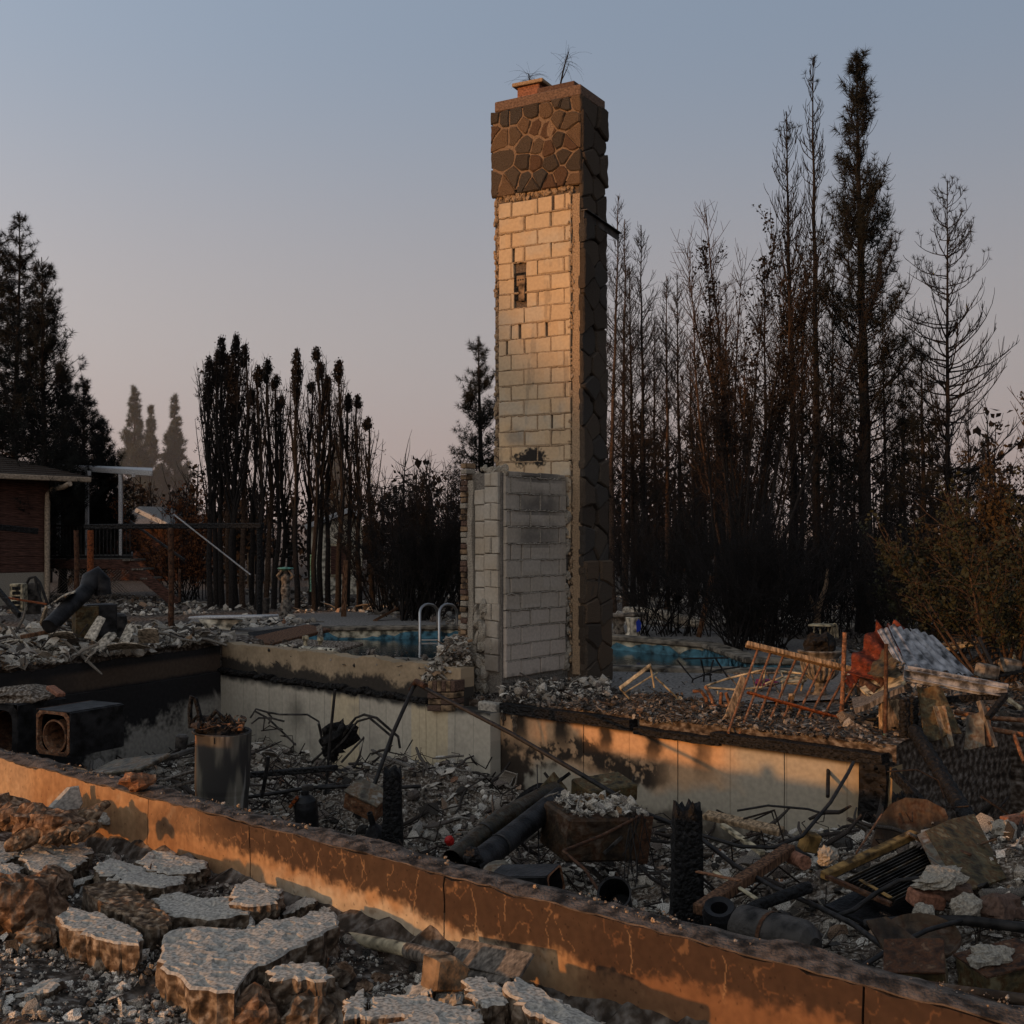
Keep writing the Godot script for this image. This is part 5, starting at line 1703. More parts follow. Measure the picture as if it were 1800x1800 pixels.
	var a0 := at(200, 920, 51); var a1 := at(300, 922, 51); var a2 := at(335, 918, 56); var ap := at(245, 890, 53); var ap2 := at(310, 892, 56)
	m.tri(a0, a1, ap); m.quad(a1, a2, ap2, ap)
	part("roof", m, M.deck, t)
	m = MB.new()
	m.bar(at(238, 896, 50.8), at(292, 922, 50.8), 0.05, 0.18)
	part("fascia", m, M.white_metal, t)
	m = MB.new()
	m.box(Transform3D(Basis(), col(275, 54, 1.1)), Vector3(3.2, 2.4, 4.0), 0.02)
	part("wall", m, M.siding, t)
	# scorched fence boards between the trunks
	t = thing("board_fence", "scorched orange-brown fence boards behind the poplar trunks", "fence", col(425, 38))
	for px in [362, 372, 398, 411, 429, 436, 446, 466, 476]:
		m = MB.new()
		var top := rr(968, 985)
		m.bar(at(px, 1032, 37), at(px + rr(-1.5, 1.5), top, 37), 0.02, 0.11, Vector3(0, 0, 1), 0.003)
		part("board", m, M.wood_pale if px != 372 else M.wood_brown, t)
	m = MB.new()
	m.bar(at(355, 1024, 37.1), at(482, 1024, 37.1), 0.05, 0.08)
	part("rail", m, M.wood_brown, t)

# ------------------------------------------------------------------ things lying in the basement
func rod(m: MB, pts: Array, r: float, sides := 6) -> void:
	m.tube(pts, [r], sides)

func frame_box(f: Transform3D, s: Vector3, th: float, open_front := true) -> MB:  # sheet-metal box, open towards local +z
	var m := MB.new()
	m.box(f * Transform3D(Basis(), Vector3(-s.x * 0.5, 0, 0)), Vector3(th, s.y, s.z), th * 0.3)
	m.box(f * Transform3D(Basis(), Vector3(s.x * 0.5, 0, 0)), Vector3(th, s.y, s.z), th * 0.3)
	m.box(f * Transform3D(Basis(), Vector3(0, -s.y * 0.5, 0)), Vector3(s.x - th * 1.1, th, s.z), th * 0.3)
	m.box(f * Transform3D(Basis(), Vector3(0, s.y * 0.5, 0)), Vector3(s.x - th * 1.1, th, s.z), th * 0.3)
	m.box(f * Transform3D(Basis(), Vector3(0, 0, -s.z * 0.5)), Vector3(s.x - th * 1.1, s.y - th * 1.1, th), th * 0.3)
	if not open_front:
		m.box(f * Transform3D(Basis(), Vector3(0, 0, s.z * 0.5)), Vector3(s.x, s.y, th), th * 0.3)
	return m

# a rectangular front frame with a rounded opening
func rounded_front(f: Transform3D, w: float, h: float, inset: float, z: float, th: float) -> MB:
	var m := MB.new()
	var k := 28
	for i in k:
		var q := []
		for e in [i, i + 1]:
			var a: float = TAU * e / k
			var d := Vector2(cos(a), sin(a))
			var s := 1.0 / maxf(absf(d.x), absf(d.y))
			var o := Vector2(d.x * s * w * 0.5, d.y * s * h * 0.5)
			var p := pow(pow(absf(d.x), 5.0) + pow(absf(d.y), 5.0), -0.2)
			var n := Vector2(d.x * p * (w * 0.5 - inset), d.y * p * (h * 0.5 - inset))
			q.append([Vector3(o.x, o.y, z), Vector3(n.x, n.y, z + 0.004), Vector3(n.x, n.y, z - th)])
		m.quad(f * q[0][0], f * q[1][0], f * q[1][1], f * q[0][1])
		m.quad(f * q[0][1], f * q[1][1], f * q[1][2], f * q[0][2])
	return m

func build_pit_things() -> void:
	var t: Node3D
	var m: MB
	# dryer lying open with its drum
	var dl := 12.9
	var A := at(72, 1268, dl); var Bp := at(128, 1270, dl - 0.9)
	t = thing("dryer", "black burnt-out dryer carcass with its round drum showing", "dryer", at(140, 1330, dl - 0.2))
	var f := Transform3D(Basis(Vector3(0.862, 0, -0.507) * -1.0, Vector3.UP, Vector3.ZERO), Vector3.ZERO)
	var zf := Vector3(-0.47, 0, 0.88).normalized()
	f = Transform3D(Basis(Vector3.UP.cross(zf), Vector3.UP, zf), at(142, 1280, 12.9))
	part("cabinet", frame_box(f, Vector3(0.5, 0.46, 0.74), 0.02), M.soot_metal, t)
	part("front_frame", rounded_front(f, 0.5, 0.46, 0.03, 0.375, 0.05), M.rust, t)
	m = MB.new()
	var ax := f * Transform3D(Basis(Vector3.RIGHT, Vector3(0, 0, 1), Vector3(0, -1, 0)), Vector3(-0.02, -0.04, -0.2))
	m.lathe(ax, [Vector2(0.165, 0.0), Vector2(0.165, 0.5), Vector2(0.178, 0.52), Vector2(0.178, 0.535), Vector2(0.16, 0.54), Vector2(0.15, 0.5), Vector2(0.15, 0.02), Vector2(0, 0.02)], 26)
	part("drum", m, M.rust, t)
	m = MB.new()
	m.bar(f * Vector3(-0.25, 0.235, 0.37), f * Vector3(-0.25, 0.235, -0.37), 0.012, 0.012)
	part("seam", m, M.rust_dark, t)
	# second appliance at the left edge
	t = thing("washing_machine", "black washing machine shell with ash heaped on top, left edge", "washing machine", at(50, 1340, 13.2))
	f = Transform3D(Basis(Vector3.UP.cross(zf), Vector3.UP, zf), at(40, 1278, 13.5))
	part("cabinet", frame_box(f, Vector3(0.62, 0.62, 0.66), 0.02), M.soot_metal, t)
	part("front_frame", rounded_front(f, 0.62, 0.62, 0.07, 0.335, 0.06), M.soot_metal, t)
	m = MB.new()
	m.lathe(f * Transform3D(Basis(Vector3.RIGHT, Vector3(0, 0, 1), Vector3(0, -1, 0)), Vector3(0, -0.02, -0.3)), [Vector2(0.24, 0.0), Vector2(0.24, 0.5), Vector2(0.225, 0.52), Vector2(0.22, 0.5), Vector2(0.22, 0.02), Vector2(0, 0.02)], 24)
	part("drum", m, M.rust_dark, t)
	m = MB.new()
	rock_mb(m, f * Vector3(0, 0.36, 0), Vector3(0.34, 0.1, 0.34), Basis(), 0.5, 14)
	single("ash_heap", "grey ash heap on the washing machine shell", "ash", m, M.ash_bed)
	m = MB.new()
	m.bar(at(88, 1208, 13.3), at(108, 1222, 13.1), 0.1, 0.05, Vector3.UP, 0.01)
	single("brick", "reddish brick on the washing machine's ash heap", "brick", m, M.brick)

	# dented metal drum full of charred scraps
	var c := at(390, 1285, 10.8)
	t = thing("metal_drum", "dented scorched metal drum with a rusty stripe, full of scraps", "drum", c + Vector3(0, -0.95, 0))
	m = MB.new()
	m.lathe(Transform3D(turned(0, 1.5, -1.5), c + Vector3(0, -0.9, 0)), [Vector2(0.0, 0.0), Vector2(0.225, 0.0), Vector2(0.23, 0.1), Vector2(0.236, 0.3), Vector2(0.24, 0.34), Vector2(0.24, 0.36), Vector2(0.246, 0.4), Vector2(0.252, 0.86), Vector2(0.255, 0.9), Vector2(0.235, 0.9), Vector2(0.23, 0.6), Vector2(0.0, 0.6)], 40, 0.11, nz)
	var fd := func(u: float, v: float) -> Color:
		var a := n2(u * 3.0, v, 1.2); var b := n2(u * 3.0, v * 0.35, 2.4)
		var k := mixc(Color(0.03, 0.028, 0.026), Color(0.13, 0.115, 0.09), sm(-0.1, 0.5, b + 0.4 * a))
		k = mixc(k, Color(0.3, 0.15, 0.07), sm(0.1, 0.03, absf(u - 0.52 - 0.02 * a)))
		k = mixc(k, Color(0.3, 0.28, 0.25), sm(0.35, 0.6, n2(u * 4.0, v * 0.3 + 5.0, 2.0)) * 0.6)
		return k
	var dm := stain(200, 128, fd, "drum_stain", "", 0.0, Vector2(1, 1))
	dm.texture_repeat = true
	dm.roughness = 0.6
	part("shell", m, dm, t, true)
	m = MB.new()
	var ring := []
	for i in 33: ring.append(c + turned(0, 1.5, -1.5) * Vector3(cos(TAU * i / 32.0) * 0.254, 0.0, sin(TAU * i / 32.0) * 0.254))
	rod(m, ring, 0.011)
	part("rim", m, M.dark_metal, t)
	m = MB.new()
	m.lathe(Transform3D(Basis(Vector3.RIGHT, Vector3(0, 0, 1), Vector3(0, -1, 0)), c + Vector3(0.05, -0.32, 0.235)), [Vector2(0.03, 0), Vector2(0.03, 0.012), Vector2(0, 0.012)], 12)
	part("bung", m, M.char, t)
	m = MB.new()
	rock_mb(m, c + Vector3(0, -0.04, 0), Vector3(0.23, 0.12, 0.23), Basis(), 0.6, 16)
	single("charred_scraps", "mound of charred scraps filling the metal drum", "scraps", m, M.char_rough).set_meta("kind", "stuff")
	var here := c
	litter("scrap_litter", "small burnt chips on the drum's scraps", "scraps", 160, func(): return here + Vector3(rr(-0.2, 0.2), 0.06 + rr(-0.03, 0.03), rr(-0.2, 0.2)), 0.03, 0.1, [[4.0, 0.05, 0.04, 0.035], [2.0, 0.25, 0.13, 0.07], [1.0, 0.3, 0.27, 0.22]])
	t = thing("burnt_basket", "charred wire basket standing out of the metal drum", "basket", c + Vector3(-0.1, 0.1, 0))
	for e in [[[335, 1280], [334, 1245], [337, 1224], [344, 1228], [352, 1262], [358, 1282]], [[338, 1270], [346, 1258], [352, 1275], [345, 1288]], [[362, 1270], [380, 1250], [392, 1262], [410, 1282]], [[395, 1268], [402, 1258], [412, 1276], [425, 1286]]]:
		m = MB.new()
		var pts := []
		for q in e: pts.append(at(q[0], q[1], 10.75))
		rod(m, pts, 0.022)
		part("wire_loop", m, M.char, t)

	# curved chair frames and a wheel-and-frame tangle against the far wall
	t = thing("bent_chair_frame", "twisted black tube chair frame lying before the pale wall", "chair frame", at(500, 1300, 14.6))
	for e in [[[440, 1262], [450, 1246], [470, 1252], [492, 1256], [540, 1256], [560, 1268], [566, 1292]], [[442, 1272], [455, 1262], [476, 1262], [500, 1268]], [[470, 1252], [478, 1262], [472, 1272]], [[448, 1250], [470, 1262], [500, 1290], [520, 1310]]]:
		m = MB.new()
		var pts := []
		for q in e: pts.append(at(q[0], q[1], 14.6))
		rod(m, pts, 0.013)
		part("bent_tube", m, M.dark_metal, t)
	t = thing("bicycle_tangle", "burnt tricycle-like tangle of tubes leaning by the pale wall", "frame", at(610, 1370, 13.2))
	for e in [[[548, 1340], [600, 1292], [625, 1262], [640, 1256], [662, 1262], [700, 1295], [703, 1315]], [[560, 1345], [605, 1300], [628, 1268], [650, 1262], [690, 1296], [684, 1320]], [[575, 1370], [590, 1310], [612, 1280]], [[600, 1340], [640, 1296], [632, 1330], [622, 1350]], [[560, 1272], [566, 1300], [575, 1330]]]:
		m = MB.new()
		var pts := []
		for q in e: pts.append(at(q[0], q[1], 13.2 + rr(-0.1, 0.1)))
		rod(m, pts, 0.015)
		part("tube", m, M.dark_metal, t)
	m = MB.new()
	rock_mb(m, at(596, 1292, 13.3), Vector3(0.2, 0.14, 0.14), turned(20, 0, 30), 0.9, 16)
	rock_mb(m, at(580, 1315, 13.25), Vector3(0.12, 0.12, 0.12), turned(60, 0, 30), 0.9, 14)
	part("melted_seat", m, M.char_rough, t)

	# tall bent conduit and rods
	t = thing("bent_conduit", "long black conduit bent into a peak beside the brick stack", "pipe", at(655, 1400, 12.2))
	m = MB.new()
	rod(m, [at(655, 1388, 11.9), at(690, 1290, 12.2), at(728, 1205, 12.6), at(731, 1200, 12.6), at(760, 1217, 12.3), at(900, 1290, 11.4), at(1040, 1372, 10.6), at(1140, 1432, 10.1), at(1200, 1455, 9.8)], 0.021, 8)
	part("tube", m, M.cable, t)
	m = MB.new()
	rod(m, [at(722, 1213, 12.65), at(732, 1198, 12.58), at(748, 1206, 12.4)], 0.033, 8)
	part("elbow", m, M.rust_dark, t)
	for e in [["thin upright rod leaning before the yellowish wall panel", [[589, 1212], [580, 1300], [572, 1400]], 12.9, 0.017], ["short thin rod beside the metal drum", [[472, 1330], [466, 1370], [460, 1402]], 11.2, 0.02], ["pair-end rod right of the drum among ash", [[430, 1402], [500, 1392], [520, 1388], [590, 1380]], 11.8, 0.02], ["long level rod behind the left charred post", [[560, 1385], [620, 1382], [690, 1385], [740, 1382]], 11.6, 0.019]]:
		m = MB.new()
		var pts := []
		for q in e[1]: pts.append(at(q[0], q[1], e[2]))
		rod(m, pts, e[3])
		single("metal_rod", e[0], "rod", m, M.cable, "loose rods in the basement")
	# charred stump posts
	for e in [[690, 1350, 1492, 10.6, 0.085, "black charred post stump behind the wall, left of the two"], [1208, 1412, 1640, 8.3, 0.105, "black charred post stump behind the wall, right of the two"], [1585, 1395, 1470, 9.6, 0.07, "low charred stump beside the brown metal blade"]]:
		m = MB.new()
		var foot := at(e[0], e[2] + 30, e[3]); var tip := at(e[0], e[1], e[3])
		var g := []
		for i in 16:
			var p := foot.lerp(tip, minf(i, 14) / 14.0)
			var row := []
			var w: float = e[4] * (1.0 + 0.08 * nz.get_noise_1d(i * 60.0 + e[0])) * (1.12 - 0.02 * i) * (1.0 if i < 15 else 0.12)
			for j in 25:
				var a := TAU * (j % 24) / 24.0
				var sq := 1.0 / maxf(absf(cos(a)), absf(sin(a)))
				var q := p + Vector3(cos(a), 0, sin(a)) * w * lerpf(1.0, sq, 0.9) * (1.0 + 0.1 * nz.get_noise_2d((j % 24) * 45.0, i * 120.0))
				if i >= 13: q.y += (0.09 * nz.get_noise_1d((j % 24) * 60.0 + e[0]) - 0.02) * (1.0 if i == 14 else 0.4)
				if i == 15: q.y = tip.y - 0.06
				row.append(q)
			g.append(row)
		m.sheet(g, 0.004)
		single("charred_post", e[5], "post", m, M.char, "charred posts")
	# gas bottle, metal box, funnel
	c = at(541, 1470, 10.6)
	t = thing("gas_cylinder", "small black gas cylinder just behind the foundation wall", "cylinder", c)
	m = MB.new()
	m.lathe(Transform3D(turned(0, 3, 3), c), [Vector2(0, -0.1), Vector2(0.1, -0.1), Vector2(0.105, 0.0), Vector2(0.105, 0.26), Vector2(0.095, 0.32), Vector2(0.06, 0.36), Vector2(0.035, 0.375), Vector2(0.035, 0.41), Vector2(0.0, 0.41)], 20)
	part("body", m, M.plastic_black, t)
	m = MB.new()
	m.box(Transform3D(turned(20), c + Vector3(0.0, 0.43, 0)), Vector3(0.1, 0.06, 0.05), 0.01)
	part("valve", m, M.dark_metal, t)
	m = MB.new()
	m.bar(c + Vector3(-0.15, 0.27, 0.05), c + Vector3(-0.08, 0.36, 0.05), 0.06, 0.03)
	part("tag", m, M.orange, t)
	t = thing("metal_box", "tilted rusty-sided tin box with a grey lid among ash", "box", at(640, 1440, 11.5))
	f = Transform3D(turned(-28, 18, -20), at(645, 1408, 11.5))
	m = MB.new()
	m.box(f, Vector3(0.36, 0.2, 0.26), 0.012)
	part("body", m, M.rust, t)
	m = MB.new()
	m.box(f * Transform3D(Basis(), Vector3(0.0, 0.105, 0.0)), Vector3(0.38, 0.02, 0.28), 0.004)
	part("lid", m, M.sheet_grey, t)
	m = MB.new()
	m.lathe(Transform3D(turned(0, 20, 12), at(664, 1478, 10.8)), [Vector2(0.16, 0), Vector2(0.03, 0.18), Vector2(0.025, 0.3), Vector2(0.02, 0.3), Vector2(0.024, 0.18), Vector2(0.15, 0.0)], 20)
	single("funnel", "dark metal funnel upside down left of the charred post", "funnel", m, M.soot_metal)
	# flat boards left
	m = MB.new()
	m.bar(at(275, 1338, 12.4), at(342, 1318, 11.6), 0.34, 0.05, Vector3(0, 1, 0.3), 0.01)
	single("metal_plate", "grey metal plate lying left of the drum", "plate", m, M.dark_metal)
	m = MB.new()
	m.bar(at(175, 1352, 11.3), at(275, 1340, 11.0), 0.42, 0.04, Vector3(0, 1, 0.2), 0.01)
	single("ashy_board", "wide pale ash-covered board behind the wall, left of drum", "board", m, M.sheet_grey)
	for e in [[285, 1372, 340, 1355], [290, 1385, 345, 1372], [270, 1362, 325, 1372]]:
		m = MB.new()
		m.bar(at(e[0], e[1], 10.6), at(e[2], e[3], 10.9), 0.05, 0.02)
		single("thin_stick", ["upper", "lower", "crossing"][int(e[0] / 10) % 3] + " thin grey slat lying left of the metal drum", "slat", m, M.wood_grey, "thin slats by the drum")
	m = MB.new()
	m.lathe(Transform3D(turned(10, 0, -6), at(318, 1315, 12.2)), [Vector2(0, 0), Vector2(0.06, 0), Vector2(0.065, 0.12), Vector2(0.04, 0.14), Vector2(0, 0.14)], 14)
	single("tin_can", "small dark tin left of the metal drum's foot", "tin", m, M.dark_metal)
	m = MB.new()
	m.bar(at(440, 1362, 13.0), at(590, 1350, 12.4), 0.1, 0.06, Vector3.UP, 0.01)
	single("charred_beam", "charred beam lying in the ash right of the drum", "beam", m, M.char)
	# lump on the near wall
	m = MB.new()
	rock_mb(m, at(242, 1373, 7.8), Vector3(0.11, 0.06, 0.08), turned(20), 0.55, 16)
	single("burnt_lump", "curled rust-brown lump lying on top of the foundation wall", "lump", m, M.rust)

	# two big ducts and a bent sheet
	for e in [["grey round duct leaning out over the wall, left of the pair", [[795, 1512], [880, 1440], [975, 1390]], [9.3, 10.0, 10.8], 0.085, "duct"], ["blue-black round duct leaning out over the wall, right of the pair", [[825, 1528], [900, 1470], [985, 1402]], [8.8, 9.5, 10.4], 0.095, "soot_metal"]]:
		t = thing("round_duct", e[0], "duct", at(e[1][0][0], e[1][0][1] + 20, e[2][0]), "leaning ducts")
		m = MB.new()
		var pts := []
		for i in 3: pts.append(at(e[1][i][0], e[1][i][1], e[2][i]))
		m.tube(pts, [e[3]], 18, false)
		m.tube(pts, [e[3] - 0.006], 18, false)
		part("pipe", m, M[e[4]], t)
		m = MB.new()
		var d: Vector3 = (pts[1] - pts[0]).normalized()
		m.tube([pts[0] + d * 0.5, pts[0] + d * 0.53], [e[3] + 0.005], 18, false)
		part("seam_ring", m, M.dark_metal, t)
	m = MB.new()
	var g := []
	for i in 9:
		var a := i / 8.0
		var p0 := at(lerpf(888, 945, a), 1430 - 82 * a + 30 * a * a, 10.6 + 0.25 * a)
		g.append([p0, p0 + Vector3(0.16, 0.03 + 0.05 * sin(a * 5.0), -0.05), p0 + Vector3(0.3, -0.02 + 0.1 * a, -0.1)])
	m.sheet(g, 0.03)
	single("curled_sheet", "curled black sheet of metal above the two ducts", "sheet", m, M.char_rough)
	# tilted cabinet with ash on top, box behind
	t = thing("fallen_cabinet", "tilted brown metal cabinet with ash heaped on top", "cabinet", at(1050, 1520, 9.7))
	f = Transform3D(turned(24, 6, -5), at(1046, 1460, 9.9))
	m = MB.new()
	m.box(f, Vector3(0.76, 0.36, 0.5), 0.02)
	part("body", m, M.sheet_brown, t)
	m = MB.new()
	m.box(f * Transform3D(Basis(), Vector3(0.33, 0.0, 0.256)), Vector3(0.1, 0.4, 0.02), 0.004)
	part("side_panel", m, M.rust_dark, t)
	m = MB.new()
	m.bar(f * Vector3(-0.05, -0.1, 0.27), f * Vector3(0.1, 0.04, 0.27), 0.02, 0.03)
	part("latch", m, M.dark_metal, t)
	var fc := f
	litter("cabinet_ash", "pale ash flakes heaped on the fallen cabinet", "ash", 300, func(): return fc * Vector3(rr(-0.36, 0.36), 0.19 + rr(0, 0.04), rr(-0.24, 0.24)), 0.03, 0.11, PALE)
	t = thing("flat_box", "low khaki metal box behind the fallen cabinet", "box", at(1060, 1400, 10.8))
	m = MB.new()
	m.box(Transform3D(turned(26, 9, 3), at(1062, 1388, 10.9)), Vector3(0.5, 0.16, 0.36), 0.012)
	part("body", m, M.sheet_khaki, t)
	m = MB.new()
	m.bar(at(962, 1398, 10.7), at(985, 1372, 10.9), 0.2, 0.02, Vector3(0.5, 0.4, 0.6), 0.003)
	part("flap", m, M.sheet_khaki, t)
	m = MB.new()
	rock_mb(m, at(790, 1478, 10.9), Vector3(0.05, 0.045, 0.045), Basis(), 0.25, 12)
	single("red_knob", "small bright red plastic lump in the ash", "lump", m, M.red)
	# pieces right behind the wall
	t = thing("square_duct", "dark square duct end with rusty lip behind the wall", "duct", at(930, 1570, 7.0))
	f = Transform3D(turned(62, -8, 8), at(925, 1553, 7.2))
	part("shell", frame_box(f, Vector3(0.2, 0.16, 0.4), 0.008), M.soot_metal, t)
	part("lip", rounded_front(f, 0.205, 0.165, 0.008, 0.203, 0.01), M.rust, t)
	m = MB.new()
	m.lathe(Transform3D(turned(-30, 55, -12), at(1090, 1592, 7.2)), [Vector2(0, 0), Vector2(0.075, 0), Vector2(0.095, 0.22), Vector2(0.102, 0.225), Vector2(0.102, 0.235), Vector2(0.09, 0.23), Vector2(0.07, 0.01)], 24)
	single("fallen_bucket", "dark open bucket lying behind the wall", "bucket", m, M.soot_metal)
	m = MB.new()
	m.lathe(Transform3D(turned(0, 15, 10), at(873, 1528, 7.7)), [Vector2(0, 0), Vector2(0.08, 0.0), Vector2(0.085, 0.015), Vector2(0.06, 0.03), Vector2(0, 0.035)], 20)
	single("tin_lid", "round pale tin lid beside the duct ends", "lid", m, M.sheet_grey)  # a loose tin lid
	t = thing("wire_bracket", "rusty bent rod bracket with hanging wires in front of the cabinet", "bracket", at(1100, 1580, 8.0))
	m = MB.new()
	rod(m, [at(1062, 1582, 7.6), at(1030, 1530, 7.9), at(990, 1496, 8.1), at(1060, 1468, 8.4), at(1130, 1432, 8.8)], 0.012)
	part("bent_rod", m, M.rust_dark, t)
	for k in 9:
		m = MB.new()
		var p := at(rr(1095, 1140), rr(1428, 1445), 8.7)
		rod(m, curve(p, Vector3(rr(-0.5, 0.4), -1, rr(-0.2, 0.3)).normalized(), rr(0.25, 0.55), 5, -0.05, 0.15), 0.004, 4)
		part("wire", m, M.cable, t)
	m = MB.new()
	rod(m, [at(944, 1345, 10.9), at(946, 1420, 10.3), at(947, 1520, 9.4)], 0.005, 4)
	single("hanging_wire", "thin straight wire hanging down past the two ducts", "wire", m, M.cable)

	# right-hand heap
	m = MB.new()
	m.bar(at(1228, 1600, 7.3), at(1388, 1492, 8.3), 0.09, 0.07, Vector3.UP, 0.008)
	single("burnt_board", "half-burnt brown board slanting right of the charred post", "board", m, M.wood_brown)
	m = MB.new()
	m.bar(at(1240, 1432, 9.9), at(1375, 1462, 9.4), 0.1, 0.05, Vector3(0, 1, 0.4), 0.008)
	single("yellow_plank", "pale yellow plank in the ash below the scorched wall", "plank", m, M.wood_pale)
	m = MB.new()
	m.bar(at(1270, 1450, 9.3), at(1340, 1500, 8.8), 0.05, 0.03)
	single("thin_plank", "thin khaki plank below the yellow plank", "plank", m, M.bone)
	m = MB.new()
	m.box(Transform3D(turned(25, 12, -15), at(1423, 1480, 8.8)), Vector3(0.13, 0.14, 0.1), 0.012)
	single("orange_block", "small orange firebrick block in the ash", "block", m, M.yellow)
	m = MB.new()
	m.tube([at(1390, 1505, 8.3), at(1415, 1517, 8.1)], [0.05, 0.05], 14)
	single("clay_pipe", "short brown clay pipe right of the burnt board", "pipe", m, M.brick)
	t = thing("pressure_tank", "rust-flecked dark round tank lying behind the wall", "tank", at(1370, 1690, 6.3))
	m = MB.new()
	var a0 := at(1305, 1632, 6.4); var a1 := at(1410, 1660, 6.1)
	var dirt := (a1 - a0).normalized()
	m.tube([a0 - dirt * 0.05, a0 - dirt * 0.03, a0, a1, a1 + dirt * 0.05, a1 + dirt * 0.08], [0.05, 0.09, 0.125, 0.125, 0.1, 0.05], 22)
	part("body", m, M.dark_metal, t)
	m = MB.new()
	m.tube([a0.lerp(a1, 0.48), a0.lerp(a1, 0.54)], [0.129], 22, false)
	part("weld_band", m, M.rust_dark, t)
	m = MB.new()
	m.lathe(Transform3D(turned(0, 25, 8), at(1268, 1640, 6.9)), [Vector2(0.08, 0.0), Vector2(0.1, 0.03), Vector2(0.1, 0.16), Vector2(0.085, 0.2), Vector2(0.05, 0.19), Vector2(0.05, 0.02)], 22, 0.06, nz)
	single("small_tyre", "small burnt black tyre beside the charred post", "tyre", m, M.plastic_black)
	var cab := [["black cable sagging from the charred post to the heap", [[1180, 1452], [1240, 1470], [1300, 1488], [1360, 1490], [1410, 1470], [1460, 1410], [1490, 1360], [1500, 1340]], [9.2, 8.9, 8.7, 8.6, 8.7, 9.0, 9.5, 9.8], 0.014],
		["long black hose running from the charred post down to the right", [[1222, 1466], [1290, 1520], [1360, 1560], [1440, 1595], [1500, 1625], [1560, 1670]], [8.6, 8.1, 7.6, 7.1, 6.7, 6.2], 0.016],
		["dark curved wire over the yellow plank", [[1296, 1425], [1350, 1416], [1420, 1422], [1440, 1428]], [9.9, 9.8, 9.7, 9.6], 0.01],
		["grey-green hose curling across the fallen unit", [[1465, 1612], [1500, 1600], [1540, 1570], [1580, 1548], [1625, 1543]], [6.9, 6.9, 7.0, 7.0, 7.0], 0.014],
		["black cable along the bottom right of the heap", [[1515, 1700], [1570, 1665], [1630, 1635], [1690, 1618]], [5.9, 6.1, 6.3, 6.5], 0.013],
		["thick black pipe under the brick lump", [[1520, 1625], [1600, 1618], [1700, 1618], [1810, 1632]], [6.8, 6.7, 6.6, 6.5], 0.03]]
	for e in cab:
		m = MB.new()
		var pts := []
		for i in e[1].size(): pts.append(at(e[1][i][0], e[1][i][1], e[2][i]))
		rod(m, pts, e[3], 6)
		single("burnt_cable", e[0], "cable", m, M.cable, "cables in the heap")
	# fallen furnace unit with yellow rail, fins and a side panel
	t = thing("fallen_furnace", "tipped-over metal unit with a yellow rail and black fins", "furnace", at(1580, 1640, 7.4))
	var u0 := at(1448, 1540, 7.6); var u1 := at(1607, 1466, 8.2); var u2 := at(1518, 1640, 6.9)
	var fx := (u1 - u0).normalized()
	var fy := (u0 - u2); fy = (fy - fx * fy.dot(fx)).normalized()
	f = Transform3D(Basis(fx, fy, fx.cross(fy)), u0)
	var ww := u0.distance_to(u1)
	m = MB.new()
	m.box(f * Transform3D(Basis(), Vector3(ww * 0.5, 0.0, 0.0)), Vector3(ww, 0.062, 0.05), 0.006)
	part("rail", m, M.yellow, t)
	m = MB.new()
	m.box(f * Transform3D(Basis(), Vector3(ww * 0.5, 0.03, -0.03)), Vector3(ww, 0.012, 0.09), 0.002)
	part("rail_cap", m, M.wood_grey, t)
	m = MB.new()
	m.box(f * Transform3D(Basis(), Vector3(0.01, -0.25, 0.0)), Vector3(0.03, 0.48, 0.03), 0.004)
	part("upright", m, M.rust_dark, t)
	m = MB.new()
	m.box(f * Transform3D(Basis(), Vector3(ww - 0.01, -0.22, 0.0)), Vector3(0.03, 0.42, 0.03), 0.004)
	part("upright", m, M.rust_dark, t)
	m = MB.new()
	m.box(f * Transform3D(Basis(), Vector3(ww * 0.5, -0.24, -0.2)), Vector3(ww, 0.44, 0.02), 0.0)
	part("back_plate", m, M.plastic_black, t)
	for k in 14:
		m = MB.new()
		m.box(f * Transform3D(turned(0, 25), Vector3(ww * 0.52, -0.07 - k * 0.028, -0.05)), Vector3(ww * 0.8, 0.004, 0.06), 0.0)
		part("fin", m, M.dark_metal if k % 4 else M.sheet_grey, t)
	m = MB.new()
	m.bar(f * Vector3(0.05, -0.46, 0.02), f * Vector3(0.1, -0.2, 0.02), 0.03, 0.01)
	part("bracket", m, M.yellow, t)
	m = MB.new()
	var p0 := at(1626, 1462, 8.1); var p1 := at(1712, 1432, 8.5); var p2 := at(1768, 1545, 7.7); var p3 := at(1690, 1570, 7.4)
	m.sheet([[p0, p0.lerp(p1, 0.5) + Vector3(0, 0.02, 0), p1], [p0.lerp(p3, 0.5), (p0 + p2) * 0.5 + Vector3(0.0, 0.0, 0.03), p1.lerp(p2, 0.5)], [p3, p3.lerp(p2, 0.5), p2]], 0.016)
	part("side_panel", m, M.sheet_khaki, t)
	m = MB.new()
	m.sheet([[p0 + Vector3(-0.06, -0.02, 0.02), p0], [p3 + Vector3(-0.14, 0.05, 0.1), p3]], 0.01)
	part("hinge_flap", m, M.sheet_grey, t)
	# brown shovel-like blade
	t = thing("metal_blade", "round-ended brown sheet-metal blade behind the fallen unit", "blade", at(1600, 1480, 8.8))
	m = MB.new()
	var poly := PackedVector2Array([Vector2(-0.26, -0.26), Vector2(0.14, -0.26), Vector2(0.23, -0.12), Vector2(0.27, 0.08), Vector2(0.24, 0.14), Vector2(0.11, 0.19), Vector2(-0.04, 0.18), Vector2(-0.15, 0.11), Vector2(-0.22, -0.02)])
	m.prism(Transform3D(turned(-14, -22, -6), at(1598, 1446, 8.9)), poly, -0.01, 0.01)
	part("plate", m, M.sheet_brown, t)
	m = MB.new()
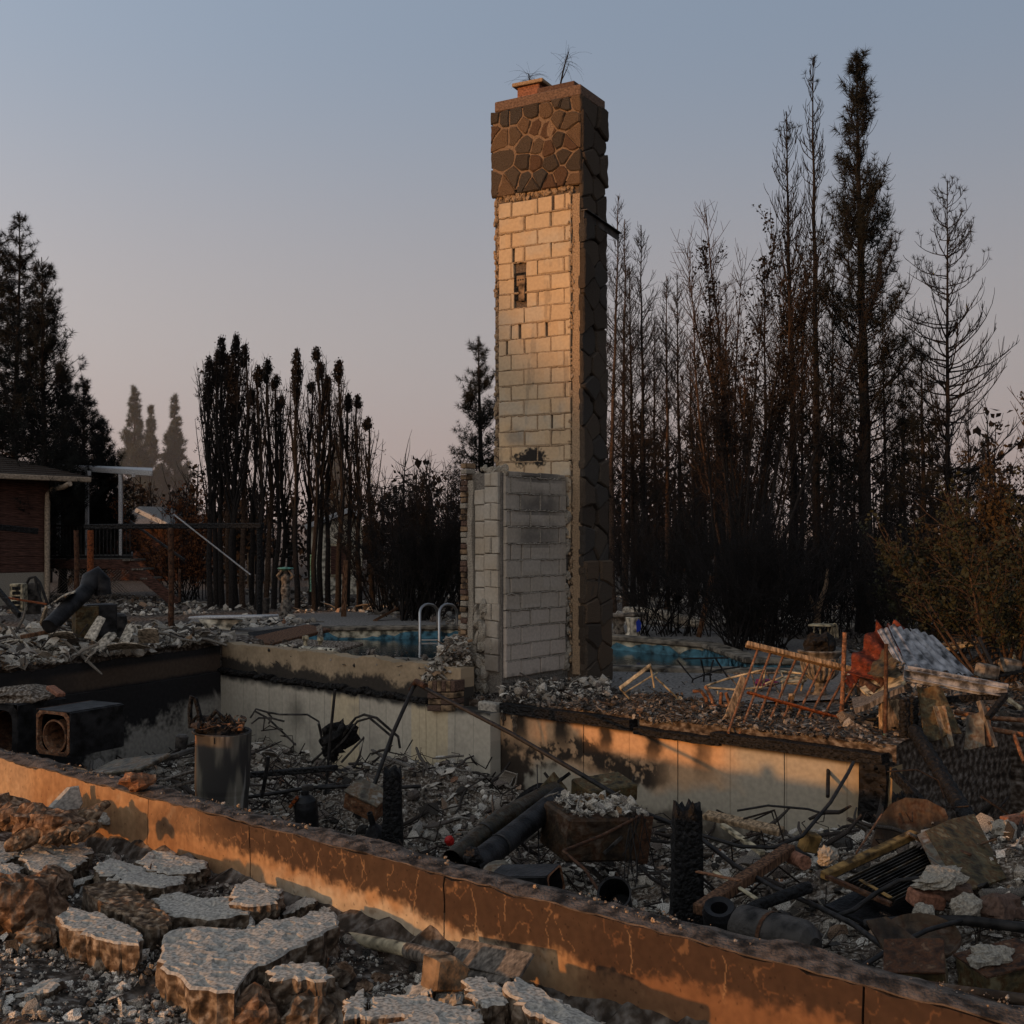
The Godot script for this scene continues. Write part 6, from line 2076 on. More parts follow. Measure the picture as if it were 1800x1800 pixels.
	rod(m, [at(1505, 1500, 8.4), at(1550, 1432, 8.8)], 0.008)
	part("stay", m, M.rust, t)
	# brick lumps
	t = thing("brick_lump", "lump of red brick and pale mortar on the fallen unit", "bricks", at(1650, 1600, 6.9))
	for e in [[1628, 1580, 12, 0.2, 0.09, 0.12], [1672, 1566, -16, 0.22, 0.1, 0.12], [1700, 1588, 10, 0.18, 0.07, 0.1]]:
		m = MB.new()
		m.box(Transform3D(turned(e[2], 6, -10), at(e[0], e[1], 6.9)), Vector3(e[3], e[4], e[5]), 0.012)
		part("brick", m, M.brick if e[0] < 1650 else M.brick_dark, t)
	m = MB.new()
	rock_mb(m, at(1652, 1545, 6.9), Vector3(0.16, 0.05, 0.12), turned(20, 0, 14), 0.5, 26)
	part("mortar", m, M.mortar_grey, t)
	for e in [[1700, 1596, 0.07, "pale mortar lump right of the brick lump"], [1625, 1608, 0.06, "pale mortar crumb under the brick lump"], [1750, 1600, 0.09, "sooty lump with mortar at the right edge"], [1766, 1462, 0.09, "khaki mortar lump at the right, below the black wall"], [1455, 1505, 0.05, "small rusty clod right of the orange block"]]:
		m = MB.new()
		rock_mb(m, at(e[0], e[1], 6.7 if e[1] > 1500 else 8.6), Vector3(e[2] * 1.3, e[2], e[2]), turned(rr(0, 90)), 0.45, 22)
		single("mortar_lump", e[3], "rubble", m, M.mortar_grey if e[0] != 1750 else M.brick_dark, "mortar lumps in the heap")
	for e in [[1760, 1588, "dark brick beside the khaki box, upper of the two"], [1772, 1600, "dark brick beside the khaki box, lower of the two"], [1786, 1440, "red brick in the shadow at the right edge, upper"], [1790, 1478, "dark red brick in the shadow at the right edge, lower"]]:
		m = MB.new()
		m.box(Transform3D(turned(rr(-20, 20), rr(-8, 8), rr(-8, 8)), at(e[0], e[1], 7.1 if e[1] > 1500 else 8.8)), Vector3(0.21, 0.065, 0.1), 0.006)
		single("brick", e[2], "brick", m, M.brick_dark if e[1] != 1440 else M.brick, "loose bricks at the right")
	# boxes bottom right
	t = thing("round_pan", "large round rusty pan lying under the brick lump", "pan", at(1620, 1680, 6.2))
	m = MB.new()
	m.lathe(Transform3D(turned(0, 16, 8), at(1620, 1655, 6.4)), [Vector2(0, 0), Vector2(0.18, 0), Vector2(0.2, 0.03), Vector2(0.205, 0.03), Vector2(0.2, 0.04), Vector2(0.17, 0.012), Vector2(0, 0.012)], 28)
	part("dish", m, M.sheet_brown, t)
	m = MB.new()
	m.prism(Transform3D(turned(8, -62, 20), at(1575, 1665, 6.1)), PackedVector2Array([Vector2(-0.12, -0.16), Vector2(0.16, -0.12), Vector2(0.1, 0.18), Vector2(-0.02, 0.2)]), -0.006, 0.006)
	part("folded_edge", m, M.sheet_brown, t)
	for e in [["tilted khaki metal box at the bottom right, nearer the wall", 1612, 1712, 5.6, Vector3(0.26, 0.2, 0.22), -18.0, 22.0], ["khaki metal box with mortar on top at the bottom right corner", 1765, 1722, 5.9, Vector3(0.36, 0.22, 0.26), 14.0, 4.0]]:
		t = thing("khaki_box", e[0], "box", at(e[1], e[2] + 30, e[3]), "khaki metal boxes")
		f = Transform3D(turned(e[5], e[6], 8), at(e[1], e[2], e[3]))
		m = MB.new()
		m.box(f, e[4], 0.01)
		part("body", m, M.sheet_khaki, t)
		m = MB.new()
		m.box(f * Transform3D(Basis(), Vector3(0, e[4].y * 0.5 + 0.004, 0)), Vector3(e[4].x + 0.012, 0.014, e[4].z + 0.012), 0.003)
		part("rim", m, M.rust_dark, t)
	m = MB.new()
	rock_mb(m, at(1745, 1680, 5.9), Vector3(0.12, 0.045, 0.1), turned(30), 0.5, 24)
	rock_mb(m, at(1722, 1690, 5.85), Vector3(0.07, 0.03, 0.06), turned(60), 0.6, 10)
	single("mortar_lump", "pale mortar slab on the khaki box at the bottom right", "rubble", m, M.mortar_grey, "mortar lumps in the heap")
	m = MB.new()
	m.tube([at(1610, 1732, 5.1), at(1700, 1745, 4.9), at(1830, 1762, 4.7)], [0.026], 12)
	single("rusty_pipe", "rust-brown pipe resting along the wall at the bottom right", "pipe", m, M.sheet_brown)
	m = MB.new()
	m.tube([at(1640, 1762, 4.55), at(1720, 1788, 4.4), at(1800, 1806, 4.25)], [0.016], 8)
	single("rusty_pipe", "thin grey pipe on top of the wall at the bottom right", "pipe", m, M.wood_grey)
	for e in [["thin rusty strip right of the charred post", 1225, 1532, 1300, 1548], ["bent khaki strip below the thin rusty strip", 1255, 1532, 1330, 1580], ["dark strip crossing the tank", 1370, 1600, 1455, 1650]]:
		m = MB.new()
		m.bar(at(e[1], e[2], 7.8), at(e[3], e[4], 7.5), 0.035, 0.012)
		single("metal_strip", e[0], "strip", m, M.rust if e[1] == 1225 else M.bone if e[1] == 1255 else M.dark_metal, "metal strips in the heap")
	m = MB.new()
	m.tube([at(1420, 1560, 7.3), at(1330, 1592, 7.0), at(1290, 1612, 6.8)], [0.04, 0.035, 0.03], 8)
	single("charred_branch", "charred rounded log end left of the fallen unit", "log", m, M.char)

func in_pit() -> Variant:
	var x := rr(-6.8, 7.5)
	var z := rr(-17.6, -3.6)
	if not Geometry2D.is_point_in_polygon(Vector2(x, z), pit_poly): return null
	# nothing is seen in the dead ground right behind the near wall
	var p := Vector3(x, 0, z)
	if (p - NW0).dot(Vector3(NWX.z, 0, -NWX.x)) < 0.25: return null
	if absf(x / z) > 0.5: return null
	return Vector3(x, pit_y(x, z), z)

# ------------------------------------------------------------------ around the pool and on the far ground
func pts_at(list: Array) -> Array:
	var out := []
	for q in list: out.append(at(q[0], q[1], q[2]))
	return out

func rod_thing(called: String, label: String, cat: String, list: Array, r: float, material: Material, group := "") -> void:
	var m := MB.new()
	m.tube(pts_at(list), [r], 8)
	single(called, label, cat, m, material, group)

func bar_thing(called: String, label: String, cat: String, a: Vector3, b: Vector3, w: float, h: float, material: Material, group := "", up := Vector3.UP) -> void:
	var m := MB.new()
	m.bar(a, b, w, h, up, 0.006)
	single(called, label, cat, m, material, group)

# bent, wavy plate between four corners
func wavy(p0: Vector3, p1: Vector3, p2: Vector3, p3: Vector3, amp: float, waves: float, th: float, nu := 24, nv := 8, rag := 0.0) -> MB:
	var g := []
	var nn := (p1 - p0).cross(p3 - p0).normalized()
	for i in nv + 1:
		var row := []
		for j in nu + 1:
			var u := float(j) / nu
			var v := float(i) / nv
			var ve := v
			if rag > 0.0: ve = v * (1.0 - rag * absf(nz.get_noise_1d(u * 900 + p0.x * 100)))
			var p := p0.lerp(p1, u).lerp(p3.lerp(p2, u), ve)
			row.append(p + nn * (amp * sin(u * waves * TAU) + amp * 0.6 * nz.get_noise_2d(u * 200 + p0.x * 50, v * 200)))
		g.append(row)
	var m := MB.new()
	m.sheet(g, th)
	return m

func build_far_things() -> void:
	var t: Node3D
	var m: MB
	# pool ladder
	t = thing("pool_ladder", "chrome pool ladder with two arched handrails", "ladder", at(765, 1125, 24.2))
	for e in [[738, 0.0], [772, 0.0]]:
		m = MB.new()
		var b := col(e[0], 24.3, 0.0)
		var pts := []
		var base := at(e[0] + 31, 1106, 25.0)
		var down := at(e[0], 1128, 24.0)
		pts = [down + Vector3(0, -0.35, 0), down, at(e[0], 1100, 24.1)]
		for k in 9:
			var a := PI * k / 8.0
			pts.append(at(e[0] + 14 - 14 * cos(a) * 1.0 + (3 if k > 4 else 0), 1078 - 16 * sin(a), 24.2 + 0.1 * k))
		pts.append(base)
		rod(m, pts, 0.03, 10)
		part("handrail", m, M.chrome, t)
	for k in 2:
		m = MB.new()
		m.bar(at(738, 1125 + k * 12, 24.05), at(772, 1125 + k * 12, 24.05), 0.05, 0.025)
		part("step", m, M.chrome, t)
	# diving board stand
	t = thing("diving_board", "white diving board on a flared cream stand", "diving board", at(380, 1106, 24.5))
	m = MB.new()
	m.bar(at(346, 1085, 24.8), at(476, 1083, 23.8), 0.5, 0.05, Vector3.UP, 0.02)
	part("board", m, M.white_metal, t)
	m = MB.new()
	m.prism(Transform3D(turned(8), at(385, 1106, 24.5)), PackedVector2Array([Vector2(-0.2, 0), Vector2(0.24, 0), Vector2(0.28, 0.08), Vector2(0.5, 0.2), Vector2(-0.4, 0.22), Vector2(-0.26, 0.08)]), -0.2, 0.2)
	part("stand", m, M.cream, t)
	# floating wreckage at the near side of the pool
	t = thing("fallen_sheet", "ash-covered panel with a pale rounded edge lying by the pool", "panel", at(555, 1150, 18.5))
	m = MB.new()
	m.bar(at(495, 1133, 18.4), at(612, 1140, 17.6), 0.7, 0.05, Vector3(0, 1, 0.15), 0.02)
	part("sheet", m, M.ash_bed, t)
	m = MB.new()
	m.tube([at(492, 1137, 18.1), at(590, 1145, 17.2)], [0.045], 10)
	part("rolled_edge", m, M.cream, t)
	for e in [[537, 1128, 0.07], [563, 1130, 0.06]]:
		m = MB.new()
		m.lathe(Transform3D(Basis(), at(e[0], e[1] - 2, 18.0)), [Vector2(0, -0.1), Vector2(0.03, -0.1), Vector2(0.03, 0), Vector2(0.05, 0.02), Vector2(0.045, 0.07), Vector2(0, 0.08)], 12)
		part("knob", m, M.bone, t)
	t = thing("fallen_awning", "brown wooden wedge of fallen boards over the pool edge", "boards", at(500, 1130, 19.5))
	m = MB.new()
	m.bar(at(452, 1130, 19.0), at(560, 1104, 20.5), 0.5, 0.06, Vector3(0, 1, 0.3), 0.01)
	part("board", m, M.wood_brown, t)
	m = MB.new()
	m.bar(at(440, 1118, 20.0), at(566, 1102, 20.6), 0.3, 0.04, Vector3(0, 1, 0.3), 0.01)
	part("board", m, M.char, t)
	m = MB.new()
	m.bar(at(563, 1120, 20.0), at(561, 1100, 20.2), 0.1, 0.03, Vector3(0, 0, 1), 0.004)
	part("cleat", m, M.wood_grey, t)
	# fallen fence rails on the far deck
	t = thing("fallen_rail", "rusty red wooden rail propped as a wedge beyond the pool", "rail", at(690, 1092, 27.5))
	m = MB.new()
	m.bar(at(660, 1090, 27.0), at(713, 1062, 28.0), 0.06, 0.16, Vector3(0, 0, 1))
	part("slope", m, M.wood_brown, t)
	m = MB.new()
	m.bar(at(709, 1094, 27.5), at(709, 1058, 27.5), 0.14, 0.1, Vector3(0, 0, 1))
	part("upright", m, M.wood_brown, t)
	bar_thing("fallen_board", "red-brown board lying flat on the far deck", "board", at(590, 1092, 27.6), at(680, 1093, 27.2), 0.5, 0.04, M.wood_brown)
	rod_thing("thin_stake", "thin pale stake right of the fallen wedge rail", "stake", [[691, 1066, 30.0], [691, 985, 30.0]], 0.035, M.wood_grey, "stakes beyond the pool")
	rod_thing("thin_stake", "pale green post among the poplar trunks", "stake", [[547, 1040, 31.0], [548, 975, 31.0]], 0.04, M.copper, "stakes beyond the pool")
	bar_thing("fence_post", "leaning red-brown post in front of the poplar trunks", "post", at(604, 1085, 28.5), at(608, 985, 28.5), 0.12, 0.1, M.wood_brown, "", Vector3(0, 0, 1))
	# garden statue
	t = thing("garden_statue", "small weathered garden statue with raised arms among the poplars", "statue", at(502, 1085, 28.5))
	m = MB.new()
	m.lathe(Transform3D(Basis(), at(502, 1082, 28.5)), [Vector2(0.17, 0), Vector2(0.17, 0.08), Vector2(0.13, 0.1), Vector2(0.09, 0.4), Vector2(0.12, 0.62), Vector2(0.09, 0.75), Vector2(0.13, 0.92), Vector2(0.05, 1.0), Vector2(0.075, 1.06), Vector2(0.075, 1.14), Vector2(0.0, 1.18)], 16, 0.1, nz)
	for s in [-1, 1]:
		m.tube([at(502 + s * 8, 1018, 28.5), at(502 + s * 14, 1012, 28.4), at(502 + s * 7, 1003, 28.4), at(502 + s * 3, 1000, 28.4)], [0.045, 0.04, 0.035, 0.03], 8)
	part("figure", m, M.urn, t)
	m = MB.new()
	m.lathe(Transform3D(Basis(), at(502, 1003, 28.45)), [Vector2(0.1, 0), Vector2(0.2, 0.05), Vector2(0.18, 0.07), Vector2(0, 0.09)], 14)
	part("basket", m, M.copper, t)
	m = MB.new()
	m.lathe(Transform3D(Basis(), at(465, 1078, 28.0)), [Vector2(0, 0), Vector2(0.11, 0), Vector2(0.13, 0.36), Vector2(0.11, 0.36), Vector2(0.1, 0.02)], 16)
	single("grey_bucket", "grey bucket at the foot of the poplars", "bucket", m, M.dark_metal)
	# charred pergola at the left
	t = thing("charred_pergola", "black charred pergola beam on thin rusty posts, left", "pergola", at(300, 1110, 21.5))
	m = MB.new()
	m.bar(at(150, 926, 23.5), at(462, 924, 21.5), 0.12, 0.1, Vector3.UP, 0.012)
	part("beam", m, M.char, t)
	for e in [[300, 928, 1118, 22.0, 0.055, "rust_dark"], [134, 932, 1060, 22.5, 0.05, "rust_dark"], [456, 924, 1082, 24.5, 0.06, "char"]]:
		m = MB.new()
		m.tube([at(e[0], e[2], e[3]), at(e[0] + 1.5, (e[1] + e[2]) * 0.5, e[3]), at(e[0], e[1], e[3])], [e[4]], 8)
		part("post", m, M[e[5]], t)
	rod_thing("standpipe", "orange rusty standpipe left of the pergola post", "pipe", [[159, 1040, 21.0], [159, 932, 21.0]], 0.06, M.rust_orange)
	rod_thing("metal_stay", "thin silvery stay slanting down from the pergola beam", "rod", [[305, 904, 22.0], [440, 1010, 22.5]], 0.014, M.white_metal)
	bar_thing("charred_beam", "short charred beam jutting in front of the red siding", "beam", at(-10, 926, 20.0), at(66, 934, 20.5), 0.09, 0.1, M.char)
	rod_thing("thin_stake", "thin rusty pole with a hanging ornament beside the deck stairs", "stake", [[316, 1058, 26.0], [316, 1000, 26.0]], 0.03, M.rust_dark, "stakes beyond the pool")

	# heap behind the side wall: elbow duct, tank, boxes, plasterboard
	t = thing("black_duct_elbow", "thick black duct with an elbow leaning on the left heap", "duct", at(120, 1110, 16.0))
	m = MB.new()
	m.tube(pts_at([[86, 1102, 15.4], [120, 1068, 15.8], [150, 1040, 16.2], [157, 1031, 16.3]]), [0.105, 0.108, 0.11, 0.11], 20)
	part("pipe", m, M.soot_metal, t)
	m = MB.new()
	m.tube(pts_at([[154, 1036, 16.25], [161, 1020, 16.35], [170, 1013, 16.4], [178, 1022, 16.4], [181, 1046, 16.4]]), [0.115, 0.14, 0.14, 0.125, 0.115], 20)
	part("elbow", m, M.soot_metal, t)
	t = thing("burnt_cabinet", "sooty upright metal cabinet behind the black duct", "cabinet", at(165, 1125, 16.4))
	m = MB.new()
	m.box(Transform3D(turned(30), at(150, 1092, 16.2)), Vector3(0.3, 0.42, 0.3), 0.01)
	part("body", m, M.sheet_khaki, t)
	m = MB.new()
	m.box(Transform3D(turned(30), at(175, 1090, 16.4)), Vector3(0.4, 0.44, 0.34), 0.01)
	part("side_box", m, M.soot_metal, t)
	m = MB.new()
	m.lathe(Transform3D(turned(0, 0, 5), at(207, 1130, 16.6)), [Vector2(0, 0), Vector2(0.15, 0), Vector2(0.15, 0.36), Vector2(0.12, 0.4), Vector2(0, 0.42)], 20, 0.08, nz)
	single("burnt_tank", "short dark tank with ash on top right of the cabinet", "tank", m, M.dark_metal)
	t = thing("heater_box", "rust-edged louvred metal box in front of the house", "heater", at(45, 1078, 19.0))
	var f := Transform3D(turned(8), at(33, 1050, 19.0))
	m = MB.new()
	m.box(f, Vector3(0.2, 0.44, 0.3), 0.01)
	part("frame", m, M.bone, t)
	for k in 5:
		m = MB.new()
		m.box(f * Transform3D(Basis(), Vector3(0, -0.15 + k * 0.075, 0.152)), Vector3(0.12, 0.05, 0.01), 0.0)
		part("louvre", m, M.char, t)
	m = MB.new()
	m.box(Transform3D(turned(8), at(57, 1052, 19.2)), Vector3(0.26, 0.5, 0.06), 0.01)
	part("side_plate", m, M.dark_metal, t)
	t = thing("hand_truck", "black bent hand-truck frame beside the heater box", "hand truck", at(66, 1085, 18.5))
	for e in [[[47, 1025], [52, 1016], [62, 1014], [70, 1024], [80, 1052], [84, 1064]], [[62, 1014], [66, 1040], [76, 1068]]]:
		m = MB.new()
		var pp := []
		for q in e: pp.append(at(q[0], q[1], 18.5))
		rod(m, pp, 0.022)
		part("tube", m, M.cable, t)
	bar_thing("charred_rafter", "black charred rafter end at the far left of the heap", "rafter", at(-5, 1035, 17.0), at(34, 1082, 16.5), 0.05, 0.08, M.char)
	bar_thing("rusty_strip", "thin rusty red strip crossing the left heap", "strip", at(8, 1050, 17.5), at(82, 1062, 17.0), 0.03, 0.03, M.rust_orange)
	var sheets := [["pale burnt plasterboard piece standing in the left heap, tallest", [148, 1122], [166, 1128], [186, 1088], [172, 1084]], ["pale plasterboard piece leaning right of the tallest one", [160, 1142], [178, 1146], [206, 1118], [190, 1112]], ["folded white sheet with a dark gap on the left heap", [208, 1130], [226, 1132], [240, 1100], [224, 1098]],
		["upright creased white sheet right of the dark gap", [242, 1108], [278, 1106], [280, 1130], [244, 1132]], ["low curved white sheet along the top of the side wall", [188, 1134], [244, 1132], [272, 1140], [190, 1144]], ["pale flap behind the black duct", [90, 1062], [130, 1042], [134, 1038], [100, 1056]], ["flat pale sheet lying in front of the black duct", [84, 1115], [128, 1112], [134, 1122], [90, 1126]],
		["crumpled white sheet at the left end of the heap", [0, 1130], [40, 1126], [46, 1146], [4, 1152]], ["pale sheet low on the heap left of the folded ones", [56, 1138], [116, 1130], [128, 1148], [60, 1156]], ["small white triangle of sheet near the pool corner", [338, 1122], [350, 1118], [358, 1124], [342, 1128]]]
	for k in sheets.size():
		var e: Array = sheets[k]
		var d := 15.2 + 0.25 * (k % 3) + (2.0 if k == 9 else 0.0)
		m = wavy(at(e[1][0], e[1][1], d), at(e[2][0], e[2][1], d - 0.1), at(e[3][0], e[3][1], d + 0.25), at(e[4][0], e[4][1], d + 0.3), 0.02, 0.5, 0.014, 14, 8)
		single("plasterboard_scrap", e[0], "plasterboard", m, M.paper, "pale scraps on the left heap")
	bar_thing("wood_splinter", "short upright wood splinter left of the black duct", "splinter", at(72, 1098, 16.0), at(82, 1068, 16.2), 0.03, 0.08, M.wood_pale, "", Vector3(0, 0, 1))
	bar_thing("dark_plank", "dark plank lying in front of the black duct's foot", "plank", at(36, 1120, 15.4), at(98, 1108, 15.6), 0.08, 0.05, M.wood_brown)

	# right side: bench, log, stakes, garden chairs
	t = thing("stone_bench", "stone bench with a blue-painted leg right of the chimney", "bench", at(1095, 1118, 23.0))
	m = MB.new()
	m.bar(at(1060, 1082, 23.6), at(1126, 1080, 22.8), 0.4, 0.08, Vector3.UP, 0.03)
	part("seat", m, M.urn, t)
	for e in [[1112, 22.7, "cream"], [1087, 23.3, "urn"]]:
		m = MB.new()
		m.prism(Transform3D(turned(10), col(e[0], e[1], 0.02)), PackedVector2Array([Vector2(-0.12, 0), Vector2(0.12, 0), Vector2(0.08, 0.08), Vector2(0.06, 0.16), Vector2(0.1, 0.28), Vector2(0.12, 0.36), Vector2(-0.12, 0.36), Vector2(-0.1, 0.28), Vector2(-0.06, 0.16), Vector2(-0.08, 0.08)]), -0.15, 0.15)
		part("leg", m, M[e[2]], t)
	m = MB.new()
	m.prism(Transform3D(turned(10), col(1117, 22.7, 0.02)), PackedVector2Array([Vector2(-0.015, 0.09), Vector2(0.05, 0.12), Vector2(0.07, 0.26), Vector2(0.02, 0.34), Vector2(-0.03, 0.28)]), 0.14, 0.158)
	part("blue_paint", m, mat("blue", lin(0.01, 0.03, 0.25), "", 1.0, 0.6), t)
	m = MB.new()
	m.tube(pts_at([[1098, 1074, 24.6], [1150, 1078, 24.2], [1200, 1090, 23.6], [1236, 1098, 23.0]]), [0.09, 0.12, 0.11, 0.07], 12)
	single("ash_log", "pale ash-covered log behind the stone bench", "log", m, M.paper)
	bar_thing("leaning_stake", "red-brown stake leaning among the bare bush stems", "stake", at(1228, 1120, 21.6), at(1252, 1012, 21.6), 0.09, 0.05, M.wood_brown, "", Vector3(0, 0, 1))
	rod_thing("thin_stake", "thin pale rod standing left of the leaning stake", "stake", [[1164, 1075, 24.0], [1172, 1025, 24.2]], 0.012, M.white_metal, "stakes beyond the pool")
	t = thing("forked_trunk", "pale forked small tree trunk behind the urn", "tree", at(1437, 1095, 21.5))
	m = MB.new()
	m.tube(pts_at([[1436, 1096, 21.5], [1437, 1075, 21.5], [1443, 1055, 21.5], [1452, 1030, 21.6], [1455, 1000, 21.7]]), [0.07, 0.06, 0.05, 0.04, 0.02], 8)
	m.tube(pts_at([[1437, 1075, 21.5], [1428, 1060, 21.5], [1422, 1045, 21.4]]), [0.045, 0.035, 0.02], 8)
	part("trunk", m, M.bark_tan, t)
	# small white garden seat far right of the pool
	t = thing("wire_garden_seat", "small pale wire garden chair and table behind the urn", "chair", at(1450, 1132, 19.0))
	m = MB.new()
	m.bar(at(1426, 1098, 19.0), at(1466, 1099, 18.8), 0.3, 0.03)
	part("table_top", m, M.bone, t)
	for e in [[1432, 1100, 1428, 1132], [1442, 1100, 1442, 1120], [1456, 1100, 1456, 1122]]:
		m = MB.new()
		rod(m, [at(e[0], e[1], 19.0), at(e[2], e[3], 18.9)], 0.012)
		part("leg", m, M.bone, t)
	m = MB.new()
	var arc := []
	for k in 13: arc.append(at(1466 + 7 * cos(PI * k / 12.0 - 0.2) , 1122 - 26 * sin(PI * k / 12.0), 18.8))
	rod(m, arc, 0.012)
	part("hoop_back", m, M.bone, t)
	for k in 4:
		m = MB.new()
		rod(m, [at(1461 + k * 3, 1121, 18.8), at(1463 + k * 2.2, 1102, 18.8)], 0.006)
		part("wire", m, M.bone, t)

	# beige bent chair frame
	t = thing("beige_chair_frame", "beige bent metal chair frame lying right of the chimney", "chair frame", at(1140, 1270, 13.2))
	for e in [[[1090, 1210], [1143, 1170], 0.05], [[1143, 1168], [1150, 1208], 0.045], [[1090, 1210], [1132, 1256], 0.02], [[1098, 1218], [1156, 1182], 0.015], [[1152, 1190], [1192, 1228], 0.015], [[1154, 1256], [1198, 1226], 0.055], [[1198, 1226], [1203, 1258], 0.045]]:
		m = MB.new()
		m.bar(at(e[0][0], e[0][1], 13.3), at(e[1][0], e[1][1], 13.4), e[2], 0.02, Vector3(0.2, 1, 0.4))
		part("bar", m, M.bone, t)
	# wrought-iron table frames
	for e in [["black bent iron table frame by the pool's near edge", 1240, 1190, 15.8], ["grey fallen garden chair beside the iron table frame", 1330, 1210, 14.8]]:
		t = thing("iron_table_frame", e[0], "table frame", at(e[1], e[2] + 35, e[3]), "burnt garden furniture")
		var x: float = e[1]
		var y: float = e[2]
		for q in [[[-50, -30], [-22, 4], [20, -12], [60, -18]], [[-40, -32], [40, -34]], [[-8, -30], [-2, -6], [-4, 18], [-12, 28]], [[14, -30], [8, -6], [10, 18], [16, 30]], [[-22, 4], [-28, 30]], [[18, -32], [42, 5]], [[-6, -4], [12, -4]]]:
			m = MB.new()
			var pp := []
			for w in q: pp.append(at(x + w[0], y + w[1] + (6 if e[1] > 1300 else 0), e[3] + rr(-0.15, 0.15)))
			rod(m, pp, 0.012)
			part("iron_bar", m, M.cable if e[1] < 1300 else M.wood_grey, t)
	t = thing("fallen_garden_chair", "pale fallen garden chair with a round seat behind the grate", "chair", at(1400, 1235, 14.6))
	m = MB.new()
	m.lathe(Transform3D(turned(0, 10, 6), at(1395, 1196, 14.6)), [Vector2(0, 0), Vector2(0.16, 0), Vector2(0.165, 0.02), Vector2(0, 0.025)], 20)
	part("seat", m, M.bone, t)
	for q in [[[1376, 1198], [1374, 1228]], [[1412, 1198], [1408, 1215]], [[1345, 1202], [1376, 1190], [1372, 1180], [1410, 1184]], [[1240, 1206], [1275, 1194], [1330, 1180], [1345, 1176], [1342, 1200]], [[1240, 1208], [1290, 1212], [1340, 1208]], [[1320, 1212], [1330, 1240], [1262, 1244], [1262, 1215]]]:
		m = MB.new()
		var pp := []
		for w in q: pp.append(at(w[0], w[1], 14.5 + rr(-0.2, 0.2)))
		rod(m, pp, 0.014)
		part("tube", m, M.bone, t)
	t = thing("rocker_scrolls", "rusty scrolled rocker irons in front of the fallen chairs", "rocker", at(1250, 1275, 12.8))
	for q in [[[1218, 1215], [1232, 1214], [1242, 1228], [1242, 1248], [1232, 1264], [1220, 1268]], [[1240, 1206], [1250, 1225], [1256, 1245], [1254, 1264]], [[1268, 1218], [1266, 1238], [1272, 1256], [1280, 1262]], [[1276, 1218], [1282, 1236], [1284, 1250]], [[1205, 1270], [1212, 1264], [1225, 1272], [1224, 1280], [1240, 1282], [1280, 1280]], [[1246, 1242], [1290, 1240]]]:
		m = MB.new()
		var pp := []
		for w in q: pp.append(at(w[0], w[1], 12.8 + rr(-0.1, 0.1)))
		rod(m, pp, 0.02)
		part("iron_curl", m, M.rust, t)
	m = MB.new()
	rock_mb(m, at(1345, 1200, 15.0), Vector3(0.15, 0.05, 0.1), Basis(), 0.6, 12)
	single("purple_cloth", "small purple cloth lying on the deck among the chairs", "cloth", m, mat("purple", lin(0.1, 0.02, 0.07), "", 1.0, 0.95))
	# rusty grate
	t = thing("rusty_grate", "rusty barred grate leaning over the scorched wall", "grate", at(1390, 1320, 11.8))
	for k in 9:
		m = MB.new()
		var fx := k / 8.0
		rod(m, [at(lerpf(1334, 1512, fx) - 2, lerpf(1142, 1190, fx), 12.5), at(lerpf(1306, 1470, fx), lerpf(1215, 1262, fx), 12.1), at(lerpf(1280, 1434, fx), lerpf(1288, 1330, fx), 11.7)], 0.0145)
		part("grate_bar", m, M.rust, t)
	m = MB.new()
	m.bar(at(1312, 1132, 12.5), at(1522, 1184, 12.4), 0.05, 0.1, Vector3(0, 0.4, 1), 0.006)
	part("top_rail", m, M.wood_pale, t)
	m = MB.new()
	m.bar(at(1313, 1217, 12.1), at(1490, 1266, 12.0), 0.02, 0.06, Vector3(0, 0.4, 1), 0.004)
	part("middle_rail", m, M.rust_orange, t)
	for e in [["pale split wood piece leaning on the grate's left side", [[1276, 1270], [1308, 1190]], 0.08, "wood_pale"], ["small split wood piece crossing the grate's left foot", [[1272, 1268], [1300, 1236]], 0.06, "wood_pale"], ["pale wood piece hanging behind the grate", [[1392, 1220], [1384, 1268]], 0.06, "wood_pale"], ["orange splinter hanging off the wall edge by the post", [[1562, 1345], [1584, 1318]], 0.06, "yellow"]]:
		bar_thing("wood_scrap", e[0], "wood", at(e[1][0][0], e[1][0][1], 12.1), at(e[1][1][0], e[1][1][1], 12.4), e[2], 0.03, M[e[3]], "wood scraps by the grate", Vector3(0, 0, 1))
	# urn
	t = thing("stone_urn", "weathered fluted stone urn on a stepped plinth behind the grate", "urn", at(1442, 1250, 14.6))
	var b := at(1442, 1240, 14.6)
	m = MB.new()
	m.box(Transform3D(turned(30), b + Vector3(0, -0.04, 0)), Vector3(0.44, 0.12, 0.44), 0.02)
	part("plinth", m, M.urn, t)
	m = MB.new()
	m.box(Transform3D(turned(30), b + Vector3(0, 0.055, 0)), Vector3(0.36, 0.07, 0.36), 0.02)
	part("plinth", m, M.urn, t)
	m = MB.new()
	m.lathe(Transform3D(Basis(), b + Vector3(0, 0.09, 0)), [Vector2(0.13, 0), Vector2(0.13, 0.03), Vector2(0.08, 0.07), Vector2(0.06, 0.14), Vector2(0.075, 0.17), Vector2(0.06, 0.19), Vector2(0.14, 0.24), Vector2(0.2, 0.32), Vector2(0.22, 0.42), Vector2(0.22, 0.5), Vector2(0.27, 0.56), Vector2(0.275, 0.58), Vector2(0.24, 0.59), Vector2(0.2, 0.56), Vector2(0, 0.55)], 28)
	part("bowl", m, M.urn, t)
